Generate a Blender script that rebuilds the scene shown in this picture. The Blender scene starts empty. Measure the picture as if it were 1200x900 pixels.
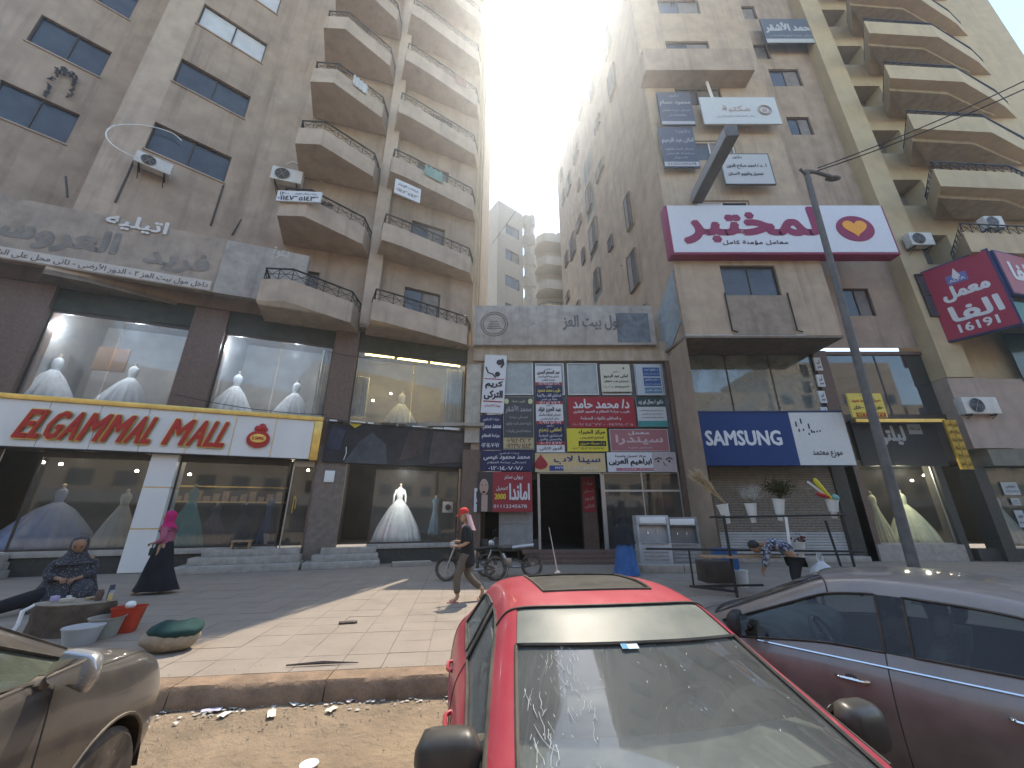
import bpy, bmesh, math, random, re
from mathutils import Vector, Matrix
from mathutils.bvhtree import BVHTree
random.seed(7)
sc = bpy.context.scene
COL = sc.collection
R = math.radians
# ------------------------------------------------------------------ camera, sky, sun
CH = 1.65
cam = bpy.data.cameras.new('camera'); cam.sensor_width = 36; cam.lens = 13.5
cam.clip_end = 900; cam.clip_start = 0.05
camo = bpy.data.objects.new('camera', cam); COL.objects.link(camo)
camo.location = (0, 0, CH); camo.rotation_euler = (R(90 + 19.0), 0, 0)
sc.camera = camo
SUN_EL, SUN_AZ = R(62), R(13)
w = bpy.data.worlds.new("World"); sc.world = w; w.use_nodes = True
nt = w.node_tree
sky = nt.nodes.new('ShaderNodeTexSky'); sky.sky_type = 'NISHITA'; sky.sun_disc = False
sky.sun_elevation = SUN_EL; sky.sun_rotation = SUN_AZ
sky.air_density = 1.1; sky.dust_density = .25; sky.ozone_density = .3
bg = nt.nodes['Background']; bg.inputs[1].default_value = 0.15
tint = nt.nodes.new('ShaderNodeMix'); tint.data_type = 'RGBA'; tint.blend_type = 'MULTIPLY'; tint.inputs[0].default_value = 1
tint.inputs[7].default_value = (1, .985, .94, 1)   # desert dust in the air: slightly less blue all over
nt.links.new(sky.outputs[0], tint.inputs[6]); nt.links.new(tint.outputs[2], bg.inputs[0])
sl = bpy.data.lights.new('sun', 'SUN'); sl.energy = 2.3; sl.angle = R(0.53); sl.color = (1, .90, .75)
so = bpy.data.objects.new('sun', sl); COL.objects.link(so)
sd = Vector((math.sin(SUN_AZ) * math.cos(SUN_EL), math.cos(SUN_AZ) * math.cos(SUN_EL), math.sin(SUN_EL)))
so.rotation_euler = sd.to_track_quat('Z', 'Y').to_euler(); so.location = sd * 60
sc.view_settings.view_transform = 'Standard'; sc.view_settings.look = 'None'
sc.view_settings.exposure = 1.6; sc.view_settings.gamma = 1
sc.cycles.use_denoising = True
sc.cycles.max_bounces = 7; sc.cycles.transparent_max_bounces = 16
sc.cycles.sample_clamp_indirect = 6
sc.cycles.caustics_reflective = False; sc.cycles.caustics_refractive = False

# ------------------------------------------------------------------ picking: photo pixel -> point on a real plane
FP, CT, ST = 450.0, math.cos(R(19)), math.sin(R(19))
def ray(px, py):
    t = py - 450
    Y = FP * CT + ST * t
    return (px - 600) / Y, (FP * ST - CT * t) / Y
def at(px, py, Y):
    r, k = ray(px, py); return Vector((r * Y, Y, CH + k * Y))
def ground(px, py, z=0.0):
    r, k = ray(px, py); Y = (z - CH) / k; return Vector((r * Y, Y, z))
class Frame:
    def __init__(s, x, y, a):
        s.o = Vector((x, y)); s.a = a; s.e = Vector((math.cos(a), math.sin(a))); s.m = Vector((-math.sin(a), math.cos(a)))
    def px(s, p, n=0.0):
        r, k = ray(*p)
        b = s.o + s.m * n
        t = (r * b.y - b.x) / (s.e.x - r * s.e.y)
        Y = b.y + t * s.e.y
        return t, CH + k * Y
    def w(s, u, n, z):
        p = s.o + s.e * u + s.m * n; return Vector((p.x, p.y, z))
    @staticmethod
    def line(p, q):
        return Frame(p[0], p[1], math.atan2(q[1] - p[1], q[0] - p[0]))

# ------------------------------------------------------------------ materials
MATS = {}
def nodes(m): return m.node_tree.nodes, m.node_tree.links
def mat(name, col, rough=.8, metal=0., var=.25, scale=3., bump=.0, bscale=60., bdist=.02, streak=0., dirt=None, spec=.3, coat=0., dust=0., dustcol=(.36, .29, .21)):
    if name in MATS: return MATS[name]
    m = bpy.data.materials.new(name); m.use_nodes = True; MATS[name] = m
    N, L = nodes(m); b = N['Principled BSDF']
    b.inputs['Roughness'].default_value = rough; b.inputs['Metallic'].default_value = metal
    b.inputs['Specular IOR Level'].default_value = spec
    if coat: b.inputs['Coat Weight'].default_value = coat; b.inputs['Coat Roughness'].default_value = .08
    tc = N.new('ShaderNodeTexCoord'); geo = N.new('ShaderNodeNewGeometry')
    src = geo.outputs['Position']
    def noise(s, d=5, v=None, r=.6):
        n = N.new('ShaderNodeTexNoise'); n.inputs['Scale'].default_value = s; n.inputs['Detail'].default_value = d
        n.inputs['Roughness'].default_value = r
        L.new(v or src, n.inputs['Vector']); return n.outputs['Fac']
    c0 = tuple(max(0, x * (1 - var)) for x in col); c1 = tuple(min(1, x * (1 + var * .7)) for x in col)
    rp = N.new('ShaderNodeValToRGB'); rp.color_ramp.elements[0].color = (*c0, 1); rp.color_ramp.elements[1].color = (*c1, 1)
    rp.color_ramp.elements[0].position = .3; rp.color_ramp.elements[1].position = .7
    L.new(noise(scale), rp.inputs[0]); out = rp.outputs[0]
    def mixc(fac, a, bcol):
        x = N.new('ShaderNodeMix'); x.data_type = 'RGBA'; L.new(fac, x.inputs[0]); L.new(a, x.inputs[6])
        if isinstance(bcol, tuple): x.inputs[7].default_value = (*bcol, 1)
        else: L.new(bcol, x.inputs[7])
        return x.outputs[2]
    def ramp(v, a, bb, k=1.):
        x = N.new('ShaderNodeMapRange'); L.new(v, x.inputs[0]); x.inputs[1].default_value = a; x.inputs[2].default_value = bb
        x.inputs[3].default_value = 0; x.inputs[4].default_value = k; return x.outputs[0]
    if streak:
        mp = N.new('ShaderNodeMapping'); mp.inputs['Scale'].default_value = (1, 1, .07); L.new(src, mp.inputs[0])
        dc = dirt or tuple(x * .45 for x in col)
        out = mixc(ramp(noise(2.3, 6, mp.outputs[0], .7), .5, .75, streak), out, dc)
        out = mixc(ramp(noise(.55, 6), .48, .72, streak * .7), out, tuple(min(1, x * 1.25) for x in col))
    if dust:
        sx = N.new('ShaderNodeSeparateXYZ'); L.new(geo.outputs['Normal'], sx.inputs[0])
        up = ramp(sx.outputs[2], -.3, 1, .45)
        ad = N.new('ShaderNodeMath'); ad.operation = 'ADD'; L.new(up, ad.inputs[0]); L.new(ramp(noise(6, 8), .35, .75, .8), ad.inputs[1])
        mu = N.new('ShaderNodeMath'); mu.operation = 'MULTIPLY'; mu.use_clamp = True; L.new(ad.outputs[0], mu.inputs[0]); mu.inputs[1].default_value = dust
        out = mixc(mu.outputs[0], out, dustcol)
        rr = N.new('ShaderNodeMapRange'); L.new(mu.outputs[0], rr.inputs[0]); rr.inputs[3].default_value = rough; rr.inputs[4].default_value = .75
        L.new(rr.outputs[0], b.inputs['Roughness'])
    L.new(out, b.inputs['Base Color'])
    if bump:
        bp = N.new('ShaderNodeBump'); bp.inputs['Strength'].default_value = bump; bp.inputs['Distance'].default_value = bdist
        L.new(noise(bscale, 6), bp.inputs['Height']); L.new(bp.outputs[0], b.inputs['Normal'])
    return m
def flat(col, rough=.6, name=None):
    key = name or 'print_%d_%d_%d' % tuple(int(c * 255) for c in col)
    return mat(key, col, rough, var=.06, scale=9)
def glass(name, tint=(.8, .85, .85), refl=.12, rough=.03, dirtyness=.15, dirt=(.35, .33, .29), power=1.0):
    if name in MATS: return MATS[name]
    m = bpy.data.materials.new(name); m.use_nodes = True; MATS[name] = m
    N, L = nodes(m); N.remove(N['Principled BSDF']); o = N['Material Output']
    tr = N.new('ShaderNodeBsdfTransparent'); tr.inputs[0].default_value = (*tint, 1)
    gl = N.new('ShaderNodeBsdfGlossy'); gl.inputs['Roughness'].default_value = rough; gl.inputs[0].default_value = (1, 1, 1, 1)
    df = N.new('ShaderNodeBsdfDiffuse'); df.inputs[0].default_value = (*dirt, 1)
    lw = N.new('ShaderNodeLayerWeight'); lw.inputs[0].default_value = .5   # symmetric for both faces of the pane
    fr = N.new('ShaderNodeMath'); fr.operation = 'POWER'; L.new(lw.outputs['Facing'], fr.inputs[0]); fr.inputs[1].default_value = 4.0
    mr = N.new('ShaderNodeMapRange'); L.new(fr.outputs[0], mr.inputs[0]); mr.inputs[1].default_value = 0; mr.inputs[2].default_value = 1; mr.inputs[3].default_value = refl; mr.inputs[4].default_value = 1
    m1 = N.new('ShaderNodeMixShader'); L.new(mr.outputs[0], m1.inputs[0]); L.new(tr.outputs[0], m1.inputs[1]); L.new(gl.outputs[0], m1.inputs[2])
    no = N.new('ShaderNodeTexNoise'); no.inputs['Scale'].default_value = 1.1; no.inputs['Detail'].default_value = 4
    ge = N.new('ShaderNodeNewGeometry'); L.new(ge.outputs['Position'], no.inputs['Vector'])
    r2 = N.new('ShaderNodeMapRange'); L.new(no.outputs['Fac'], r2.inputs[0]); r2.inputs[1].default_value = .3; r2.inputs[2].default_value = .75; r2.inputs[3].default_value = dirtyness * .4; r2.inputs[4].default_value = dirtyness * 1.4
    m2 = N.new('ShaderNodeMixShader'); L.new(r2.outputs[0], m2.inputs[0]); L.new(m1.outputs[0], m2.inputs[1]); L.new(df.outputs[0], m2.inputs[2])
    L.new(m2.outputs[0], o.inputs[0]); return m
def emis(name, col, s):
    if name in MATS: return MATS[name]
    m = bpy.data.materials.new(name); m.use_nodes = True; MATS[name] = m
    b = m.node_tree.nodes['Principled BSDF']; b.inputs['Emission Color'].default_value = (*col, 1); b.inputs['Emission Strength'].default_value = s
    b.inputs['Base Color'].default_value = (*col, 1); return m

M = dict(
    plaster=mat('grey_tan_plaster', (.37, .285, .215), .92, var=.2, scale=1.2, bump=.35, bscale=30, streak=.75, dirt=(.18, .135, .105)),
    plaster_light=mat('pale_plaster', (.43, .34, .26), .9, var=.18, scale=1.5, bump=.3, bscale=30, streak=.65, dirt=(.22, .17, .13)),
    cream=mat('cream_plaster', (.47, .38, .24), .9, var=.12, scale=1.4, bump=.2, bscale=30, streak=.4, dirt=(.27, .22, .15)),
    pinkstone=mat('pink_beige_cladding', (.38, .3, .25), .75, var=.15, scale=2, bump=.1, streak=.4),
    far=mat('far_plaster', (.40, .35, .29), .9, var=.1, streak=.3),
    brown=mat('brown_granite', (.15, .10, .078), .55, var=.3, scale=14, bump=.05, streak=.35, dirt=(.2, .16, .13)),
    darkstone=mat('dark_plinth', (.06, .057, .05), .6, var=.3, scale=9),
    step=mat('marble_step', (.36, .33, .29), .6, var=.25, scale=5, streak=.3),
    frame=mat('brown_window_frame', (.07, .055, .045), .5),
    alu=mat('aluminium', (.45, .45, .44), .4, .7, var=.1),
    black=mat('black_iron', (.03, .028, .027), .6, var=.3, scale=20),
    rubber=mat('black_rubber', (.018, .018, .018), .65, dust=.35),
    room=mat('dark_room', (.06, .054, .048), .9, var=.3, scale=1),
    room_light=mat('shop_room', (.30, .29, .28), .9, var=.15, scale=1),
    win_dark=mat('dusty_window_pane', (.055, .058, .066), .22, var=.35, scale=1.3, spec=.6),
    win_light=mat('whitened_window_pane', (.55, .56, .56), .35, var=.12, scale=2),
    curtain=mat('drawn_curtain', (.22, .2, .19), .9, var=.3, scale=2),
    shopglass=glass('shop_glass', (.88, .90, .90), .045, dirtyness=.10),
    shopglass_up=glass('dusty_upper_shop_glass', (.84, .87, .89), .05, dirtyness=.20, dirt=(.34, .35, .36)),
    gold=mat('gold_trim', (.72, .52, .16), .35, .85, var=.2, scale=3),
    white_acp=mat('white_cladding', (.72, .71, .68), .35, var=.06, scale=.7, streak=.12),
    red=mat('red_letters', (.42, .03, .025), .35, var=.1),
    white=mat('white_paint', (.74, .74, .72), .55, var=.07, streak=.1),
    acwhite=mat('ac_casing', (.58, .56, .52), .5, var=.12, scale=5, streak=.3),
    grey=mat('weathered_grey_board', (.36, .33, .29), .8, var=.25, scale=2.5, streak=.6, dirt=(.13, .12, .11)),
    steel=mat('galvanised_steel', (.36, .37, .38), .45, .6, var=.2, scale=8),
    polegrey=mat('grey_painted_pole', (.14, .135, .13), .7, .1, var=.25, scale=6, streak=.3),
    concrete=mat('concrete', (.34, .30, .25), .92, var=.2, scale=3, bump=.5, bscale=25),
    wood=mat('old_wood', (.33, .22, .13), .8, var=.3, scale=8),
)

# ------------------------------------------------------------------ mesh building
class MB:
    def __init__(s): s.v = []; s.f = []
    def add(s, vs, fs):
        o = len(s.v); s.v += [tuple(v) for v in vs]; s.f += [tuple(i + o for i in f) for f in fs]; return s
    def box(s, x0, x1, y0, y1, z0, z1, mtx=None):
        vs = [Vector((x, y, z)) for x in (x0, x1) for y in (y0, y1) for z in (z0, z1)]
        if mtx: vs = [mtx @ v for v in vs]
        return s.add(vs, [(0, 1, 3, 2), (4, 6, 7, 5), (0, 4, 5, 1), (2, 3, 7, 6), (0, 2, 6, 4), (1, 5, 7, 3)])
    def quad(s, a, b, c, d): return s.add([a, b, c, d], [(0, 1, 2, 3)])
    def prism(s, poly, z0, z1):
        n = len(poly)
        vs = [(p[0], p[1], z0) for p in poly] + [(p[0], p[1], z1) for p in poly]
        return s.add(vs, [tuple(range(n))[::-1], tuple(range(n, 2 * n))] + [(i, (i + 1) % n, n + (i + 1) % n, n + i) for i in range(n)])
    def slab(s, poly, y0, y1):   # poly in (x,z), extruded along y
        n = len(poly)
        vs = [(p[0], y0, p[1]) for p in poly] + [(p[0], y1, p[1]) for p in poly]
        return s.add(vs, [tuple(range(n)), tuple(range(n, 2 * n))[::-1]] + [(i, n + i, n + (i + 1) % n, (i + 1) % n) for i in range(n)])
    def tube(s, pts, r, n=6, r1=None, cap=True):
        pts = [Vector(p) for p in pts]; rings = []
        up = Vector((0, 0, 1))
        prev = None
        for i, p in enumerate(pts):
            d = (pts[min(i + 1, len(pts) - 1)] - pts[max(i - 1, 0)])
            if d.length < 1e-7: d = Vector((0, 0, 1))
            d.normalize()
            if prev is None:
                a = d.cross(up)
                if a.length < 1e-3: a = d.cross(Vector((1, 0, 0)))
            else:
                a = prev - d * prev.dot(d)
            a.normalize(); prev = a; b = d.cross(a)
            rr = r[i] if isinstance(r, (list, tuple)) else (r if r1 is None else r + (r1 - r) * i / max(1, len(pts) - 1))
            rings.append([p + (a * math.cos(q) + b * math.sin(q)) * rr for q in [2 * math.pi * k / n for k in range(n)]])
        vs = [v for ring in rings for v in ring]; fs = []
        for i in range(len(rings) - 1):
            for k in range(n):
                fs.append((i * n + k, i * n + (k + 1) % n, (i + 1) * n + (k + 1) % n, (i + 1) * n + k))
        if cap: fs += [tuple(range(n))[::-1], tuple(range((len(rings) - 1) * n, len(rings) * n))]
        return s.add(vs, fs)
    def lathe(s, prof, c=(0, 0, 0), n=16, mod=None, sx=1, sy=1, cap=True):
        vs = []; fs = []
        for (r, z) in prof:
            for k in range(n):
                q = 2 * math.pi * k / n; rr = r * (mod(q, z) if mod else 1)
                vs.append((c[0] + rr * math.cos(q) * sx, c[1] + rr * math.sin(q) * sy, c[2] + z))
        m = len(prof)
        for i in range(m - 1):
            for k in range(n):
                fs.append((i * n + k, i * n + (k + 1) % n, (i + 1) * n + (k + 1) % n, (i + 1) * n + k))
        if cap: fs += [tuple(range(n))[::-1], tuple(range((m - 1) * n, m * n))]
        return s.add(vs, fs)
    def loft(s, rings, cap=True):
        n = len(rings[0]); vs = [v for r in rings for v in r]; fs = []
        for i in range(len(rings) - 1):
            for k in range(n): fs.append((i * n + k, i * n + (k + 1) % n, (i + 1) * n + (k + 1) % n, (i + 1) * n + k))
        if cap: fs += [tuple(range(n))[::-1], tuple(range((len(rings) - 1) * n, len(rings) * n))]
        return s.add(vs, fs)
    def ball(s, c, r, n=10, sx=1, sy=1, sz=1):
        pr = [(max(1e-3, r * math.sin(math.pi * i / n)), -r * math.cos(math.pi * i / n) * sz) for i in range(n + 1)]
        return s.lathe(pr, c, n + 2, sx=sx, sy=sy)
    def xf(s, mtx, i0=0):
        s.v = s.v[:i0] + [tuple(mtx @ Vector(v)) for v in s.v[i0:]]; return s
    def mesh(s, name, m, smooth=False):
        me = bpy.data.meshes.new(name); me.from_pydata(s.v, [], s.f); me.update()
        if m: me.materials.append(m)
        if smooth: me.polygons.foreach_set('use_smooth', [True] * len(me.polygons)); smooth_sharp(me, smooth)
        return me
    def build(s, name, m, parent=None, smooth=False, off=None, bevel=0, **kw):
        if off is not None: s.v = [tuple(Vector(v) - off) for v in s.v]
        me = s.mesh(name, m, False)
        bm = bmesh.new(); bm.from_mesh(me)
        bmesh.ops.recalc_face_normals(bm, faces=bm.faces)
        if bevel:
            ed = [e for e in bm.edges if len(e.link_faces) == 2 and e.calc_face_angle(0) > .6]
            bmesh.ops.bevel(bm, geom=ed, offset=bevel, segments=2, affect='EDGES', profile=.6, clamp_overlap=True)
        bm.to_mesh(me); bm.free()
        if smooth or bevel:
            me.polygons.foreach_set('use_smooth', [True] * len(me.polygons)); smooth_sharp(me, 40 if smooth in (True, False) else smooth)
        return link(name, me, parent, **kw)
def smooth_sharp(me, deg):
    if deg is True: deg = 40
    try: me.set_sharp_from_angle(angle=R(deg))
    except Exception: pass
def link(name, data, parent=None, label=None, cat=None, group=None, kind=None, loc=None, rot=None):
    o = bpy.data.objects.new(name, data); COL.objects.link(o)
    if parent: o.parent = parent
    if loc is not None: o.location = loc
    if rot is not None: o.rotation_euler = (0, 0, rot) if not isinstance(rot, (tuple, list)) else rot
    tag(o, label, cat, group, kind); return o
def tag(o, label=None, cat=None, group=None, kind=None):
    if label: o['label'] = label
    if cat: o['category'] = cat
    if group: o['group'] = group
    if kind: o['kind'] = kind
    return o
def thing(name, label, cat, loc=(0, 0, 0), rot=0, group=None):
    return link(name, None, None, label, cat, group, loc=loc, rot=rot)
CH_OF = {}
def copy_tree(o, parent=None, loc=None, rot=None, label=None, group=None):
    kids = {}
    for c in COL.objects: kids.setdefault(c.parent, []).append(c)
    def rec(x, p):
        n = x.copy(); COL.objects.link(n)
        if p: n.parent = p
        for k in kids.get(x, []): rec(k, n)
        return n
    r = rec(o, parent)
    if loc is not None: r.location = loc
    if rot is not None: r.rotation_euler = (0, 0, rot)
    tag(r, label, None, group); return r

# ------------------------------------------------------------------ text
FORMS = {}
for t in "ء:FE80:1 آ:FE81:2 أ:FE83:2 ؤ:FE85:2 إ:FE87:2 ئ:FE89:4 ا:FE8D:2 ب:FE8F:4 ة:FE93:2 ت:FE95:4 ث:FE99:4 ج:FE9D:4 ح:FEA1:4 خ:FEA5:4 د:FEA9:2 ذ:FEAB:2 ر:FEAD:2 ز:FEAF:2 س:FEB1:4 ش:FEB5:4 ص:FEB9:4 ض:FEBD:4 ط:FEC1:4 ظ:FEC5:4 ع:FEC9:4 غ:FECD:4 ف:FED1:4 ق:FED5:4 ك:FED9:4 ل:FEDD:4 م:FEE1:4 ن:FEE5:4 ه:FEE9:4 و:FEED:2 ى:FEEF:2 ي:FEF1:4".split():
    c, h, n = t.split(':'); FORMS[c] = (int(h, 16), int(n))
def ar(s):
    out = []; prev = False; k = 0
    if not any(c in FORMS for c in s) and not any('٠' <= c <= '٩' for c in s): return s
    while k < len(s):
        c = s[k]
        if c == 'ل' and k + 1 < len(s) and s[k + 1] in 'اأإآ':
            out.append(chr({'آ': 0xFEF5, 'أ': 0xFEF7, 'إ': 0xFEF9, 'ا': 0xFEFB}[s[k + 1]] + (1 if prev else 0))); prev = False; k += 2; continue
        if c in FORMS:
            b, n = FORMS[c]
            nxt = n == 4 and k + 1 < len(s) and (s[k + 1] == 'ـ' or (s[k + 1] in FORMS and FORMS[s[k + 1]][1] > 1))
            pv = prev and n > 1
            out.append(chr(b + (3 if pv and nxt else 2 if nxt else 1 if pv else 0))); prev = n == 4
        elif c == 'ـ': out.append(c); prev = True
        else: out.append(c); prev = False
        k += 1
    return re.sub(r'[0-9٠-٩A-Za-z.]+', lambda q: q.group(0)[::-1], ''.join(reversed(out)))
TXT = {}
def text_mesh(s, w, h, m, bold=0., shear=0., res=2, depth=0., stretch=True):
    """flat lettering in the xz plane, centred on 0, fitted to w x h, facing -y"""
    if s not in TXT:
        cu = bpy.data.curves.new('lettering', 'FONT'); cu.body = ar(s); cu.resolution_u = res; cu.align_x = 'CENTER'
        o = bpy.data.objects.new('lettering', cu); me = bpy.data.meshes.new_from_object(o)
        vs = [v.co.copy() for v in me.vertices]; fs = [tuple(p.vertices) for p in me.polygons]
        x0 = min(v.x for v in vs); x1 = max(v.x for v in vs); y0 = min(v.y for v in vs); y1 = max(v.y for v in vs)
        TXT[s] = (vs, fs, x0, x1, y0, y1)
        bpy.data.objects.remove(o); bpy.data.meshes.remove(me); bpy.data.curves.remove(cu)
    vs, fs, x0, x1, y0, y1 = TXT[s]
    kx = w / (x1 - x0); ky = h / max(1e-6, y1 - y0)
    if not stretch: kx = ky = min(kx, ky)
    mb = MB(); cx, cy = (x0 + x1) / 2, (y0 + y1) / 2
    sh = [(0, 0)]
    if bold: sh = [(bold * math.cos(q) , bold * math.sin(q)) for q in [math.pi * 2 * i / 6 for i in range(6)]] + [(0, 0)]
    for i, (dx, dz) in enumerate(sh):
        mb.add([((v.x - cx) * kx + dx * h + shear * (v.y - cy) * ky, -.0004 * i - depth, (v.y - cy) * ky + dz * h) for v in vs], fs)
        if depth and i < 6: mb.add([((v.x - cx) * kx + dx * h + shear * (v.y - cy) * ky, -depth * (i + .5) / 7, (v.y - cy) * ky + dz * h) for v in vs], fs)
    me = bpy.data.meshes.new('lettering'); me.from_pydata(mb.v, [], mb.f); me.materials.append(m); return me
def put_text(root, s, x, y, z, w, h, col, **kw):
    m = col if not isinstance(col, tuple) else flat(col)
    return link('lettering', text_mesh(s, w, h, m, **kw), root, loc=(x, y, z))

def sign(F, tl, br, n, label, base, lines=(), panels=(), name='shop_sign', cat='sign', th=.08, frame=None, group=None, ang=0., border=.02):
    """a board fixed to plane F; tl, br photo pixels of two corners. lines: (text, cx, cy, w, h, colour, bold) in fractions, y down"""
    u0, z1 = F.px(tl, n); u1, z0 = F.px(br, n)
    W, H = u1 - u0, z1 - z0
    root = thing(name, label, cat, F.w((u0 + u1) / 2, n, z0), F.a, group)
    if ang: root.rotation_euler = Matrix.Rotation(F.a, 3, 'Z').to_4x4().to_euler() ; root.rotation_euler = (Matrix.Rotation(F.a, 4, 'Z') @ Matrix.Rotation(ang, 4, 'Y')).to_euler()
    MB().box(-W / 2, W / 2, 0, th, 0, H).build('board', base if not isinstance(base, tuple) else flat(base), root)
    if frame:
        fm = frame if not isinstance(frame, tuple) else flat(frame)
        b = border; mb = MB()
        mb.box(-W / 2 - .004, -W / 2 + b, -.02, th + .003, -.004, H + .004); mb.box(W / 2 - b, W / 2 + .004, -.02, th + .003, -.004, H + .004)
        mb.box(-W / 2 + b, W / 2 - b, -.018, th, -.003, b); mb.box(-W / 2 + b, W / 2 - b, -.018, th, H - b, H + .003)
        mb.build('edge_trim', fm, root)
    for k, (x0, y0, x1, y1, c) in enumerate(panels):
        MB().box((x0 - .5) * W, (x1 - .5) * W, -.006 - .0015 * k, -.001, (1 - y1) * H, (1 - y0) * H).build('colour_panel', c if not isinstance(c, tuple) else flat(c), root)
    d = -.006 - .0015 * len(panels) - .003
    for ln in lines:
        s, cx, cy, lw, lh, c = ln[:6]; bo = ln[6] if len(ln) > 6 else .02
        put_text(root, s, (cx - .5) * W, d, (1 - cy) * H, lw * W, lh * H, c, bold=bo)
    root['wh'] = (W, H)
    return root

def wall_grid(mb, u0, u1, z0, z1, holes, y=0., rev=.2):
    us = sorted({u0, u1, *[min(max(h[0], u0), u1) for h in holes], *[min(max(h[1], u0), u1) for h in holes]})
    zs = sorted({z0, z1, *[min(max(h[2], z0), z1) for h in holes], *[min(max(h[3], z0), z1) for h in holes]})
    for i in range(len(us) - 1):
        for j in range(len(zs) - 1):
            cu, cz = (us[i] + us[i + 1]) / 2, (zs[j] + zs[j + 1]) / 2
            if any(h[0] < cu < h[1] and h[2] < cz < h[3] for h in holes): continue
            mb.quad((us[i], y, zs[j]), (us[i + 1], y, zs[j]), (us[i + 1], y, zs[j + 1]), (us[i], y, zs[j + 1]))
    for h in holes:
        a, b, c, d = h[:4]
        mb.quad((a, y, c), (b, y, c), (b, y + rev, c), (a, y + rev, c)); mb.quad((a, y, d), (a, y + rev, d), (b, y + rev, d), (b, y, d))
        mb.quad((a, y, c), (a, y + rev, c), (a, y + rev, d), (a, y, d)); mb.quad((b, y, c), (b, y, d), (b, y + rev, d), (b, y + rev, c))
def window(parent, u0, u1, z0, z1, y=.12, nx=2, nz=1, pane=None, frame=None, fw=.05, name='window', mtx=None, open_=None):
    """window frame (part) with panes (sub-parts)"""
    mb = MB(); H = z1 - z0; W = u1 - u0
    mb.box(u0, u0 + fw, y - .03, y + .05, z0, z1); mb.box(u1 - fw, u1, y - .03, y + .05, z0, z1)
    mb.box(u0 + fw, u1 - fw, y - .028, y + .048, z0, z0 + fw); mb.box(u0 + fw, u1 - fw, y - .028, y + .048, z1 - fw, z1)
    for i in range(1, nx):
        x = u0 + W * i / nx; mb.box(x - fw / 2, x + fw / 2, y - .02, y + .04, z0 + fw, z1 - fw)
    for i in range(1, nz):
        z = z0 + H * i / nz; mb.box(u0 + fw, u1 - fw, y - .016, y + .036, z - fw / 2, z + fw / 2)
    if mtx: mb.xf(mtx)
    fr = mb.build(name, frame or M['frame'], parent)
    for i in range(nx):
        p = MB(); yy = y + .012 + (.014 if i % 2 else 0)
        p.box(u0 + W * i / nx + fw * .4, u0 + W * (i + 1) / nx - fw * .4, yy, yy + .008, z0 + fw * .7, z1 - fw * .7)
        if mtx: p.xf(mtx)
        pm = pane[i % len(pane)] if isinstance(pane, (list, tuple)) else pane
        p.build('pane', pm or M['win_dark'], fr)
    return fr
def FM(F): return Matrix.Translation((F.o.x, F.o.y, 0)) @ Matrix.Rotation(F.a, 4, 'Z')
def OM(F, root): return Matrix.Translation(-root.location) @ FM(F)

# ------------------------------------------------------------------ ground, kerb, pavement
ROAD = -0.20
road_mat = mat('sandy_dirt_road', (.27, .20, .13), .95, var=.34, scale=1.3, bump=1., bscale=9, bdist=.07, streak=0)
def ground_sheet():
    mb = MB(); n = 130; x0, x1, y0, y1 = -9, 9, 0.2, 5.6
    from mathutils import noise as nz
    vs = []; fs = []
    for j in range(n + 1):
        for i in range(n + 1):
            x = x0 + (x1 - x0) * i / n; y = y0 + (y1 - y0) * j / n
            e = min(1, min(i, n - i) / 6, min(j, n - j) / 6)
            z = ROAD + e * (.022 * nz.noise(Vector((x * .9, y * .9, 0))) + .012 * nz.noise(Vector((x * 4, y * 4, 3))) + .006 * nz.noise(Vector((x * 13, y * 13, 3))) + .018 * max(0, (y - 4.2 - .1 * x)))
            vs.append((x, y, z))
    for j in range(n):
        for i in range(n):
            a = j * (n + 1) + i; fs.append((a, a + 1, a + n + 2, a + n + 1))
    mb.add(vs, fs)
    S = 400
    for (a, b, c, d) in ((-S, S, -S, y0), (-S, S, y1, S), (-S, x0, y0, y1), (x1, S, y0, y1)):
        mb.quad((a, c, ROAD), (b, c, ROAD), (b, d, ROAD), (a, d, ROAD))
    return mb.build('road', road_mat, None, smooth=True, kind='structure')
ground_sheet()
# pavement slab; kerb line through the two picked points
k0 = ground(200, 807); k1 = ground(508, 792)
KA = math.atan2(k1.y - k0.y, k1.x - k0.x)
KF = Frame(k0.x, k0.y, KA)
pave = mat('dusty_pavement', (.25, .205, .16), .93, var=.2, scale=1.4, bump=.5, bscale=22)
tile_m = mat('dusty_paving_tile', (.25, .212, .175), .9, var=.24, scale=1.6, bump=.4, bscale=40, streak=.0, dust=.75, dustcol=(.27, .218, .168))
pv = MB(); far = 26
A0, A1 = KF.w(-30, .3, 0), KF.w(45, .3, 0)
pv.prism([(A0.x, A0.y), (A1.x, A1.y), (45, 60), (-40, 60)], -.5, -.012)
pavement = pv.build('pavement', pave, None, kind='structure')
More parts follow.
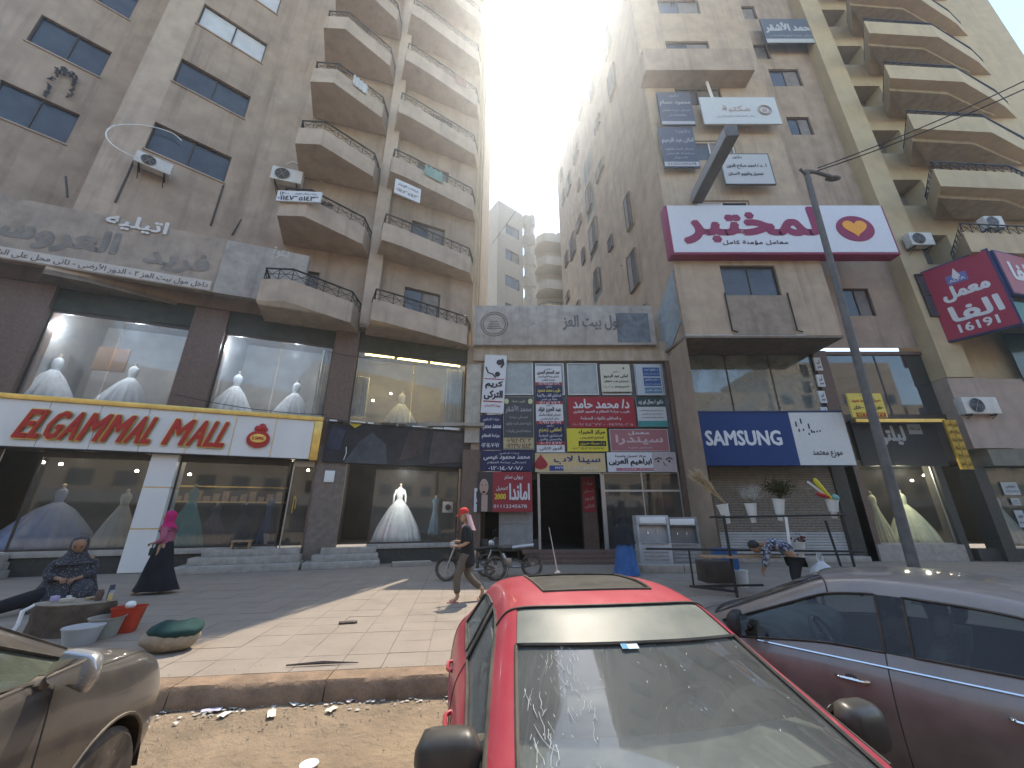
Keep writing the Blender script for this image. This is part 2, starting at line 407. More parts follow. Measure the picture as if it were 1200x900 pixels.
# tiles: the 300 largest in view as parts, the rest one piece
tm = None; T = .5; spots = []
for i in range(-26, 60):
    for j in range(0, 34):
        u, v = -2 + i * T + (.0), .32 + j * T
        c = KF.w(u + T / 2, v + T / 2, 0)
        if c.y < 1 or abs(c.x / c.y) > 1.5: continue
        if c.y > 13.2 + .36 * (c.x + 12) and c.x < -1.8: continue
        if c.y > 16.5: continue
        spots.append((c.y * (1 + .15 * abs(c.x) / c.y), u, v))
spots.sort()
tmesh = MB().box(-T / 2 + .003, T / 2 - .003, -T / 2 + .003, T / 2 - .003, -.05, 0)
tmesh = tmesh.mesh('tile', tile_m)
rest = MB()
for q, (_, u, v) in enumerate(spots):
    c = KF.w(u + T / 2, v + T / 2, 0); dz = random.uniform(-.002, .0015)
    if q < 298:
        o = link('tile', tmesh, pavement, loc=(c.x, c.y, dz)); o.rotation_euler = (random.uniform(-.004, .004), random.uniform(-.004, .004), KA)
    else:
        rest.box(-T / 2 + .003, T / 2 - .003, -T / 2 + .003, T / 2 - .003, -.05, dz, Matrix.Translation((c.x, c.y, 0)) @ Matrix.Rotation(KA, 4, 'Z'))
rest.build('paving', tile_m, pavement, kind='stuff')
# kerb: rough cast concrete lengths
kerb_m = mat('earthy_kerb_concrete', (.25, .17, .11), .95, var=.3, scale=4, bump=1., bscale=18)
kerb = link('kerb', None, None, kind='structure')
from mathutils import noise as NZ
for i in range(-9, 14):
    mb = MB(); L = 1.5; n = 16; rings = []
    for k in range(n + 1):
        u = i * L + (L - .012) * k / n; q = NZ.noise(Vector((u * 2.1, 0, 0))) * .018; q2 = NZ.noise(Vector((u * 5, 9, 0))) * .014
        P = [(-.02 + q, -.5), (-.035 + q + q2, ROAD + .03), (0 + q, -.03 + q2), (.03 + q * .4, .006 + q2 * .3), (.3, .002), (.3, -.5)]
        rings.append([KF.w(u, p[0], p[1]) for p in P])
    mb.loft(rings); mb.build('kerb_stone', kerb_m, kerb, smooth=50)

# ------------------------------------------------------------------ LEFT BUILDING
FA = Frame(-12.0, 13.0, R(20))
FH = 3.85; ZB = 9.06
bl = thing('apartment_building', 'tall grey-tan apartment block with sawtooth balconies over the bridal shops', 'building', (-7, 15, 0))
OL = OM(FA, bl)
Z_SILL, Z_SIGN0, Z_SIGN1, Z_WT = .68, 3.7, 5.2, 8.4
def AP(p, n=0): return FA.px(p, n)
def bbox(name, m, F, root, u0, u1, n0, n1, z0, z1, bevel=0, **kw):
    return MB().box(u0, u1, n0, n1, z0, z1).xf(OM(F, root)).build(name, m, root, bevel=bevel, **kw)
# pillars  (left edge pick, right edge pick) at y=430
pil = []
for (a, b) in (((-45, 420), (34, 420)), ((203, 455), (247, 455)), ((384, 455), (413, 455)), ((546, 455), (566, 455))):
    u0 = AP(a)[0]; u1 = AP(b)[0]; pil.append((u0, u1))
U_end = 10.9
for i, (u0, u1) in enumerate(pil):
    if i == 3: u1 = U_end
    bbox('pillar', M['brown'] if i < 3 else M['plaster_light'], FA, bl, u0, u1, -.12, .5, 0 if i != 1 else 3.6, 9.2)
# white clad pillar of the mall at ground level with three panels
wp0, wp1 = AP((174, 560))[0], AP((206, 560))[0]
for j in range(3):
    bbox('cladding_panel', M['white_acp'], FA, bl, wp0, wp1, -.2, .5, .02 + j * 1.27, 1.27 * (j + 1) - .015)
    if j: bbox('gold_joint', M['gold'], FA, bl, wp0 - .004, wp1 + .004, -.19, .49, 1.27 * j - .015, 1.27 * j + .02)
U_L = -11.0
bays = [(U_L, pil[0][0]), (pil[0][1], pil[1][0]), (pil[1][1], pil[2][0]), (pil[2][1], pil[3][0])]
# lintel above upper shop glass, floor band between levels, soffit
bbox('lintel', mat('dark_green_lintel', (.05, .055, .045), .8, var=.3), FA, bl, U_L, U_end, .02, .4, Z_WT, 9.3)
bbox('floor_slab', M['brown'], FA, bl, U_L, U_end, -.02, 9, 4.2, 4.95)
# upper wall outline in plan
P_c0a, P_c0b = (-19.4, 9.7), (-17.0, 11.8)
P_f1a, P_f1b = (-15.43, 10.75), (-14.5, 11.25)
P_c1b = (-11.93, 13.41); P_f3a, P_f3b = (-6.45, 14.5), (-5.85, 14.62)
P_w2a, P_w2b = (-5.9, 15.05), (-2.0, 16.9)
HT = ZB + FH * 8.2
ol = [(-22.3, 10.4), (-21.2, 8.9), (-20.3, 9.35), P_c0a, P_c0b, P_f1a, P_f1b, P_c1b, (-6.5, 15.0), P_f3a, P_f3b, P_w2a, P_w2b, (-2.0, 27), (-24, 27)]
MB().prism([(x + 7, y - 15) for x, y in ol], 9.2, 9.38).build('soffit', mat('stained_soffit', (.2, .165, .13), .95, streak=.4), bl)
MB().prism([(x + 7, y - 15) for x, y in ol], HT - .1, HT + .7).build('roof', M['plaster'], bl)
# plain faces
plain = MB()
def wallseg(a, b, z0=9.3, z1=HT, holes=(), mb=None, rev=.22):
    F = Frame.line(a, b); L = (Vector(b) - Vector(a)).length; t = MB(); wall_grid(t, 0, L, z0, z1, holes, 0, rev); t.xf(OM(F, bl))
    o = (mb or plain); o.add(t.v, t.f); return F, L
for a, b in (((-22.3, 10.4), (-21.2, 8.9)), ((-21.2, 8.9), (-20.3, 9.35)), ((-20.3, 9.35), P_c0a), (P_c0b, P_f1a), ((-6.5, 15.0), P_f3a), (P_f3b, P_w2a)): wallseg(a, b)
plain.build('wall', M['plaster'], bl)
fin = MB(); wallseg(P_f1a, P_f1b, mb=fin); fin.build('pilaster', M['plaster_light'], bl)
fin = MB(); wallseg(P_f3a, P_f3b, 9.3, mb=fin); fin.build('pilaster', M['plaster_light'], bl)
side = MB(); wallseg(P_w2b, (-2.0, 27), mb=side, z0=0); side.build('wall', M['plaster_light'], bl)
# window columns
def frame_window(F, L, cols, rows, panes, root, wallmat, z0=9.3, z1=HT, nx=2):
    holes = [(c[0], c[1], r[0], r[1]) for c in cols for r in rows]
    t = MB(); wall_grid(t, 0, L, z0, z1, holes, 0, .2); t.xf(OM(F, root)).build('wall', wallmat, root)
    k = 0
    for c in cols:
        for r in rows:
            window(root, c[0], c[1], r[0], r[1], .13, nx, 1, panes[k % len(panes)], mtx=OM(F, root)); k += 1
            bbox('sill', M['plaster'], F, root, c[0] - .05, c[1] + .05, -.05, .1, r[0] - .07, r[0] - .002)
W, D_, C_ = M['win_light'], M['win_dark'], M['curtain']
rows = [(15.35 + FH * (i - 0), 16.8 + FH * (i - 0)) for i in range(0, 6)]
F0 = Frame.line(P_c0a, P_c0b); L0 = (Vector(P_c0b) - Vector(P_c0a)).length
frame_window(F0, L0, [(.3, 2.35)], [(a + .2, b + .35) for a, b in rows], [D_], bl, M['plaster'])
F1 = Frame.line(P_f1b, P_c1b); L1 = (Vector(P_c1b) - Vector(P_f1b)).length
frame_window(F1, L1, [(.03, 2.6)], rows, [D_, D_, W, W, D_, W], bl, M['plaster'])
# balcony column walls with doors
F2 = Frame.line(P_c1b, (-6.5, 15.0)); L2 = 5.65
doors = [(2.0, 3.6, ZB + FH * i + .15, ZB + FH * i + 2.75) for i in range(0, 8)]
t = MB(); wall_grid(t, 0, L2, 9.3, HT, doors, 0, .2); t.xf(OM(F2, bl)).build('wall', M['plaster'], bl)
for d in doors: window(bl, *d, .12, 2, 2, [D_, C_], mtx=OM(F2, bl), name='balcony_door')
F3 = Frame.line(P_w2a, P_w2b); L3 = 4.32
doors = [(1.0, 2.7, ZB + FH * i + .15, ZB + FH * i + 2.75) for i in range(0, 8)]
t = MB(); wall_grid(t, 0, L3, 9.3, HT, doors, 0, .2); t.xf(OM(F3, bl)).build('wall', M['plaster'], bl)
for d in doors: window(bl, *d, .12, 2, 2, [D_, C_], mtx=OM(F3, bl), name='balcony_door')
def balcony(poly, z, root, ph=.92, rail=.5, th=.12, m=None, name='balcony', inset=None):
    """solid slab with a parapet along the open edges of poly (first and last point lie on the wall) and a rail on posts"""
    off = root.location; P = [Vector((p[0], p[1])) for p in poly]
    c = sum(P, Vector((0, 0))) / len(P)
    mb = MB(); mb.prism([tuple(p) for p in P], z, z + .16)
    Q = [p + (c - p).normalized() * th * 1.3 for p in P]
    for i in range(len(P) - 1):
        mb.prism([tuple(P[i]), tuple(P[i + 1]), tuple(Q[i + 1]), tuple(Q[i])], z + .161, z + ph)
    b = mb.build(name, m or M['plaster_light'], root, off=off)
    if rail:
        r = MB(); h = z + ph + rail
        rp = [Vector(((P[i].x + Q[i].x) / 2, (P[i].y + Q[i].y) / 2, h)) for i in range(len(P))]
        r.tube(rp, .04, 5); r.tube([p - Vector((0, 0, rail * .45)) for p in rp], .014, 4)
        for i in range(len(rp) - 1):
            a, bb = rp[i], rp[i + 1]; n = max(1, int((bb - a).length / .45))
            for k in range(n + 1):
                p = a.lerp(bb, k / n); r.tube([p, p - Vector((0, 0, rail + .02))], .02, 4)
                if k < n:
                    p2 = a.lerp(bb, (k + 1) / n); r.tube([p - Vector((0, 0, .02)), p2 - Vector((0, 0, rail - .02))], .012, 3); r.tube([p2 - Vector((0, 0, .02)), p - Vector((0, 0, rail - .02))], .012, 3)
        r.build('railing', M['black'], b, off=off)
    return b
for i in range(0, 8):
    z = ZB + FH * i
    balcony([(-6.35, 15.0), (-5.62, 13.6), (-4.99, 13.95), (-2.07, 16.0), (-2.0, 16.9)], z, bl)
    balcony([(-10.0, 13.9), (-9.3, 12.2), (-8.25, 12.25), (-6.55, 13.9), (-6.6, 14.9)], z, bl)
# rain pipe at the corner
for q_, r_ in ((16.7, .06), (17.6, .05), (19.4, .05)):
    mb = MB(); mb.tube([(-1.92, q_, 0.0), (-1.92, q_, HT)], r_, 8); mb.build('drain_pipe', M['cream'], bl, off=bl.location)
# ground and upper shop interiors
def room(u0, u1, z0, z1, depth, m, F=FA, root=bl, n0=.3):
    mb = MB(); a, b = u0, u1
    mb.quad((a, n0, z0), (b, n0, z0), (b, depth, z0), (a, depth, z0)); mb.quad((a, n0, z1), (a, depth, z1), (b, depth, z1), (b, n0, z1))
    mb.quad((a, depth, z0), (b, depth, z0), (b, depth, z1), (a, depth, z1)); mb.quad((a, n0, z0), (a, depth, z0), (a, depth, z1), (a, n0, z1)); mb.quad((b, n0, z0), (b, n0, z1), (b, depth, z1), (b, depth, z0))
    mb.xf(OM(F, root)).build('shop_room', m, root)
for i, (a, b) in enumerate(bays):
    room(a - .15, b + .15, 4.96, 9.25, 3.2, M['room_light'])
    fr = MB(); y0 = .06
    fr.box(a, b, y0, y0 + .06, 4.955, 5.05); fr.box(a, b, y0, y0 + .06, Z_WT - .12, Z_WT - .004); fr.box(a, a + .06, y0, y0 + .06, 5.05, Z_WT - .12); fr.box(b - .06, b, y0, y0 + .06, 5.05, Z_WT - .12)
    f = fr.xf(OL).build('shop_window', M['frame'], bl)
    n = 2 if i else 1
    for k in range(n):
        x0 = a + (b - a) * k / n; x1 = a + (b - a) * (k + 1) / n
        MB().box(x0 + .045, x1 - (.003 if k < n - 1 else .045), y0 + .02, y0 + .032, 5.03, Z_WT - .1).xf(OL).build('pane', M['shopglass_up'], f)
# ground bays: plinth + marble sill + glass
gb = [(-11.0, -3.1), (AP((22, 600))[0], wp0), (wp1, AP((330, 600))[0])]
e_door = (AP((334, 600))[0], AP((361, 600))[0]); e_pil = (AP((363, 600))[0], AP((399, 600))[0])
g_open = (AP((400, 600))[0], AP((432, 600))[0]); g_win = (AP((434, 600))[0], AP((536, 600))[0]); g_end = (AP((538, 600))[0], U_end)
bbox('pillar', mat('brown_marble', (.19, .155, .13), .4, var=.3, scale=5, streak=.3), FA, bl, e_pil[0], e_pil[1], -.15, .4, 0, 4.19)
bbox('pillar', M['brown'], FA, bl, g_end[0], g_end[1], -.14, .4, 0, 4.19)
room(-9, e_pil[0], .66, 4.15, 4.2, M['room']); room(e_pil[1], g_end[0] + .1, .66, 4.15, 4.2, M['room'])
for k, (a, b) in enumerate([(gb[1][0], gb[1][1]), gb[2], g_win, (-9, gb[1][0] - .9)]):
    bbox('plinth', M['darkstone'], FA, bl, a, b, -.05, .3, 0, .5)
    bbox('sill', M['step'], FA, bl, a - .01, b + .01, -.12, .32, .502, .67, bevel=.01)
    fr = MB(); fr.box(a, b, .02, .07, .672, .73); fr.box(a, b, .02, .07, 3.4, 3.6); fr.box(a, a + .05, .02, .07, .73, 3.4); fr.box(b - .05, b, .02, .07, .73, 3.4)
    f = fr.xf(OL).build('shop_window', M['frame'], bl)
    MB().box(a + .04, b - .04, .035, .047, .71, 3.42).xf(OL).build('pane', M['shopglass'], f)
# glass door of the mall with pull handle
dr = MB(); a, b = e_door; dr.box(a, b, .02, .07, .55, .6); dr.box(a, b, .02, .07, 3.4, 3.6); dr.box(a, a + .04, .02, .07, .6, 3.4); dr.box(b - .04, b, .02, .07, .6, 3.4)
d = dr.xf(OL).build('shop_door', M['alu'], bl)
MB().box(a + .03, b - .03, .035, .047, .58, 3.42).xf(OL).build('pane', M['shopglass'], d)
hm = MB(); xh = a + .22; hm.tube([(xh, .03, 1.75), (xh, -.06, 1.75), (xh, -.06, 2.35), (xh, .03, 2.35), (xh + .07, -.02, 2.2), (xh + .07, -.02, 1.9)], .016, 6).xf(OL).build('handle', M['gold'], d)
bbox('lintel', M['frame'], FA, bl, -9, e_pil[0], .1, .3, 3.6, 4.19)
bbox('lintel', M['frame'], FA, bl, e_pil[1], g_end[0], .1, .3, 3.58, 4.19)
# steps
def steps(F, root, pL, pR, n, rise, base_n, run=.34, m=None, top=.6):
    u0 = F.px(pL, base_n)[0]; u1 = F.px(pR, base_n)[0]
    for i in range(n):
        e = .22 * (n - 1 - i)
        bbox('step', m or M['step'], F, root, u0 - e, u1 + e * .3, base_n - run * (n - i), base_n + .0, i * rise + (.002 if i else 0), (i + 1) * rise, bevel=.012)
steps(FA, bl, (240, 650), (352, 650), 3, .21, -.14)
steps(FA, bl, (376, 650), (440, 650), 3, .2, -.16)
steps(FA, bl, (-40, 650), (12, 650), 3, .21, -.14)
bbox('step', M['concrete'], FA, bl, AP((455, 680))[0], AP((498, 680))[0], -1.35, -.9, 0, .14, bevel=.01)

# ---- fascia sign ELGAMMAL MALL
def mall_sign():
    u0, z1 = AP((-70, 459), -.42); u1, _ = AP((379, 492), -.42); _, z0 = AP((190, 531), -.42); z1 = AP((190, 478), -.42)[1]
    z1 += .04
    rt = thing('shop_sign', 'long white fascia sign with red ELGAMMAL MALL letters and gold edges', 'sign', FA.w(u0, -.42, z0), FA.a)
    W, H = u1 - u0, z1 - z0
    MB().box(0, W, .02, .42, -.01, H).build('board', M['frame'], rt)
    n = 8; gapw = W - .28
    for i in range(n):
        a = gapw * i / n; b = gapw * (i + 1) / n
        MB().box(a + .008, b - .008, 0, .03, .02, H - .1).build('panel', M['white_acp'], rt)
        if i >= 4: MB().box(b - .009, b + .009, -.012, .01, .02, H - .1).build('gold_joint', M['gold'], rt)
    MB().box(-.01, W + .01, -.06, .44, H - .1, H + .06).build('gold_trim', M['gold'], rt, bevel=.012)
    MB().box(W - .26, W + .005, -.03, .43, -.02, H - .102).build('gold_trim', M['gold'], rt, bevel=.01)
    pm = lambda x, y: (AP((x, y), -.42)[0] - u0, AP((x, y), -.42)[1] - z0)
    def letters(s, xa, xb, yc):
        a = pm(xa, yc)[0]; b = pm(xb, yc)[0]; cz = H * .46
        n = len(s); wts = [.62 if c == 'L' else 1.4 if c == 'M' else .8 if c == 'E' else 1. for c in s]; tot = sum(wts); x = a
        for c, q in zip(s, wts):
            wd = (b - a) * q / tot
            o = link('letter', text_mesh(c, wd * .80, H * .56, M['gold'], bold=.06, shear=.25, depth=.03), rt, loc=(x + wd / 2, -.03, cz))
            o2 = link('letter_face', text_mesh(c, wd * .78, H * .55, M['red'], bold=.03, shear=.25, depth=.04), o, loc=(0, -.018, 0))
            x += wd
    letters('ELGAMMAL', 25, 186, 500); letters('MALL', 196, 270, 508)
    cx, cz = pm(303, 515)
    lg = MB(); lg.lathe([(.02, 0), (.36, 0), (.36, .05), (.02, .05)], n=26, sy=.86); lg.xf(Matrix.Translation((cx, -.02, cz)) @ Matrix.Rotation(R(90), 4, 'X'))
    e = lg.build('emblem', M['red'], rt)
    lg = MB(); lg.lathe([(.02, 0), (.25, 0), (.25, .02), (.02, .02)], n=22, sy=.62); lg.xf(Matrix.Translation((cx, -.071, cz + .03)) @ Matrix.Rotation(R(90), 4, 'X')); lg.build('emblem_centre', M['gold'], e)
    lg = MB(); 
    for dx, r_, dz in ((-.1, .09, .38), (.05, .13, .42), (.17, .07, .36)): lg.ball((cx + dx, -.05, cz + dz), r_, 8, sy=.4, sz=1.2)
    lg.build('emblem_flower', M['red'], e, smooth=True)
    put_text(e, 'EL GAMMAL', cx, -.095, cz + .03, .36, .12, M['red'], bold=.03)
mall_sign()
# ---- old arabic fascia above
OPN = -.95
def old_sign():
    z1 = 11.85; z0 = 9.5; u0 = AP((-90, 200), OPN)[0]; u1 = AP((357, 330), OPN)[0]
    um = AP((262, 300), OPN)[0]
    rt = thing('fascia_board', 'weathered grey fascia board with faded Arabic lettering above the bridal shop windows', 'sign', FA.w(u0, OPN, z0), FA.a)
    MB().box(0, um - u0 - .01, 0, .25, 0, z1 - z0).build('panel', mat('faded_brown_board', (.33, .27, .215), .85, var=.3, scale=2, streak=.7, dirt=(.42, .37, .31)), rt)
    MB().box(um - u0, u1 - u0, -.05, .22, -.03, z1 - z0 - .05).build('panel', M['grey'], rt)
    ws, we = 0, AP((250, 325), OPN)[0] - u0
    MB().box(ws, we, -.02, -.002, .04, .42).build('strip', mat('faded_white_strip', (.52, .48, .43), .8, var=.12), rt)
    put_text(rt, 'داخل مول بيت العز ٢ - الدور الأرضى - تانى محل على الشمال', we * .62, -.024, .23, we * .74, .3, (.14, .11, .1), bold=.02)
    c = AP((162, 264), OPN); put_text(rt, 'اتيليه', c[0] - u0, -.03, c[1] - z0, 1.75, .62, (.62, .6, .56), bold=.035, depth=.02)
    gh = mat('ghost_letters', (.235, .215, .19), .9)
    c = AP((70, 270), OPN); put_text(rt, 'العروسة', c[0] - u0 - .2, -.012, 1.15, 3.6, 1.1, gh, bold=.05)
    c = AP((200, 292), OPN); put_text(rt, 'فريد', c[0] - u0 + .3, -.012, 1.0, 1.9, .9, gh, bold=.04)
    c = AP((330, 298), OPN); put_text(rt, 'دعوة', c[0] - u0, -.07, c[1] - z0, .55, .5, (.5, .48, .44), bold=.03)
    return rt
old_sign()

def torn_fascia():
    u0, z1 = AP((384, 499), -.25); u1, z0 = AP((563, 545), -.25); z0 = AP((470, 545), -.25)[1]; z1 = AP((470, 500), -.25)[1]
    rt = thing('fascia_board', 'torn black and grey fascia panels above the ground floor gown window', 'sign', FA.w(u0, -.25, z0), FA.a); W_, H_ = u1 - u0, z1 - z0
    MB().box(0, W_, 0, .2, 0, H_).build('board', mat('charred_board', (.028, .028, .032), .5, var=.5, scale=2), rt)
    for k, (pts, c_) in enumerate((([(.12, .0), (.2, .55), (.27, .8), (.36, .5), (.38, .0)], (.075, .078, .085)), ([(.45, .1), (.5, .9), (.62, .95), (.60, .3)], (.07, .05, .045)), ([(.64, .05), (.66, .95), (.98, .9), (.98, .2)], (.085, .07, .065)), ([(.01, .3), (.03, .9), (.11, .8), (.09, .3)], (.05, .055, .08)))):
        MB().slab([(x * W_, z * H_) for x, z in pts], -.02 - .002 * k, -.001).build('torn_panel', mat('torn_panel_%d' % k, c_, .7, var=.35, scale=3), rt)
    MB().slab([(W_ * .12, H_ - .02), (W_ * .2, H_ - .02), (W_ * .16, H_ - .2)], -.04, -.03).build('yellow_scrap', flat((.55, .45, .05)), rt)
    rr = random.Random(4); x = .05
    while x < W_ - .3:
        a_ = rr.uniform(.12, .7); MB().box(x, x + a_, -.12, .0, H_ + .002, H_ + rr.uniform(.05, .11)).build('white_scrap', M['white'] if rr.random() < .7 else M['frame'], rt); x += a_ + rr.uniform(.02, .3)
    MB().tube([(W_ * .12, -.03, .1), (W_ * .13, -.05, .35), (W_ * .125, -.03, .6)], .015, 5).build('wire', M['white'], rt)
torn_fascia()
# asphalt lane and the opposite side of the street (mirrored in the shop glass)
MB().box(-200, 200, -21, -1.0, ROAD - .2, ROAD + .006).build('street', mat('dusty_asphalt', (.30, .225, .15), .9, var=.25, scale=2, bump=.3), None, kind='structure')
for i in range(8):
    x0 = -62 + i * 20.5; H_ = (19, 24, 17, 22, 20, 25, 18, 23)[i]
    ob = thing('apartment_building', 'plain block across the street mirrored in the shop glass, ' + ('far west end', 'second from the west end', 'third from the west end', 'fourth from the west end', 'fourth from the east end', 'third from the east end', 'second from the east end', 'far east end')[i], 'building', (x0 + 10, -30, 0), 0, 'blocks across the street')
    hs = [(1.5 + 3.2 * k, 3.2 + 3.2 * k, 4.5 + 3.4 * j, 6 + 3.4 * j) for k in range(6) for j in range(int((H_ - 6) / 3.4))]
    t = MB(); t.box(-10, 10, -8, 5.6, 0, H_); t.build('wall', mat('far_row_plaster_%d' % (i % 2), ((.42, .33, .23), (.48, .38, .27))[i % 2], .9, streak=.4), ob)
    t = MB()
    for a_, b_, c_, d_ in hs: t.box(a_ - 10, b_ - 10, 5.601, 5.66, c_, d_)
    t.build('window_group', M['win_dark'], ob)
    MB().box(-9.6, 9.6, 5.602, 6.4, 2.9, 4.1).build('fascia', flat(((.4, .38, .35), (.15, .05, .05), (.3, .3, .32))[i % 3]), ob)
    MB().box(-9.6, 9.6, 5.603, 5.7, 0, 2.8).build('shopfront', M['frame'], ob)

# ------------------------------------------------------------------ CENTRE ENTRANCE BLOCK
YC = 16.3
FC = Frame(0, YC, 0)
def CP(x, y, n=0): return FC.px((x, y), n)
cb = thing('arcade_entrance', 'narrow two storey shopping arcade entrance covered in doctors signs between two tall blocks', 'building', (2.5, YC, 0))
def cbox(name, m, u0, u1, n0, n1, z0, z1, root=cb, F=FC, **kw): return MB().box(u0, u1, n0, n1, z0, z1).xf(OM(F, root)).build(name, m, root, **kw)
cL, cR = -1.75, CP(790, 480)[0]
zb0 = CP(660, 424)[1]; zb1 = CP(660, 403)[1]
cbox('beam', mat('stained_beige_beam', (.36, .29, .21), .9, var=.2, streak=.8, dirt=(.55, .48, .4)), cL, cR + .3, -.15, 3, zb0, zb1 + .05)
cbox('wall', M['plaster'], cL, CP(566, 480)[0], 0, 3, 0, zb0)
pr0, pr1 = CP(786, 480)[0], CP(808, 480)[0]
cbox('pillar', M['brown'], pr0, pr1, -.1, 3, 0, 8.9)
cbox('pillar', M['brown'], CP(545, 480)[0], CP(565, 480)[0], -.12, 0, 0, 4.3)
cbox('wall', mat('peeling_panel', (.40, .37, .31), .9, var=.25, streak=.6), CP(546, 480)[0], CP(563, 480)[0], -.11, 0, 4.6, CP(550, 428)[1])
cbox('ledge', M['concrete'], CP(385, 492)[0] + 1.5, CP(568, 500)[0], -.3, 0, CP(560, 501)[1], CP(560, 497)[1])
# weathered beam sign on top
u0, zt = CP(556, 358, -.4); u1, zb = CP(770, 404, -.4)
bs = thing('fascia_board', 'long weathered grey metal fascia with a round seal over the arcade entrance', 'sign', FC.w(u0, -.4, zb))
Wd, Hd = u1 - u0, zt - zb
MB().box(0, Wd, 0, .5, 0, Hd).build('board', M['grey'], bs, bevel=.01)
mb = MB()
for rr in (.62, .52):
    mb.tube([(.95 + rr * math.cos(q), -.012, Hd * .52 + rr * math.sin(q)) for q in [2 * math.pi * i / 28 for i in range(29)]], .02, 4)
for i in range(5): mb.box(.6 + i * .04, 1.3 - i * .05, -.012, 0, Hd * .4 + i * .09, Hd * .4 + i * .09 + .035)
gm = mat('dark_ghost_print', (.15, .15, .15), .9)
mb.build('emblem', gm, bs)
put_text(bs, 'مول بيت العز', Wd * .66, -.01, Hd * .55, Wd * .33, .75, gm, bold=.03)
put_text(bs, 'المدخل ٢', Wd * .33, -.01, Hd * .55, Wd * .16, .45, mat('pale_ghost_print', (.36, .35, .33), .9), bold=.03)
MB().box(Wd * .79, Wd * .97, -.004, 0, .12, Hd * .8).build('bare_patch', mat('bluish_bare_patch', (.14, .16, .18), .8, var=.4), bs)
# glazed grid behind the signs
zg0 = CP(660, 553)[1]
cbox('backing', mat('grey_backing', (.13, .135, .135), .6, var=.2), CP(588, 480)[0], pr0, .06, .2, zg0, zb0)
for (a, b, c, d) in ((590, 424, 625, 463), (664, 426, 702, 463), (627, 426, 662, 463), (703, 427, 740, 463), (742, 427, 780, 463)):
    ua, z1 = CP(a, b); ub, z0 = CP(c, d); window(cb, ua, ub, z0, z1, .0, 1, 1, mat('pale_frosted_pane', (.30, .34, .33), .25, var=.2, scale=2, spec=.6), M['alu'], .05, mtx=OM(FC, cb))
# ground level: doorway, glass front, grille
ud0, ud1 = CP(632, 600)[0], CP(708, 600)[0]; us1 = pr0
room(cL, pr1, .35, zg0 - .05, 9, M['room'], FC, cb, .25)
cbox('wall', M['frame'], cL, ud0, .2, .3, zg0 - .3, zg0); 
for x in (ud0, ud1): cbox('door_jamb', M['alu'], x - .05, x + .05, .02, .15, .35, zg0)
fr = MB(); a, b = ud1 + .06, us1 - .02
for x in (a, (a + b) / 2, b - .05): fr.box(x, x + .05, .04, .1, .35, zg0)
fr.box(a, b, .045, .095, .35, .42); fr.box(a, b, .046, .094, 2.6, 2.68)
f = fr.xf(OM(FC, cb)).build('shop_window', M['alu'], cb)
MB().box(a + .02, b - .02, .06, .07, .38, zg0).xf(OM(FC, cb)).build('pane', M['shopglass'], f)
cbox('wall', M['darkstone'], CP(566, 600)[0], ud0 - .06, .1, .2, .35, 2.0 * .4)
gr = MB(); a, b = CP(585, 620)[0], CP(624, 620)[0]
for i in range(13): gr.tube([(a + (b - a) * i / 12, .03, .5), (a + (b - a) * i / 12, .03, 2.9)], .014, 5)
for z in (.6, 1.4, 2.2, 2.8): gr.box(a, b, .012, .03, z, z + .03)
gr.xf(OM(FC, cb)).build('window_grille', M['steel'], cb)
cbox('shutter', mat('pale_shutter', (.36, .36, .35), .6, var=.2, streak=.4), a, b, .08, .1, .5, 2.9)
for i in range(3): cbox('step', M['brown'], ud0 - .5 - .1 * i, ud1 + .6 + .1 * i, -.4 - .33 * (2 - i), .3, i * .14 + (.002 if i else 0), (i + 1) * .14, bevel=.01)
# banner on column inside the doorway
ibx = thing('hanging_banner', 'narrow red banner on the column inside the dark doorway', 'banner', FC.w(CP(690, 580, 1.2)[0], 1.2, CP(690, 600, 1.2)[1]))
MB().box(-.26, .26, 0, .02, 0, 1.45).build('cloth', flat((.33, .035, .05)), ibx)
for i in range(4): put_text(ibx, ['عيادة', 'اسنان', 'الدور', 'الثانى'][i], 0, -.01, 1.2 - i * .32, .4, .17, (.6, .55, .55))
cbox('pillar', M['brown'], CP(683, 600, 1.25)[0], CP(700, 600, 1.25)[0], 1.25, 1.7, .35, zg0)

NAVY = (.018, .02, .075); WHT = (.60, .61, .62); DRED = (.30, .025, .035); INK = (.02, .02, .03); YEL = (.62, .53, .05); CRM = (.55, .53, .42)
CG = 'doctors signs over the arcade entrance'
def cs(a, b, c, d, label, base, lines=(), panels=(), n=-.1, **kw): return sign(FC, (a, b), (c, d), n, label, base, lines, panels, group=CG, **kw)
k = cs(565, 416, 590, 484, 'tall tilted white sign with a portrait sketch and bold black name', WHT, [('كريم', .5, .53, .75, .13, INK, .05), ('التركى', .5, .70, .8, .15, INK, .05), ('عيادة الاسنان', .5, .88, .7, .05, DRED)], [(.05, .42, .95, .435, DRED), (.08, .8, .92, .82, DRED)], ang=R(3), n=-.2)
W_, H_ = k['wh']
mb = MB(); mb.tube([(.05, -.01, H_ * .6), (-.1, -.01, H_ * .66), (-.3, -.01, H_ * .68), (-.42, -.01, H_ * .78)], .03, 4); mb.ball((.18, -.01, H_ * .87), .14, 6, sy=.08); mb.tube([(.3, -.012, H_ * .93), (.36, -.012, H_ * .84), (.26, -.012, H_ * .78)], .045, 4); mb.ball((.12, -.01, H_ * .66), .12, 6, sy=.08)
mb.build('portrait_sketch', flat(INK), k)
cs(563, 486, 588, 527, 'narrow navy sign with white writing under the tilted portrait sign', NAVY, [('عيادة الدكتور', .5, .14, .75, .09, WHT), ('محمد محمود', .5, .36, .9, .15, WHT, .04), ('جراحة العظام', .5, .62, .8, .13, WHT, .03), ('٠١٢٠١٤٠٧٠٧٨', .5, .87, .85, .12, WHT, .03)], n=-.16)
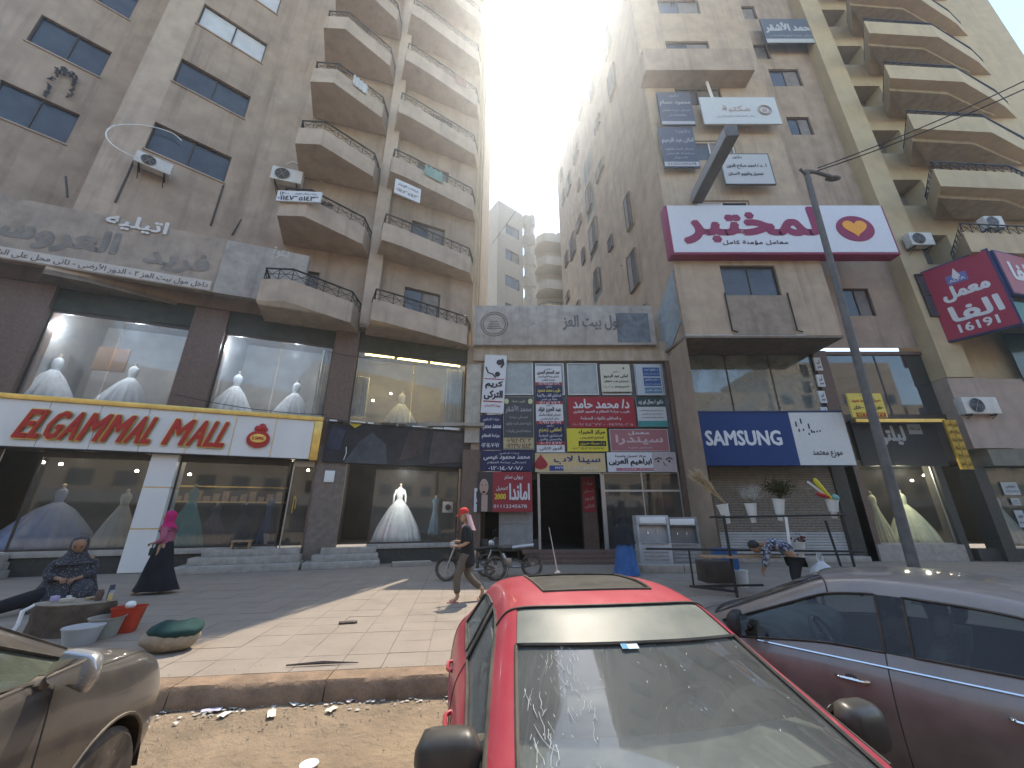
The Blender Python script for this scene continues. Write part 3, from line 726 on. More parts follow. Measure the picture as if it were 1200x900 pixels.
MOON = (.55, .58, .3)
k = cs(590, 465, 626, 527, 'dark grey sign with two pale moons and a tan strip of phone numbers', (.06, .065, .075), [('طبيب نساء', .5, .09, .45, .06, (.5, .5, .35)), ('محمد الأشقر', .5, .24, .86, .15, (.3, .3, .31), .03), ('اخصائى جراحة', .5, .4, .6, .06, (.35, .35, .35)), ('دكتوراه امراض النساء والتوليد', .5, .52, .84, .06, (.35, .35, .35)), ('متابعة الحمل والولادة', .5, .66, .8, .06, (.35, .35, .35)), ('٠١٠٩٤٢٠٣٤٦٣', .5, .83, .8, .08, (.12, .04, .03), .03), ('٠١٢٢٢٩٨١٤٤٣', .5, .93, .8, .08, (.12, .04, .03), .03)], [(.02, .78, .98, .98, (.42, .36, .2))], frame=(.3, .3, .26))
mb = MB()
for s_ in (-1, 1): mb.ball((s_ * k['wh'][0] * .4, -.01, k['wh'][1] * .91), .1, 8, sy=.08, sz=1.25)
mb.build('moon', flat(MOON), k)
k = cs(627, 429, 662, 530, 'tall column sign of alternating white and navy blocks split by red number strips', WHT,
   [('دكتور', .5, .04, .25, .025, INK), ('عبد المنعم النمرى', .5, .085, .86, .06, INK, .03), ('استشارى جراحة المخ والاعصاب', .5, .135, .8, .035, INK), ('جامعة القاهرة', .5, .175, .5, .03, INK), ('٠١١٢٩٢٤٥٨١٢٩', .5, .217, .8, .03, WHT, .03),
    ('دكتور', .5, .255, .25, .025, WHT), ('طبيب محمد محمود', .5, .30, .84, .055, (.6, .5, .1), .03), ('استشارى القلب والاوعية', .5, .36, .9, .045, WHT, .02), ('جامعة عين شمس', .5, .405, .6, .03, WHT), ('٠١٢٨٥٨٧٧٠٩', .5, .443, .8, .03, WHT, .03),
    ('دكتور', .5, .475, .25, .025, INK), ('عبد العزيز فؤاد', .5, .525, .84, .06, INK, .03), ('اخصائى الباطنة والسكر', .5, .585, .8, .035, INK), ('مناظير الجهاز الهضمى', .5, .63, .7, .03, INK), ('٠١٠٩٩٨٥٢٠٩٩', .5, .672, .8, .03, WHT, .03),
    ('دكتور', .5, .71, .25, .025, WHT), ('لطفى زمزم', .5, .76, .8, .06, (.6, .5, .1), .03), ('استشارى الجلدية', .5, .82, .84, .035, WHT), ('والتجميل والليزر', .5, .86, .8, .03, WHT), ('٠١٠٠٢٨٤٧٧', .5, .9, .8, .03, WHT, .03), ('الدور الثانى', .5, .96, .8, .04, INK)],
   [(0, .2, 1, .235, DRED), (0, .236, 1, .425, NAVY), (0, .426, 1, .46, DRED), (0, .655, 1, .69, DRED), (0, .691, 1, .885, NAVY), (0, .886, 1, .92, DRED)])
cs(703, 427, 741, 459, 'cream sign with black writing and a small star near the top', CRM, [('دكتور', .5, .28, .2, .06, INK), ('امانى عبد الرحيم', .5, .45, .8, .16, INK, .03), ('استشارى طب الاطفال', .5, .63, .8, .09, INK, .03), ('٠١٠٠٦٨٧٧٤٥٢٣', .5, .83, .84, .07, INK, .03), ('★', .78, .14, .08, .1, INK)])
BLU = (.04, .1, .26)
cs(744, 428, 778, 463, 'pale sign with stacked blue rounded panels and white writing', (.42, .47, .5), [('د. طارق احمد', .62, .16, .55, .08, WHT, .03), ('اخصائى الانف والاذن', .62, .3, .6, .05, WHT), ('د. ايمان ابراهيم', .62, .5, .55, .08, WHT, .03), ('اخصائى الاسنان', .62, .64, .6, .05, WHT), ('مركز طبى', .6, .84, .6, .07, WHT, .03)], [(.28, .08, .95, .38, BLU), (.28, .43, .95, .7, BLU), (.28, .75, .95, .94, (.1, .2, .3))])
cs(745, 466, 783, 500, 'sign with a dark green head, white middle and teal foot', (.52, .53, .54), [('دكتور / جمال ابو زيد', .5, .16, .86, .17, WHT, .03), ('استشارى امراض الكبد والجهاز الهضمى', .5, .45, .84, .06, INK), ('الموجات الصوتية والسونار', .5, .57, .7, .06, INK), ('مناظير الجهاز الهضمى', .5, .69, .8, .06, INK)], [(0, 0, 1, .32, (.03, .06, .06)), (0, .8, 1, 1, (.06, .25, .24))])
cs(665, 465, 746, 501, 'large red sign with bold white doctor name and surgery lines', DRED, [('د/ محمد حامد', .5, .23, .84, .3, WHT, .04), ('طبيب جراحة العظام و العمود الفقرى', .5, .5, .84, .13, WHT, .02), ('و المناظير بالقوات المسلحة', .48, .71, .6, .12, WHT, .02), ('٠١١٤٩٩٤٠١٦٥ - ٠١٠٠٩٨٤٥٦٧٧', .5, .9, .9, .08, (.5, .4, .4), .02)], [(0, .0, .004, .004, DRED)])
cs(664, 502, 713, 529, 'yellow sign with black writing and a black rounded name bar', YEL, [('مركز الخبراء', .62, .17, .66, .2, INK, .04), ('للعلاج الطبيعى', .62, .42, .58, .13, INK, .02), ('د / حسناء صبرى', .62, .66, .6, .16, YEL, .03), ('٠١٠٦٤٣٢١١٩٧', .5, .87, .8, .08, INK)], [(.28, .55, .96, .77, INK)])
PK = (.33, .14, .15)
cs(714, 503, 785, 529, 'faded pink red sign with big white outlined name and white border', PK, [('معمل', .5, .18, .36, .17, WHT, .04), ('سيندرا', .5, .48, .8, .42, (.55, .42, .42), .05), ('للتحاليل الطبية', .5, .84, .4, .07, WHT)], frame=(.5, .46, .45))
k = cs(627, 531, 710, 553, 'long tan sign with big navy lab name and a red drop', (.56, .43, .22), [('سينا لاب', .6, .36, .66, .42, (.03, .05, .18), .04), ('للتحاليل الطبية ١٩٢٣٥', .58, .8, .6, .16, WHT, .03)], [(.2, .66, .4, .94, (.03, .05, .2))], frame=(.5, .46, .36), n=-.14)
mb = MB(); mb.slab([(-.22, 0), (-.32, .2), (-.26, .36), (0, .78), (.26, .36), (.32, .2), (.22, 0), (0, -.08)], -.02, -.008)
mb.xf(Matrix.Translation((-k['wh'][0] * .42, 0, k['wh'][1] * .2)) @ Matrix.Diagonal((.9, 1, .72, 1))); mb.build('drop_mark', flat(DRED), k)
k = cs(711, 530, 794, 553, 'long white sign with a womans face print and black name', WHT, [('مركز تجميل وتنمية', .34, .2, .45, .15, INK, .02), ('ابراهيم العربى', .33, .52, .62, .4, INK, .04), ('جلدية وليزر', .45, .86, .5, .08, WHT)], [(.12, .8, .95, .95, (.4, .13, .18)), (.66, .02, .99, .98, (.42, .37, .37))], n=-.15)
W_, H_ = k['wh']; mb = MB()
for x_ in (.74, .9): mb.tube([(W_ * (x_ - .5 - .05), -.022, H_ * .62), (W_ * (x_ - .5), -.022, H_ * .72), (W_ * (x_ - .5 + .05), -.022, H_ * .66)], .02, 4); mb.ball((W_ * (x_ - .5), -.018, H_ * .54), .045, 6, sy=.2)
mb.tube([(W_ * .31, -.02, H_ * .5), (W_ * .33, -.02, H_ * .34), (W_ * .36, -.02, H_ * .33)], .012, 4)
mb.build('face_print', flat(INK), k)
cs(564, 528, 624, 552, 'navy sign with a white name and a large white phone number', NAVY, [('عيادة الدكتور', .55, .14, .4, .1, WHT), ('محمد محمود عيسى', .5, .36, .9, .22, WHT, .04), ('اخصائى جراحة العظام', .5, .6, .75, .14, WHT, .02), ('٠١٢٠١٤٠٧٠٧٨', .5, .86, .7, .18, WHT, .04)], n=-.22)
k = cs(560, 553, 624, 600, 'dark red beauty centre sign with a womans face and a yellow number', (.28, .03, .04), [('بيوتى سنتر', .66, .14, .34, .12, WHT, .02), ('اماندا', .77, .5, .36, .4, WHT, .03), ('لتجميل', .45, .42, .2, .12, WHT, .02), ('2000', .42, .62, .2, .13, (.65, .5, .05), .05), ('01112345678', .6, .86, .6, .08, WHT)], [(0, 0, .28, 1, (.05, .04, .04))], n=-.2)
W_, H_ = k['wh']; mb = MB()
mb.ball((-W_ * .38, -.0, H_ * .62), .26, 10, sx=.75, sy=.1, sz=1.25); mb.box(-W_ * .42, -W_ * .31, -.02, -.01, .02, H_ * .42); mb.build('face_print', flat((.42, .29, .24)), k, smooth=True)
mb = MB(); mb.ball((-W_ * .38, -.03, H_ * .49), .055, 6, sx=1.3, sy=.2, sz=.7)
for s_ in (-1, 1): mb.box(-W_ * .38 + s_ * .09 - .05, -W_ * .38 + s_ * .09 + .05, -.035, -.028, H_ * .66, H_ * .675)
mb.build('lips_print', flat((.12, .01, .02)), k)
for i, (x, y) in enumerate(((574, 596),)):
    pass
PG = 'little white print plates on the pillars'
for (x0, y0, x1, y1, nm) in ((788, 416, 801, 431, 'beside the cream sign, on the left pillar'), (953, 419, 965, 434, 'topmost of the column right of the mezzanine glass'), (956, 439, 968, 453, 'second down right of the mezzanine glass'), (958, 458, 970, 472, 'third down right of the mezzanine glass'), (961, 477, 972, 488, 'lowest, just above the white half of the fascia')):
    n_ = -.12 if x0 < 800 else -.3
    sign(FC, (x0, y0), (x1, y1), n_, 'small white plate with black print, ' + nm, WHT, [('لى', .5, .35, .4, .35, INK, .04), ('مصر', .5, .78, .6, .22, INK, .03)], name='wall_plate', cat='plate', group=PG)
mb = MB()
for i in range(4): 
    a = CP(791 + i * 2, 436 + i * 19, -.13); b = CP(793 + i * 2, 450 + i * 19, -.13); mb.box(a[0], a[0] + .05, -.03, 0, b[1], a[1])
mb.xf(OM(FC, cb)).build('paint_mark', M['white'], cb)
# small arabic plate on the shop pillar and box
sign(FC, (556, 572), (566, 600), -.18, 'narrow white vertical plate with black strokes beside the dark red sign', WHT, [('اا', .5, .3, .5, .3, INK, .04), ('لا', .5, .7, .6, .3, INK, .04)], name='wall_plate', cat='plate')

# ------------------------------------------------------------------ RIGHT BUILDING
rb = thing('corner_building', 'tall beige apartment block with a projecting bay above the electronics shop', 'building', (11, 17, 0))
YB = 14.6; FB = Frame(0, YB, 0)          # bay face
FR = Frame(0, 16.4, 0)                   # recessed face
def BP(x, y, n=0): return FB.px((x, y), n)
def RP(x, y, n=0): return FR.px((x, y), n)
bx0, bx1 = .499 * YB, .953 * YB; zbay = 8.85; HB = 42
hol = []
def pxh(P, a, b, c, d): u0, z1 = P(a, b); u1, z0 = P(c, d); return (u0, u1, z0, z1)
h1 = pxh(BP, 843, 311, 917, 346); hol.append(h1)
fz = 3.9
ups = [(bx0 + 1.6, bx0 + 4.1, h1[2] + fz * i + (.0), h1[2] + fz * i + 1.35) for i in range(1, 8)]
t = MB(); wall_grid(t, bx0, bx1, zbay, HB, [h1] + ups, 0, .2); t.xf(OM(FB, rb)).build('wall', mat('bay_plaster', (.42, .325, .235), .9, var=.18, scale=1.3, bump=.3, bscale=30, streak=.65, dirt=(.2, .16, .12)), rb)
window(rb, *h1, .12, 2, 1, M['win_dark'], mtx=OM(FB, rb))
for i, h in enumerate(ups): window(rb, *h, .12, 2, 1, [M['win_dark'], M['curtain']] if i else [M['win_light'], M['win_dark']], M['white'] if i in (0, 1) else None, mtx=OM(FB, rb))
def rbox(name, m, u0, u1, n0, n1, z0, z1, F=FB, **kw): return MB().box(u0, u1, n0, n1, z0, z1).xf(OM(F, rb)).build(name, m, rb, **kw)
rbox('apron_panel', mat('stained_apron', (.29, .235, .18), .9, streak=.6), h1[0] - .02, h1[1] + .1, -.03, 0, zbay + .02, h1[2] - .02)
for x in (h1[0] - .05, h1[1] + .2):
    mb = MB(); mb.tube([(x, -.05, h1[2] + .1), (x, -.05, zbay + .2), (x + .2, -.07, zbay + .12)], .03, 5); mb.xf(OM(FB, rb)).build('drain_pipe', M['black'], rb)
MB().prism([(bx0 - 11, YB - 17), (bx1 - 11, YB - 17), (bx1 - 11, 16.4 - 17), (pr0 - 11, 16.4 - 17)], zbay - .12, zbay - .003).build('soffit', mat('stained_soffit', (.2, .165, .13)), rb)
rbox('wall', M['plaster'], bx1 - .001, bx1, .001, 1.8, zbay, HB)
# balcony slab high on the bay and awning
a = BP(757, 82, -.9); b = BP(885, 82, -.9); rbox('balcony', M['plaster'], a[0], b[0], -.9, 0, a[1], a[1] + 1.7)
# recessed face
u_p = 1.165 * 16.4
rh = [pxh(RP, 900, 81, 942, 101), pxh(RP, 921, 137, 955, 158), pxh(RP, 985, 338, 1028, 370)]
wz = rh[2]
rh = [(max(bx1 + .25, a), b, c, d) for a, b, c, d in rh] + [(bx1 + .9, bx1 + 2.6, 15.3, 16.7), (bx1 + .9, bx1 + 2.6, 29.2, 30.6), (bx1 + .9, bx1 + 2.6, 33.2, 34.6)]
zrb = RP(1030, 408)[1]
t = MB(); wall_grid(t, bx1 + .001, u_p, zrb, HB, rh, 0, .2); t.xf(OM(FR, rb)).build('wall', M['plaster'], rb)
for h in rh: window(rb, *h, .12, 2, 1, [M['win_dark'], M['curtain']], mtx=OM(FR, rb))
MB().box(bx0, u_p, 0, 12, HB - .1, HB + .5).xf(OM(FB, rb)).build('roof', M['plaster'], rb)
# mezzanine band: glass strips and beam
zm1 = RP(870, 412)[1]; zm0 = RP(870, 486)[1]
rbox('beam', M['brown'], pr1, u_p, -.02, 3, zm1, zbay - .12, FR)
rbox('floor_slab', M['frame'], pr1, u_p, -.05, 6, zm0 - .35, zm0, FR)
up0 = RP(960, 450)[0]; up1 = RP(976, 450)[0]
rbox('pillar', M['brown'], up0, up1, -.1, .5, 0, zm1, FR)
room(pr1, u_p, zm0, zm1, 3.5, M['room_light'], FR, rb)
gm2 = glass('greenish_dusty_glass', (.62, .68, .66), .16, dirtyness=.55, dirt=(.30, .33, .31))
gm3 = glass('dark_mezzanine_glass', (.35, .37, .38), .12, dirtyness=.22, dirt=(.2, .2, .2))
for (a, b, n, g) in ((pr1 + .02, up0, 3, gm2), (up1, u_p - .02, 2, gm3)):
    fr = MB(); 
    for i in range(n + 1): x = a + (b - a) * i / n; fr.box(x - .03, x + .03, .04, .1, zm0, zm1)
    f = fr.xf(OM(FR, rb)).build('shop_window', M['frame'], rb)
    for i in range(n):
        x0 = a + (b - a) * i / n; x1 = a + (b - a) * (i + 1) / n
        MB().box(x0 + .02, x1 - .02, .055, .067, zm0, zm1).xf(OM(FR, rb)).build('pane', g, f)
# ground: roller shutter with individual slats
sx0, sx1 = RP(838, 600)[0], RP(985, 600)[0]; szt = RP(900, 545)[1]
rbox('wall', M['brown'], pr1, sx0 + .0, -.08, .4, 0, zm0 - .35, FR)
rbox('shutter_box', M['frame'], sx0, sx1, -.1, .4, szt, zm0 - .35, FR)
sh_m = mat('brown_grey_shutter', (.26, .225, .185), .6, .1, var=.2, scale=4, streak=.3)
sh_l = mat('pale_grey_shutter', (.42, .42, .41), .5, .1, var=.15, scale=4)
ns = 34; zb_ = .25
slat = MB(); slat.slab([(0, 0), (1, 0), (1, 1), (0, 1)], 0, .02)
perf = mat('perforated_shutter', (.24, .205, .165), .65, .1, var=.45, scale=22)
for i in range(ns):
    z0 = zb_ + (szt - zb_) * i / ns; z1 = zb_ + (szt - zb_) * (i + 1) / ns; H = z1 - z0
    mb = MB(); L = sx1 - sx0
    pr_ = [(0, 0), (-.018, H * .25), (-.018, H * .7), (0, H * .93)]
    vs = [(sx0, p[0], z0 + p[1]) for p in pr_] + [(sx1, p[0], z0 + p[1]) for p in pr_]
    mb.add(vs, [(k, k + 4, k + 5, k + 1) for k in range(3)]); mb.xf(OM(FR, rb))
    me = mb.mesh('slat', sh_l if i < 8 else (perf if i < 24 else sh_m)); link('slat', me, rb)
rbox('shutter_backing', M['darkstone'], sx0, sx1, .02, .06, 0, szt, FR)
rbox('plinth', M['step'], sx0 - .4, sx1 + .3, -.5, .0, 0, .2, FR, bevel=.01)
# dark bridal shop to the right
gx0, gx1 = RP(1012, 600)[0], RP(1110, 600)[0]
rbox('pillar', M['darkstone'], sx1, gx0, -.1, .4, 0, zm0 - .35, FR)
rbox('pillar', M['darkstone'], gx1, gx1 + .3, -.1, .4, 0, zm0 - .35, FR)
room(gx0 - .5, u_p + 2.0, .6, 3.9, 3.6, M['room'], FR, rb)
rbox('plinth', M['step'], gx0, gx1, -.2, .3, 0, .6, FR)
fr = MB(); fr.box(gx0, gx1, .02, .07, .602, .66); fr.box(gx0, gx1, .02, .07, 3.7, 3.9); fr.box(gx0, gx0 + .05, .02, .07, .66, 3.7); fr.box(gx1 - .05, gx1, .02, .07, .66, 3.7)
f = fr.xf(OM(FR, rb)).build('shop_window', M['alu'], rb)
MB().box(gx0 + .04, gx1 - .04, .035, .047, .64, 3.72).xf(OM(FR, rb)).build('pane', glass('clear_shop_glass', (.92, .93, .92), .02, dirtyness=.04), f)
rbox('lintel', M['frame'], gx0, u_p, .02, .3, 3.9, zm0 - .35, FR)
MWIN = mat('matt_dusty_pane', (.09, .09, .095), .85, var=.3, spec=.1)
# alley side wall with clutter of openings
FW = Frame.line((bx0, YB), (5.5, 36)); LW = math.hypot(bx0 - 5.5, 36 - YB)
ah = []
for i, u in enumerate((3.2, 6.4, 9.5, 12.4, 15.5, 18.5)):
    for j in range(8):
        z = 10.4 + 3.9 * j; hh = 1.4 if i % 2 else 2.3
        z += random.uniform(-.35, .35); uu = u + random.uniform(-.4, .4)
        if random.random() < .68: ah.append((uu, uu + random.choice((.8, 1.2, 1.7)), z - (hh - 1.4), z + random.choice((.9, 1.4))))
t = MB(); wall_grid(t, 0, LW, 0, HB, ah, 0, .2); t.xf(OM(FW, rb)).build('wall', M['plaster'], rb)
for i, h in enumerate(ah):
    window(rb, *h, .12, 2, 1, [MWIN, M['curtain']] if i % 3 else [MWIN], mtx=OM(FW, rb))
    if h[3] - h[2] > 2 and i % 2 == 0:
        b_ = MB(); b_.box(h[0] - .2, h[1] + .2, -.75, 0, h[2] - .15, h[2] - .02); b_.box(h[0] - .2, h[1] + .2, -.75, -.68, h[2] - .02, h[2] + .75); b_.box(h[0] - .2, h[0] - .13, -.68, 0, h[2] - .02, h[2] + .75); b_.box(h[1] + .13, h[1] + .2, -.68, 0, h[2] - .02, h[2] + .75)
        b_.xf(OM(FW, rb)).build('balcony', M['plaster_light'], rb)
for u in (1.4, 2.6, 5.6, 8.4, 11.6, 14.7, 17.6):
    mb = MB(); mb.tube([(u, -.08, 6), (u, -.08, HB - 1)], .07, 6); mb.xf(OM(FW, rb)).build('drain_pipe', M['frame'], rb)
bw = MB()
for j in range(5): bw.box(9.3, 11.4, -1.1, 0, 13 + 3.9 * j, 15.2 + 3.9 * j)
bw.xf(OM(FW, rb)).build('enclosed_balcony', mat('green_grey_cladding', (.15, .19, .18), .7, var=.2, streak=.3), rb)

# ------------------------------------------------------------------ FAR RIGHT BUILDING with curved balconies
fb = thing('apartment_building', 'yellowish cream apartment tower with wide faceted balconies beside the leaning street lamp', 'building', (21, 17, 0))
FF = Frame(0, 16.3, 0)
def FPX(x, y, n=0): return FF.px((x, y), n)
def fbox(name, m, u0, u1, n0, n1, z0, z1, F=FF, **kw): return MB().box(u0, u1, n0, n1, z0, z1).xf(OM(F, fb)).build(name, m, fb, **kw)
p0, p1 = 1.165 * 16.3, 1.24 * 16.3
fbox('pilaster', M['cream'], p0 + .02, p1, -.55, 1, 7.4, 44)
fbox('pilaster', M['pinkstone'], p0 + .02, p1 + .5, -.5, 1, 4.3, 7.38)
fbox('pillar', M['darkstone'], p0 + .02, p0 + .5, -.2, .4, 0, 3.6)
FLH = 3.72
zf = [FPX(0, 199, -2.2)[1] - 1.0 + FLH * i for i in range(-1, 8)]
uR = 32.4
hol = [(p1 + .1, p1 + 2.3, z + .95, z + 2.75) for z in zf]
hol += [(p1 + 3.6, p1 + 5.4, z + .2, z + 2.6) for z in zf]
t = MB(); wall_grid(t, p1, uR, 3.9, 44, hol, 0, 1.1); t.xf(OM(FF, fb)).build('wall', M['cream'], fb)
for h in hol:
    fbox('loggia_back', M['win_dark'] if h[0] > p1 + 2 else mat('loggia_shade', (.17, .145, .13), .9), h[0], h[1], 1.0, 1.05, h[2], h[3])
fbox('roof', M['cream'], p0, uR, 0, 10, 44, 44.5)
fbox('wall', M['cream'], uR, uR + .2, 0, 10, 0, 44)
for i, z in enumerate(zf):
    pts = [(p1 + 2.0, 16.31), (20.25, 14.1), (24.4, 14.3), (28.2, 15.6), (29.8, 16.31)]
    balcony(pts, z, fb, ph=1.05, rail=.5 if i < 2 else .28, m=M['cream'])
    lo = [(p1 + 2.6, 16.0), (20.6, 14.6), (24.0, 14.8), (27.2, 15.8), (28, 16.0)]
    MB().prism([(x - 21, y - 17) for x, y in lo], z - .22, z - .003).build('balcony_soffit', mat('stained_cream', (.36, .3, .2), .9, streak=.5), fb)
fbox('wall', M['pinkstone'], p1 + .5, uR, -.35, .4, 4.3, 7.38)
fbox('beam', mat('grey_green_beam', (.2, .19, .155), .8, streak=.3), p1 - .6, uR, -.45, .4, 3.6, 4.29)
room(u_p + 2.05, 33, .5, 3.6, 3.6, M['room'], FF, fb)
wn = FPX(1157, 380, -.34); 
ux0 = FPX(1163, 600)[0]
fr = MB(); 
for x in (ux0, ux0 + 2.4, ux0 + 4.8): fr.box(x, x + .07, .02, .1, .45, 3.6)
fr.box(ux0, ux0 + 5, .022, .098, .4, .5)
f = fr.xf(OM(FF, fb)).build('shop_window', M['alu'], fb)
MB().box(ux0 + .03, ux0 + 5, .04, .05, .45, 3.6).xf(OM(FF, fb)).build('pane', M['shopglass'], f)
fbox('plinth', M['darkstone'], ux0 - 1.2, ux0 + 6, -.05, .3, 0, .45)
fbox('shop_window', M['shopglass'], p0 + .55, ux0, .04, .05, .45, 3.6)
h = pxh(FPX, 1163, 395, 1215, 450); fbox('shop_window', mat('greenish_window', (.06, .1, .09), .2, spec=.6), h[0], h[1] + 2, -.4, -.36, h[2], h[3])
h = pxh(FPX, 1062, 330, 1088, 378); window(fb, p0 + .3, p1 - .1, h[2], h[3], -.62, 1, 2, M['win_dark'], mtx=OM(FF, fb))

# ------------------------------------------------------------------ buildings deep in the alley
def far_block():
    root = thing('apartment_building', 'pale plain apartment block with one window column seen through the alley gap', 'building', (-2, 40, 0))
    zt = at(583, 235, 38).z
    a, b, c = (at(569, 300, 39.5).x - .5, 41.0), (at(583, 300, 38).x, 38.0), (at(613, 300, 40).x, 40.5)
    def seg(p, q, holes, z1):
        F = Frame.line(p, q); L = math.hypot(q[0] - p[0], q[1] - p[1]); t = MB(); wall_grid(t, 0, L, 0, z1, holes, 0, .2); t.xf(OM(F, root)).build('wall', M['far'], root); return F, L
    seg(a, b, [], zt)
    F, L = Frame.line(b, c), math.hypot(c[0] - b[0], c[1] - b[1])
    hs = [(L * .3, L * .85, z, z + 1.5) for z in [zt - 4.3 - 3.75 * i for i in range(9)]]
    seg(b, c, hs, zt - .2)
    for i, h in enumerate(hs): window(root, *h, .1, 2, 1, [M['win_dark'], M['curtain']] if i % 2 else M['win_dark'], mtx=OM(F, root))
    MB().prism([(p[0] + 2, p[1] - 40) for p in (a, b, c, (c[0], 52), (a[0], 52))], zt - .25, zt + .1).build('roof', M['far'], root)
far_block()
def rib_tower():
    x0, x1 = at(613, 300, 40.5).x, at(628, 300, 41).x
    zt = at(620, 250, 40.5).z
    root = thing('stair_tower', 'slim rounded stair tower with chevron vents between the pale blocks in the alley gap', 'tower', ((x0 + x1) / 2, 41.2, 0))
    r = (x1 - x0) / 2
    MB().lathe([(r * .8, 0), (r * .8, zt - .6), (r * .6, zt - .1), (.05, zt + .1)], n=16).build('shaft', M['far'], root, smooth=True)
    for i in range(12):
        z = zt - 2.2 - 3.1 * i
        mb = MB(); mb.loft([[(r * math.cos(q) * s, r * math.sin(q) * s, z + dz + .5 * abs(math.cos(q * 1))) for q in [2 * math.pi * k / 16 for k in range(16)]] for s, dz in ((.8, 0), (1.02, .2), (1.02, 1.6), (.8, 1.9))], cap=False)
        mb.build('vent_band', M['far'], root)
rib_tower()
def round_block():
    root = thing('apartment_building', 'distant block with curved balcony fronts stepping down at the back of the alley', 'building', (4, 45, 0))
    x0 = at(626, 320, 44).x; zt = at(650, 285, 44).z
    MB().box(x0, x0 + 9, 44, 54, 0, zt + .0).build('wall', M['far'], root, off=root.location)
    for i in range(8):
        z = zt - 1.5 - 3.6 * i
        poly = [(x0 - .1, 43.99), (x0 + .4, 42.3), (x0 + 1.4, 41.6), (x0 + 2.6, 41.9), (x0 + 9, 43.2), (x0 + 9, 43.99)]
        balcony(poly, z, root, ph=1.3, rail=0 if i != 3 else .4, m=M['far'] if i < 3 else M['cream'])
        fr = window(root, x0 + 1.2, x0 + 2.8, z + .2, z + 2.4, -.05, 2, 1, M['win_dark'], mtx=Matrix.Translation((0, 44, 0) - root.location if False else Vector((0, 44, 0)) - root.location))
    mb = MB()
    for k in range(3): mb.ball((x0 + 2.5 + k * 1.1, 43.5, zt + .9), .5, 8, sy=.3); mb.tube([(x0 + 2.5 + k * 1.1, 43.6, zt), (x0 + 2.5 + k * 1.1, 43.6, zt + .9)], .05, 5)
    mb.build('satellite_dish', M['far'], root, off=root.location)
round_block()
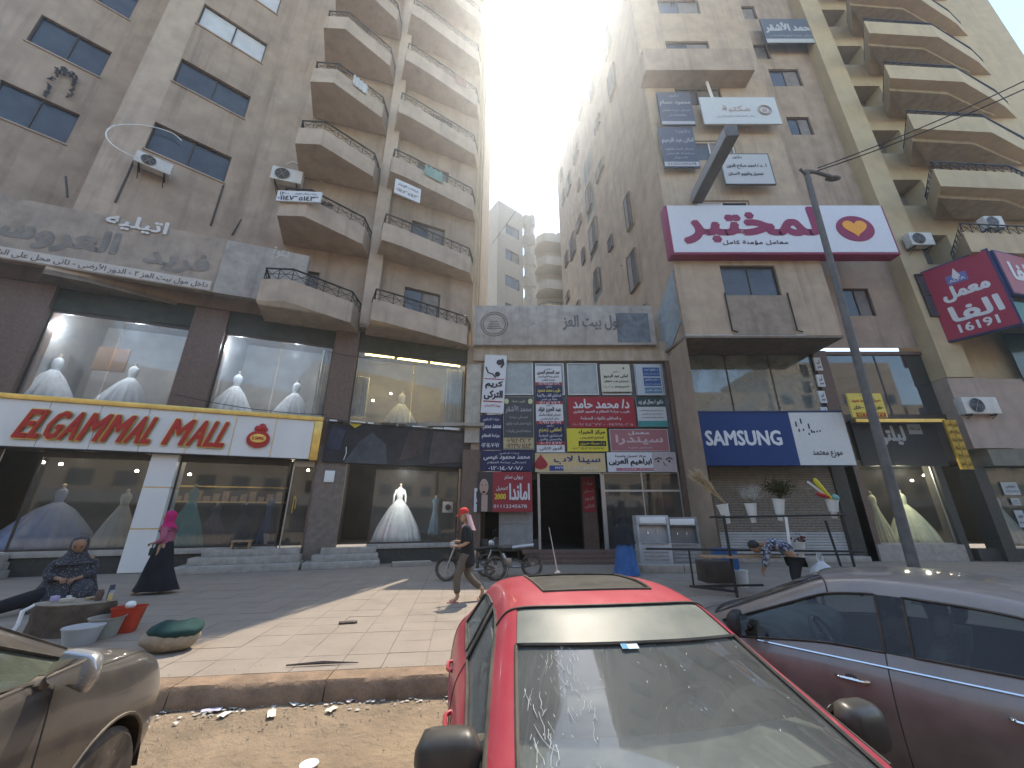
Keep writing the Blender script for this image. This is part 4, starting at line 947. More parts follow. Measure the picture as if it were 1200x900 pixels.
# ------------------------------------------------------------------ CARS
def car(name, label, cat, loc, yaw, paint, hw=.88, zs=1., ls=1., trim=None, plastic=None, sun_strip=False, sunroof=False, glassm=None, mirrors=(1, 1), mirror_cap=None, handle='chrome', wheel_r=.315, belt_chrome=False, interior=None, roof_paint=None, mirror_z=.98, zoff=0., tail=1., mx=.78, mdy=0., msc=1., bd=0.):
    S = [  # x (body) and the ten ring points (x, y, z) from sill to roof centre
        [(2.12, .45, .26), (2.13, .55, .32), (2.16, .58, .45), (2.17, .58, .58), (2.13, .56, .66), (2.12, .52, .68), (2.12, .42, .69), (2.13, .34, .70), (2.14, .18, .70), (2.15, 0, .70)],
        [(1.98, .62, .22), (2.0, .76, .28), (2.02, .80, .46), (2.02, .79, .62), (1.98, .74, .74), (1.95, .68, .76), (1.96, .54, .78), (1.97, .44, .79), (1.99, .22, .795), (2.0, 0, .80)],
        [(1.70, .68, .21), (1.70, .83, .26), (1.70, .875, .47), (1.70, .87, .66), (1.68, .82, .81), (1.68, .76, .84), (1.68, .62, .86), (1.68, .50, .87), (1.68, .25, .88), (1.68, 0, .885)],
        [(1.34, .68, .21), (1.34, .85, .26), (1.34, .89, .47), (1.34, .885, .68), (1.40, .84, .82), (1.46, .78, .845), (1.53, .66, .855), (1.58, .54, .86), (1.62, .28, .87), (1.64, 0, .872)],
        [(.98, .68, .21), (.98, .85, .25), (.98, .88, .47), (.98, .885, .69), (1.02, .85, .875), (1.06, .81, .90), (1.30, .76, .875), (1.40, .68, .88), (1.50, .36, .89), (1.54, 0, .895)],
        [(.88, .68, .21), (.88, .85, .25), (.88, .88, .47), (.88, .885, .69), (.92, .85, .88), (1.0, .815, .895), (1.18, .785, .895), (1.30, .725, .90), (1.41, .40, .91), (1.45, 0, .915)],
        [(.40, .69, .21), (.40, .85, .25), (.40, .88, .47), (.40, .885, .70), (.37, .85, .905), (.33, .81, .943), (.31, .643, 1.25), (.355, .583, 1.298), (.47, .355, 1.315), (.505, 0, 1.322)],
        [(.22, .69, .21), (.22, .85, .25), (.22, .88, .47), (.22, .885, .70), (.20, .85, .908), (.18, .81, .945), (.20, .615, 1.30), (.25, .55, 1.35), (.37, .34, 1.365), (.41, 0, 1.37)],
        [(.0, .69, .21), (.0, .85, .25), (.0, .88, .47), (.0, .885, .70), (.0, .85, .91), (.0, .81, .948), (.0, .60, 1.325), (.02, .54, 1.378), (.05, .38, 1.398), (.06, 0, 1.402)],
        [(-.13, .69, .21), (-.13, .85, .25), (-.13, .88, .47), (-.13, .885, .70), (-.13, .85, .912), (-.12, .81, .95), (-.10, .595, 1.332), (-.10, .54, 1.387), (-.10, .40, 1.41), (-.10, 0, 1.415)],
        [(-.22, .69, .21), (-.22, .85, .25), (-.22, .88, .47), (-.22, .885, .70), (-.22, .85, .914), (-.22, .81, .952), (-.22, .595, 1.332), (-.22, .54, 1.388), (-.22, .40, 1.412), (-.22, 0, 1.418)],
        [(-.58, .69, .21), (-.58, .85, .25), (-.58, .88, .47), (-.58, .885, .71), (-.58, .85, .925), (-.58, .80, .962), (-.58, .59, 1.318), (-.58, .535, 1.375), (-.58, .40, 1.402), (-.58, 0, 1.41)],
        [(-.98, .68, .21), (-.98, .85, .25), (-1.0, .88, .47), (-1.0, .885, .72), (-1.0, .845, .94), (-.98, .79, .98), (-.90, .60, 1.27), (-.86, .545, 1.33), (-.86, .38, 1.365), (-.86, 0, 1.38)],
        [(-1.2, .68, .22), (-1.2, .85, .26), (-1.2, .885, .48), (-1.2, .885, .73), (-1.2, .84, .95), (-1.2, .77, .99), (-1.12, .63, 1.19), (-1.06, .57, 1.27), (-1.0, .38, 1.31), (-.98, 0, 1.33)],
        [(-1.6, .66, .24), (-1.6, .83, .28), (-1.6, .875, .50), (-1.6, .87, .75), (-1.6, .82, .94), (-1.58, .74, .98), (-1.56, .68, 1.0), (-1.54, .60, 1.02), (-1.52, .35, 1.035), (-1.5, 0, 1.04)],
        [(-1.95, .62, .28), (-1.97, .78, .32), (-1.98, .82, .52), (-1.98, .81, .76), (-1.95, .76, .92), (-1.93, .68, .955), (-1.92, .60, .97), (-1.92, .5, .98), (-1.92, .25, .985), (-1.92, 0, .99)],
        [(-2.08, .5, .32), (-2.11, .62, .38), (-2.14, .66, .54), (-2.13, .64, .74), (-2.06, .6, .86), (-2.04, .54, .88), (-2.04, .44, .89), (-2.04, .36, .895), (-2.04, .18, .9), (-2.04, 0, .9)]]
    S = [[((x if x > -1.2 else -1.2 + (x + 1.2) * tail) * ls, y * hw / .88, (z * zs if z > .3 else z) + zoff) for x, y, z in st] for st in S]
    if bd:
        for i_ in range(4, 14):
            for j_ in (3, 4, 5): x, y, z_ = S[i_][j_]; S[i_][j_] = (x, y, z_ - bd * (.6 if j_ == 3 else 1))
            if 6 <= i_ <= 12: x, y, z_ = S[i_][6]; S[i_][6] = (x, y + .008, z_ + bd * .35)
    NS, NR = len(S), 10
    def region(i, j):   # face between station i,i+1 and ring j,j+1
        if 5 <= i <= 12:
            if j == 5:
                if i in (5, 6, 7, 8): return 'fglass'
                if i == 9: return 'bpillar'
                if i in (10, 11): return 'rglass'
                return 'body'
            if j in (7, 8):
                if i == 5 or (i == 6 and not sun_strip): return 'windshield'
                if i == 6: return 'sunstrip'
                if i == 13: return 'rear'
            if j == 8 and i in (8, 9, 10) and sunroof: return 'sunroof'
            if j in (1, 2, 3, 4):
                if 5 <= i <= 8: return 'fdoor'
                if 9 <= i <= 12: return 'rdoor'
            if j in (6, 7, 8) and i >= 7: return 'roof'
        if i == 13 and j in (7, 8): return 'rear'
        if i <= 3 and j >= 5: return 'hood'
        return 'body'
    names = ['body', 'fdoor', 'rdoor', 'windshield', 'sunstrip', 'fglass', 'rglass', 'bpillar', 'roof', 'sunroof', 'hood', 'rear']
    vs = []; fs = []; mi = []
    idx = {}
    def V(i, j, s):
        key = (i, j, s if j < 9 else 0)
        if key not in idx:
            x, y, z = S[i][j]; idx[key] = len(vs); vs.append((x, y * s if j < 9 else 0, z))
        return idx[key]
    for s in (1, -1):
        for i in range(NS - 1):
            for j in range(NR - 1):
                q = (V(i, j, s), V(i + 1, j, s), V(i + 1, j + 1, s), V(i, j + 1, s))
                fs.append(q if s > 0 else q[::-1]); mi.append(names.index(region(i, j)))
    for e in (0, NS - 1):
        for s in (1, -1):
            for j in range(0, 4):   # cap the ends
                a, b, c, d = V(e, j, s), V(e, j + 1, s), V(e, 8 - j, s), V(e, 9 - j, s)
                pass
        ringp = [V(e, j, 1) for j in range(9)] + [V(e, 9, 1)] + [V(e, j, -1) for j in range(8, -1, -1)]
        x = sum(vs[k][0] for k in ringp) / len(ringp)
        c = len(vs); vs.append((x + (.05 if e == 0 else -.05), 0, .5 * zs + zoff))
        for k in range(len(ringp) - 1):
            t = (ringp[k], ringp[k + 1], c); fs.append(t if e else t[::-1]); mi.append(0)
    me = bpy.data.meshes.new('cage'); me.from_pydata(vs, [], fs); me.polygons.foreach_set('material_index', mi)
    for n_ in names: me.materials.append(None)
    me.update()
    o = bpy.data.objects.new('cage', me); COL.objects.link(o)
    md = o.modifiers.new('s', 'SUBSURF'); md.levels = 3; md.render_levels = 3
    dg = bpy.context.evaluated_depsgraph_get(); em = bpy.data.meshes.new_from_object(o.evaluated_get(dg))
    bpy.data.objects.remove(o)
    bm = bmesh.new(); bm.from_mesh(em); bmesh.ops.recalc_face_normals(bm, faces=bm.faces)
    # wheel arches
    WX = (1.36 * ls, -1.30 * ls); WZ = wheel_r; RA = wheel_r + .055
    dele = [f for f in bm.faces if any((f.calc_center_median().x - wx) ** 2 + (f.calc_center_median().z - WZ) ** 2 < RA ** 2 for wx in WX) and abs(f.calc_center_median().y) > .4]
    bmesh.ops.delete(bm, geom=dele, context='FACES')
    for v in bm.verts:
        if not v.is_boundary or v.co.z > WZ + RA + .1: continue
        for wx in WX:
            d = Vector((v.co.x - wx, v.co.z - WZ))
            if d.length < RA + .12 and v.co.z > .24:
                d.normalize(); v.co.x = wx + d.x * RA; v.co.z = WZ + d.y * RA
    bm.normal_update()
    bvh = BVHTree.FromBMesh(bm)
    root = thing(name, label, cat, loc, yaw)
    reg = {}
    for f in bm.faces: reg.setdefault((names[f.material_index], (1 if f.calc_center_median().y > 0 else -1) if names[f.material_index] in ('fdoor', 'rdoor', 'fglass', 'rglass', 'bpillar') else 0), []).append(f)
    chrome = mat('chrome', (.7, .7, .7), .12, 1., var=.03)
    plastic = plastic or mat('black_car_plastic', (.022, .022, .022), .5, dust=.3)
    seal = mat('window_rubber', (.02, .02, .02), .6, dust=.25)
    glassm = glassm or glass('car_glass', (.52, .56, .53), .06, dirtyness=.10, dirt=(.4, .36, .3))
    PM = dict(body=paint, fdoor=paint, rdoor=paint, windshield=glassm, sunstrip=mat('sun_strip_film', (.13, .15, .13), .42, dust=.2, spec=.35), fglass=glassm, rglass=glassm, bpillar=plastic, roof=roof_paint or paint, sunroof=mat('sunroof_glass', (.04, .042, .038), .7, dust=.12, spec=.08), hood=paint, rear=glassm)
    PN = dict(body='body', fdoor='door', rdoor='door', windshield='windshield', sunstrip='sun_strip', fglass='side_window', rglass='side_window', bpillar='pillar', roof='roof', sunroof='sunroof', hood='hood', rear='rear_window')
    parts = {}
    for key, faces in reg.items():
        vm = {}; pv_ = []; pf = []
        inset = .006 if key[0] in ('windshield', 'fglass', 'rglass', 'rear', 'sunroof', 'sunstrip') else 0
        for f in faces:
            ids = []
            for v in f.verts:
                if v.index not in vm:
                    vm[v.index] = len(pv_); pv_.append(v.co - v.normal * inset)
                ids.append(vm[v.index])
            pf.append(ids)
        m2 = bpy.data.meshes.new(PN[key[0]]); m2.from_pydata([tuple(v) for v in pv_], [], pf); m2.materials.append(PM[key[0]])
        m2.polygons.foreach_set('use_smooth', [True] * len(m2.polygons))
        try: m2.normals_split_custom_set_from_vertices([bm.verts[k].normal for k in sorted(vm, key=lambda q: vm[q])])
        except Exception: pass
        p = link(PN[key[0]], m2, root); parts[key] = p
        # boundary trims
        if key[0] in ('windshield', 'fglass', 'rglass', 'rear', 'fdoor', 'rdoor', 'sunroof', 'roof', 'hood'):
            fsx = set(faces); es = [e for f in faces for e in f.edges if sum(1 for g in e.link_faces if g in fsx) == 1]
            if key[0] == 'roof': es = [e for e in es if any(names[g.material_index] in ('body',) for g in e.link_faces) or any(names[g.material_index] in ('sunstrip', 'windshield') for g in e.link_faces)]
            if key[0] == 'hood': es = [e for e in es if len(e.link_faces) == 2]
            nxt = {}
            for e in set(es):
                a, b = e.verts; nxt.setdefault(a, []).append(b); nxt.setdefault(b, []).append(a)
            seen = set(); mb = MB()
            r_ = {'fdoor': .0035, 'rdoor': .0035, 'hood': .004, 'roof': .006}.get(key[0], .009)
            starts = [v for v in nxt if len(nxt[v]) == 1] + list(nxt)
            for st in starts:
                if st in seen: continue
                path = [st]; seen.add(st)
                while True:
                    c = [q for q in nxt[path[-1]] if q not in seen]
                    if not c: break
                    path.append(c[0]); seen.add(c[0])
                if st in nxt[path[-1]] and len(path) > 2: path.append(st)
                if len(path) > 2: mb.tube([v.co + v.normal * (.001 if r_ < .006 else .003) for v in path], r_, 5)
            if mb.v: mb.build('seam' if r_ < .005 else 'rubber_seal', seal, p, smooth=True)
    # lining
    mb = MB(); off = .028
    for key, faces in reg.items():
        if key[0] in ('body', 'fdoor', 'rdoor', 'roof', 'bpillar', 'sunroof'):
            for f in faces:
                c = f.calc_center_median()
                if -1.6 < c.x < 1.15: mb.add([v.co - v.normal * off for v in f.verts], [tuple(range(len(f.verts)))])
    inter = interior or mat('grey_interior', (.10, .10, .10), .85, var=.2)
    mb.build('interior_trim', inter, root, smooth=True)
    z = lambda v: v * zs + zoff
    # seats, dash, wheel
    def seat(x, y, w_, nm='seat'):
        mb = MB(); 
        def rr(cx, cz, hx, hy, hz, tilt=0):
            pts = []
            for k in range(5):
                s_ = [.75, 1, 1, 1, .8][k]; zz = -hz + 2 * hz * k / 4
                pts.append([(cx + zz * tilt + hx * s_ * (abs(math.cos(q)) ** .5) * math.copysign(1, math.cos(q)), y + hy * s_ * (abs(math.sin(q)) ** .5) * math.copysign(1, math.sin(q)), cz + zz) for q in [2 * math.pi * (i + .5) / 12 for i in range(12)]])
            mb.loft(pts)
        rr(x, z(.42), .26, w_, .09); rr(x - .32, z(.72), .075, w_ * .95, .27, -.35); rr(x - .44, z(1.1), .045, w_ * .5, .075, -.2)
        mb.build(nm, mat('seat_fabric', (.14, .14, .14), .9, var=.2), root, smooth=60)
    seat(.05, .36, .23); seat(.05, -.36, .23); seat(-.78, 0, .6)
    mb = MB(); rings = []
    for y in [-.74 + 1.48 * i / 10 for i in range(11)]:
        e = .06 * (abs(y) / .74) ** 2
        rings.append([(.98 - e, y, z(.93)), (.82 - e, y, z(.955)), (.66 - e, y, z(.93)), (.55, y, z(.86)), (.52, y, z(.72)), (.62, y, z(.5)), (1.0, y, z(.5))])
    mb.loft(rings); mb.build('dashboard', mat('dusty_dashboard', (.07, .075, .075), .75, dust=.5, dustcol=(.3, .29, .26)), root, smooth=50)
    sw = MB(); cx, cy, cz = .36, .36, z(.86); mt = Matrix.Translation((cx, cy, cz)) @ Matrix.Rotation(R(-62), 4, 'Y')
    sw.tube([mt @ Vector((.18 * math.cos(q), .18 * math.sin(q), 0)) for q in [2 * math.pi * k / 24 for k in range(25)]], .014, 6)
    sw.lathe([(.06, -.02), (.065, .015), (.03, .03)], n=12); sw.xf(mt, len(sw.v) - 36)
    for a in (0, 2.4, -2.4): sw.tube([mt @ Vector((0, 0, 0)), mt @ Vector((.175 * math.cos(a), .175 * math.sin(a), 0))], .014, 5)
    sw.build('steering_wheel', plastic, root, smooth=50)
    mm = MB(); mm.box(.42, .44, -.1, .1, z(1.2), z(1.26)); mm.tube([(.43, 0, z(1.25)), (.46, 0, z(1.27))], .008, 5); mm.build('inside_mirror', plastic, root, bevel=.006)
    # wheels
    tyre = mat('tyre', (.03, .029, .028), .85, dust=.5); rim = mat('alloy_rim', (.45, .45, .44), .35, .8, dust=.25)
    for wx in WX:
        for s in (1, -1):
            yw = (hw - .12) * s
            tb = MB(); tb.lathe([(wheel_r - .1, -.10), (wheel_r - .03, -.105), (wheel_r, -.08), (wheel_r, .08), (wheel_r - .03, .105), (wheel_r - .1, .10)], n=36)
            rot = Matrix.Translation((wx, yw, WZ)) @ Matrix.Rotation(R(-90 * s), 4, 'X')
            tb.xf(rot); wh = tb.build('wheel', tyre, root, smooth=30)
            rb_ = MB(); rb_.lathe([(wheel_r - .1, .0), (wheel_r - .095, .1), (wheel_r - .11, .098), (wheel_r - .13, .05), (.05, .04), (.045, .075), (.001, .08)], n=30, cap=False)
            for k in range(5):
                for dq in (-.16, .16):
                    a = 2 * math.pi * k / 5 + dq
                    rb_.tube([(.04 * math.cos(a), .04 * math.sin(a), .068), ((wheel_r - .11) * math.cos(a - dq * .35), (wheel_r - .11) * math.sin(a - dq * .35), .088)], .015, 5)
            rb_.xf(rot).build('rim', rim, wh, smooth=40)
            aw = MB(); n = 22
            ar_ = [2 * math.pi * k / n for k in range(n // 2 + 1)]
            aw.loft([[(wx + (RA + .004) * math.cos(a), y_, WZ + (RA + .004) * math.sin(a)) for a in ar_] + [(wx + (RA + .01) * math.cos(a), y_, WZ + (RA + .01) * math.sin(a)) for a in reversed(ar_)] for y_ in ((hw - .03) * s, (hw - .4) * s)])
            aw.build('wheel_arch_liner', seal, root)
            lip = MB(); pts = []
            for a in [R(-12) + R(204) * k / 24 for k in range(25)]:
                px_, pz_ = wx + RA * math.cos(a), WZ + RA * math.sin(a)
                h = bvh.ray_cast(Vector((px_ + .012 * math.cos(a), 2 * s, pz_ + .012 * math.sin(a))), Vector((0, -s, 0)))
                if h[0] and pz_ > .2: pts.append((px_, h[0].y - .002 * s, pz_))
            if len(pts) > 3: lip.tube(pts, .011, 6); lip.build('arch_lip', paint if cat != 'suv' else plastic, root, smooth=True)
    # door handles
    hm_ = {'chrome': chrome, 'paint': paint}[handle]
    for s in (1, -1):
        for hx, kk in ((.0 * ls, 'fdoor'), (-.82 * ls, 'rdoor')):
            pts = []
            for dx in (0, .015, .04, .1, .15, .175, .19):
                h = bvh.ray_cast(Vector((hx + dx, 2 * s, z(.80) - bd * .5)), Vector((0, -s, 0)))
                if h[0]: pts.append(h[0] + Vector((0, s * (0 if dx in (0, .19) else .02 if dx in (.015, .175) else .03), 0)))
            mb = MB(); mb.tube(pts, .012, 8, cap=True); mb.build('handle', hm_, parts[(kk, s)], smooth=True)
            h = bvh.ray_cast(Vector((hx + .1, 2 * s, z(.80) - bd * .5)), Vector((0, -s, 0)))
            mb = MB(); mb.ball(h[0] + Vector((0, -s * .012, 0)), .045, 8, sx=1.2, sy=.35, sz=.6); mb.build('handle_cup', seal, parts[(kk, s)], smooth=True)
        if belt_chrome:
            pts = []
            for k in range(26):
                x = .74 * ls + (-1.0 - .74) * ls * k / 25
                h = bvh.ray_cast(Vector((x, 2 * s, z(.932 + .03 * k / 25) - bd)), Vector((0, -s, 0)))
                if h[0]: pts.append(h[0] + Vector((0, s * .002, 0)))
            mb = MB(); mb.tube(pts, .009, 6); mb.build('belt_moulding', chrome, root, smooth=True)
    # mirrors
    for s, on in ((1, mirrors[0]), (-1, mirrors[1])):
        if not on: continue
        cx, cy, cz = mx * ls, (hw + .055 + mdy) * s, mirror_z * zs + zoff
        def shell(scale=1, z0=-1, z1=1):
            rings = []
            for k in range(9):
                t_ = -1 + 2 * k / 8; wy = math.sqrt(max(0, 1 - abs(t_) ** 5))
                up = .012 * t_ * s
                rings.append([(cx + .035 + (.085 if math.cos(q) > 0 else .028) * math.copysign(abs(math.cos(q)) ** .7, math.cos(q)) * (.25 + .75 * wy) * scale - .03 * (t_ * s), cy + t_ * .125 * scale, cz - up + (.085 if math.sin(q) > 0 else .088 - .03 * (t_ * -s)) * (.2 + .8 * wy) * math.copysign(abs(math.sin(q)) ** .6, math.sin(q)) * scale) for q in [2 * math.pi * i / 18 for i in range(18)]])
            return rings
        mb = MB(); mb.loft(shell(msc)); mr_ = mb.build('wing_mirror', mirror_cap or paint, root, smooth=60)
        gl = MB(); gl.v = []; pts = [(cx + .0045, cy + .105 * msc * math.copysign(abs(math.cos(q)) ** .6, math.cos(q)), cz + .062 * msc * math.copysign(abs(math.sin(q)) ** .6, math.sin(q))) for q in [2 * math.pi * i / 20 for i in range(20)]]
        gl.add(pts + [(p[0] - .004, p[1], p[2]) for p in pts], [tuple(range(20)), tuple(range(20, 40))[::-1]] + [(i, (i + 1) % 20, 20 + (i + 1) % 20, 20 + i) for i in range(20)])
        gl.build('mirror_glass', mat('mirror_silver', (.8, .8, .8), .04, 1., var=.02), mr_)
        am = MB(); am.loft([[(cx + .03 + a_ * math.cos(q), yy, zz + b_ * math.sin(q)) for q in [2 * math.pi * i / 8 for i in range(8)]] for yy, zz, a_, b_ in ((cy - .1 * s, cz - .045, .04, .028), (cy - .15 * s, cz - .05, .045, .03), ((hw - .09) * s, cz - .05, .06, .035))])
        am.build('mirror_arm', plastic, mr_, smooth=60)
    if True:
        lg = mat('headlight_lens', (.5, .5, .5), .08, .3, spec=.8); tl = mat('tail_light', (.3, .02, .02), .15, spec=.8)
        for s in (1, -1):
            mb = MB(); mb.ball((1.93 * ls, .62 * s * hw / .88, z(.64)), .13, 8, sx=.7, sy=1.0, sz=.45); mb.build('headlight', lg, root, smooth=True)
            mb = MB(); mb.ball((-(1.2 + .76 * tail) * ls, .66 * s * hw / .88, z(.82)), .13, 8, sx=.7, sy=.9, sz=.6); mb.build('tail_light', tl, root, smooth=True)
        mb = MB(); mb.box(2.1 * ls, 2.19 * ls, -.4, .4, z(.4), z(.52)); mb.build('grille', seal, root, bevel=.02)
    root['bvh'] = 0
    return root, bvh, bm, parts

def fwd2yaw(fx, fy): return math.atan2(fy, fx)
red_paint = mat('dusty_red_paint', (.36, .012, .035), .38, .1, var=.12, scale=3, dust=.13, dustcol=(.42, .26, .21), coat=.25, spec=.5)
red_roof = red_paint
wind = glass('windshield_glass', (.66, .70, .68), .08, .02, dirtyness=.24, dirt=(.34, .36, .34))
RY = fwd2yaw(.135, -.991)
red, rbvh, rbm, rparts = car('parked_car', 'red sedan with a sunroof and dusty splashed windscreen, seen from its front', 'car', (.52, 2.72, ROAD + .025), RY, red_paint, sun_strip=True, sunroof=True, mdy=-.06, mirror_cap=mat('black_mirror_plastic', (.03, .03, .028), .35, dust=.12), glassm=wind, handle='paint', ls=.97, tail=.62)
# antenna, sticker, dried splashes, wipers
mb = MB(); mb.tube([(-.86, -.02, 1.37), (-1.0, -.05, 1.73)], [.006, .003], 6); mb.lathe([(.03, 0), (.022, .02), (.012, .03)], (-.86, -.02, 1.36), n=10); mb.build('antenna', mat('antenna_grey', (.4, .38, .35), .5), red, smooth=True)
def on_glass(y, zt):
    h = rbvh.ray_cast(Vector((3, y, zt)), Vector((-1, 0, -.0)))
    return h
st = MB(); c = [on_glass(y, z_)[0] + Vector((.004, 0, .004)) for y, z_ in ((-.02, 1.262), (-.10 , 1.262), (-.10, 1.245), (-.02, 1.245))]
st.add([tuple(v) for v in c], [(0, 1, 2, 3)]); st.build('sticker', flat((.55, .68, .7)), red)
c2 = [c[1].lerp(c[0], .02) + Vector((.002, 0, .001)), c[1].lerp(c[0], .35) + Vector((.002, 0, .001)), c[2].lerp(c[3], .35) + Vector((.002, 0, .001)), c[2].lerp(c[3], .02) + Vector((.002, 0, .001))]
st = MB(); st.add([tuple(v) for v in c2], [(0, 1, 2, 3)]); st.build('sticker', flat((.05, .25, .42)), red)
sp = MB(); rnd = random.Random(5)
def drip(y, z_, n, ln, r):
    pts = []; a = rnd.uniform(-.5, .5)
    for k in range(n):
        h = on_glass(y, z_)
        if h[0] is None or not (.97 < z_ < 1.275) or abs(y) > .62: break
        pts.append(h[0] + h[1] * .0015); a += rnd.uniform(-1.1, 1.1); a *= .7
        z_ -= ln * (.3 + .5 * rnd.random()); y += ln * a
    if len(pts) > 1: sp.tube(pts, [r * rnd.uniform(.4, 1.2) for _ in pts], 4)
for q in range(44): drip(-.32 - abs(rnd.gauss(0, .09)) , rnd.uniform(1.1, 1.26), rnd.randint(2, 6), .011, .0008)
for q in range(30): drip(-.5 - rnd.uniform(0, .08), rnd.uniform(1.0, 1.15), rnd.randint(2, 5), .014, .0013)
for q in range(70):
    y, z_ = rnd.uniform(-.6, .55), rnd.uniform(1.0, 1.26)
    if y > -.25 and rnd.random() < .6: continue
    drip(y, z_, 2, .006, .0015)
sp.build('dried_splash', mat('dried_splash', (.6, .6, .57), .8), red, kind='stuff')
wp = MB()
for y0, y1 in ((.45, -.12), (-.1, -.6)):
    pts = []
    for k in range(8):
        y = y0 + (y1 - y0) * k / 7; h = on_glass(y, .94 + .008 * k)
        if h[0]: pts.append(h[0] + h[1] * .012)
    if len(pts) > 1: wp.tube(pts, .006, 5)
wp.build('wiper', M['black'], red)

brown_paint = mat('rosy_brown_paint', (.20, .165, .14), .30, .4, var=.14, scale=2.5, dust=.65, dustcol=(.31, .26, .215), coat=.6, spec=.5)
pinkcar, _, _, _ = car('parked_car', 'dusty bronze brown sedan seen side on, with chrome window line', 'car', (3.22, 3.76, ROAD - .05), fwd2yaw(-.588, .809), brown_paint, belt_chrome=True, handle='chrome', ls=1.0, zs=1.04, bd=.085, plastic=mat('gloss_black_pillar', (.012, .012, .012), .25, dust=.08), glassm=glass('clean_car_glass', (.55, .58, .56), .03, dirtyness=.05, dirt=(.4, .36, .3)), mirror_cap=M['black'], interior=mat('dark_interior', (.05, .045, .04), .85))
suv_paint = mat('dusty_grey_beige_paint', (.075, .068, .062), .26, .4, var=.15, scale=2, dust=.24, dustcol=(.28, .235, .18), coat=.6, spec=.5)
suv, _, _, _ = car('parked_car', 'dusty grey-beige crossover with a silver wing mirror, cut off by the edge beside the fruitless road', 'suv', (-2.86, 1.20, ROAD), fwd2yaw(-.22, .975), suv_paint, hw=.90, zs=1.2, wheel_r=.345, belt_chrome=True, mirror_cap=mat('silver_mirror_cap', (.42, .42, .42), .25, .7, dust=.15), plastic=mat('suv_plastic', (.05, .045, .04), .6, dust=.5), glassm=glass('greenish_car_glass', (.50, .60, .50), .10, dirtyness=.35, dirt=(.30, .33, .24)), mirror_z=.96, msc=.85)
suv['label'] = 'dusty grey-beige crossover with a silver wing mirror and chrome window line'
# ------------------------------------------------------------------ LAMP POST, WIRES
DP = 8.6
lp = thing('street_lamp', 'grey leaning street lamp post standing in front of the purple heart sign', 'street lamp', (.948 * DP, DP, 0))
b0 = Vector((0, 0, 0)); tp = at(945, 203, DP) - lp.location
mb = MB(); n = 10
mb.tube([b0.lerp(tp, k / n) + Vector((0, 0, 0)) for k in range(n + 1)], [.105 - .035 * k / n for k in range(n + 1)], 12)
mb.build('pole', M['polegrey'], lp, smooth=40)
mb = MB(); mb.tube([tp + Vector((0, 0, -.3)), tp + Vector((.05, .05, .12)), tp + Vector((.4, .15, .22)), tp + Vector((1.0, .3, .2))], [.075, .07, .055, .05], 8); mb.tube([tp + Vector((0, 0, -.1)), tp + Vector((-.25, -.1, .05))], .04, 8)
mb.build('arm', M['polegrey'], lp, smooth=40)
mb = MB(); mb.ball(tuple(tp + Vector((1.1, .35, .18))), .22, 8, sx=1.1, sy=.5, sz=.3); mb.build('lamp_head', M['polegrey'], lp, smooth=True)
mb = MB(); mb.lathe([(.19, 0), (.19, .04), (.14, .05), (.13, .5)], n=12); mb.build('base', M['polegrey'], lp, smooth=30)
for i, (y2, s_) in enumerate(((90, 'upper'), (98, 'lower'))):
    a = at(958, 197 + i * 3, DP); b = at(1290, 50 + 12 * i, 6.0); pts = []
    for k in range(15):
        t_ = k / 14; p = a.lerp(b, t_); p.z -= .35 * 4 * t_ * (1 - t_) * .5; pts.append(p)
    mb = MB(); mb.tube(pts, .016, 5); mb.build('overhead_cable', M['black'], None, label=f'{s_} of the two black cables strung from the lamp post to the upper right', cat='cable')
mb = MB(); pts = []
a, b = at(577, 285, 17.0), at(655, 166, 19)
for k in range(9): t_ = k / 8; p = a.lerp(b, t_); p.z -= 1.2 * t_ * (1 - t_); pts.append(p)
mb.tube(pts, .012, 4); mb.build('overhead_cable', M['black'], None, label='thin black cable crossing the sky gap between the two tall blocks', cat='cable')

# ------------------------------------------------------------------ AIR CONDITIONERS
def ac_unit(F, tl, br, n, label, group='air conditioner units on the facades'):
    u0, z1 = F.px(tl, n); u1, z0 = F.px(br, n); W = max(.75, u1 - u0); H = max(.5, min(.72, z1 - z0)) if True else 0
    rt = thing('air_conditioner', label, 'air conditioner', F.w((u0 + u1) / 2, n, (z0 + z1) / 2 - H / 2), F.a, group)
    MB().box(-W / 2, W / 2, 0, .32, 0, H).build('casing', M['acwhite'], rt, bevel=.02)
    mb = MB(); mb.lathe([(.02, 0), (H * .40, 0), (H * .42, .02)], n=20); mb.xf(Matrix.Translation((-W * .14, -.004, H / 2)) @ Matrix.Rotation(R(90), 4, 'X')); f = mb.build('fan', M['black'], rt)
    mb = MB()
    for rr in (.12, .2, .28, .36, .42): mb.tube([(-W * .14 + rr * H * math.cos(q), -.03, H / 2 + rr * H * math.sin(q)) for q in [2 * math.pi * i / 18 for i in range(19)]], .006, 4)
    for k in range(3):
        a = k * math.pi / 3; mb.tube([(-W * .14 + H * .42 * math.cos(a), -.034, H / 2 + H * .42 * math.sin(a)), (-W * .14 - H * .42 * math.cos(a), -.034, H / 2 - H * .42 * math.sin(a))], .008, 4)
    mb.build('grille', M['steel'], f)
    mb = MB()
    for x in (-W * .35, W * .35): mb.box(x - .02, x + .02, 0, .6, -.05, -.003); mb.tube([(x, .03, -.05), (x, .6, -.35)], .015, 4)
    mb.build('bracket', M['black'], rt); return rt
FF1 = F1
ac_unit(F1, (161, 175), (199, 205), -.55, 'white air conditioner on a bracket under a cable loop on the windowed wall')
ac_unit(F2, (320, 192), (352, 217), -.6, 'white air conditioner beside the lowest full balcony phone number board')
ac_unit(FF, (1062, 268), (1099, 291), -1.0, 'grey air conditioner on the cream wall just right of the heart sign')
ac_unit(FF, (1152, 253), (1180, 266), -1.9, 'small air conditioner on the upper balcony above the ornate railing')
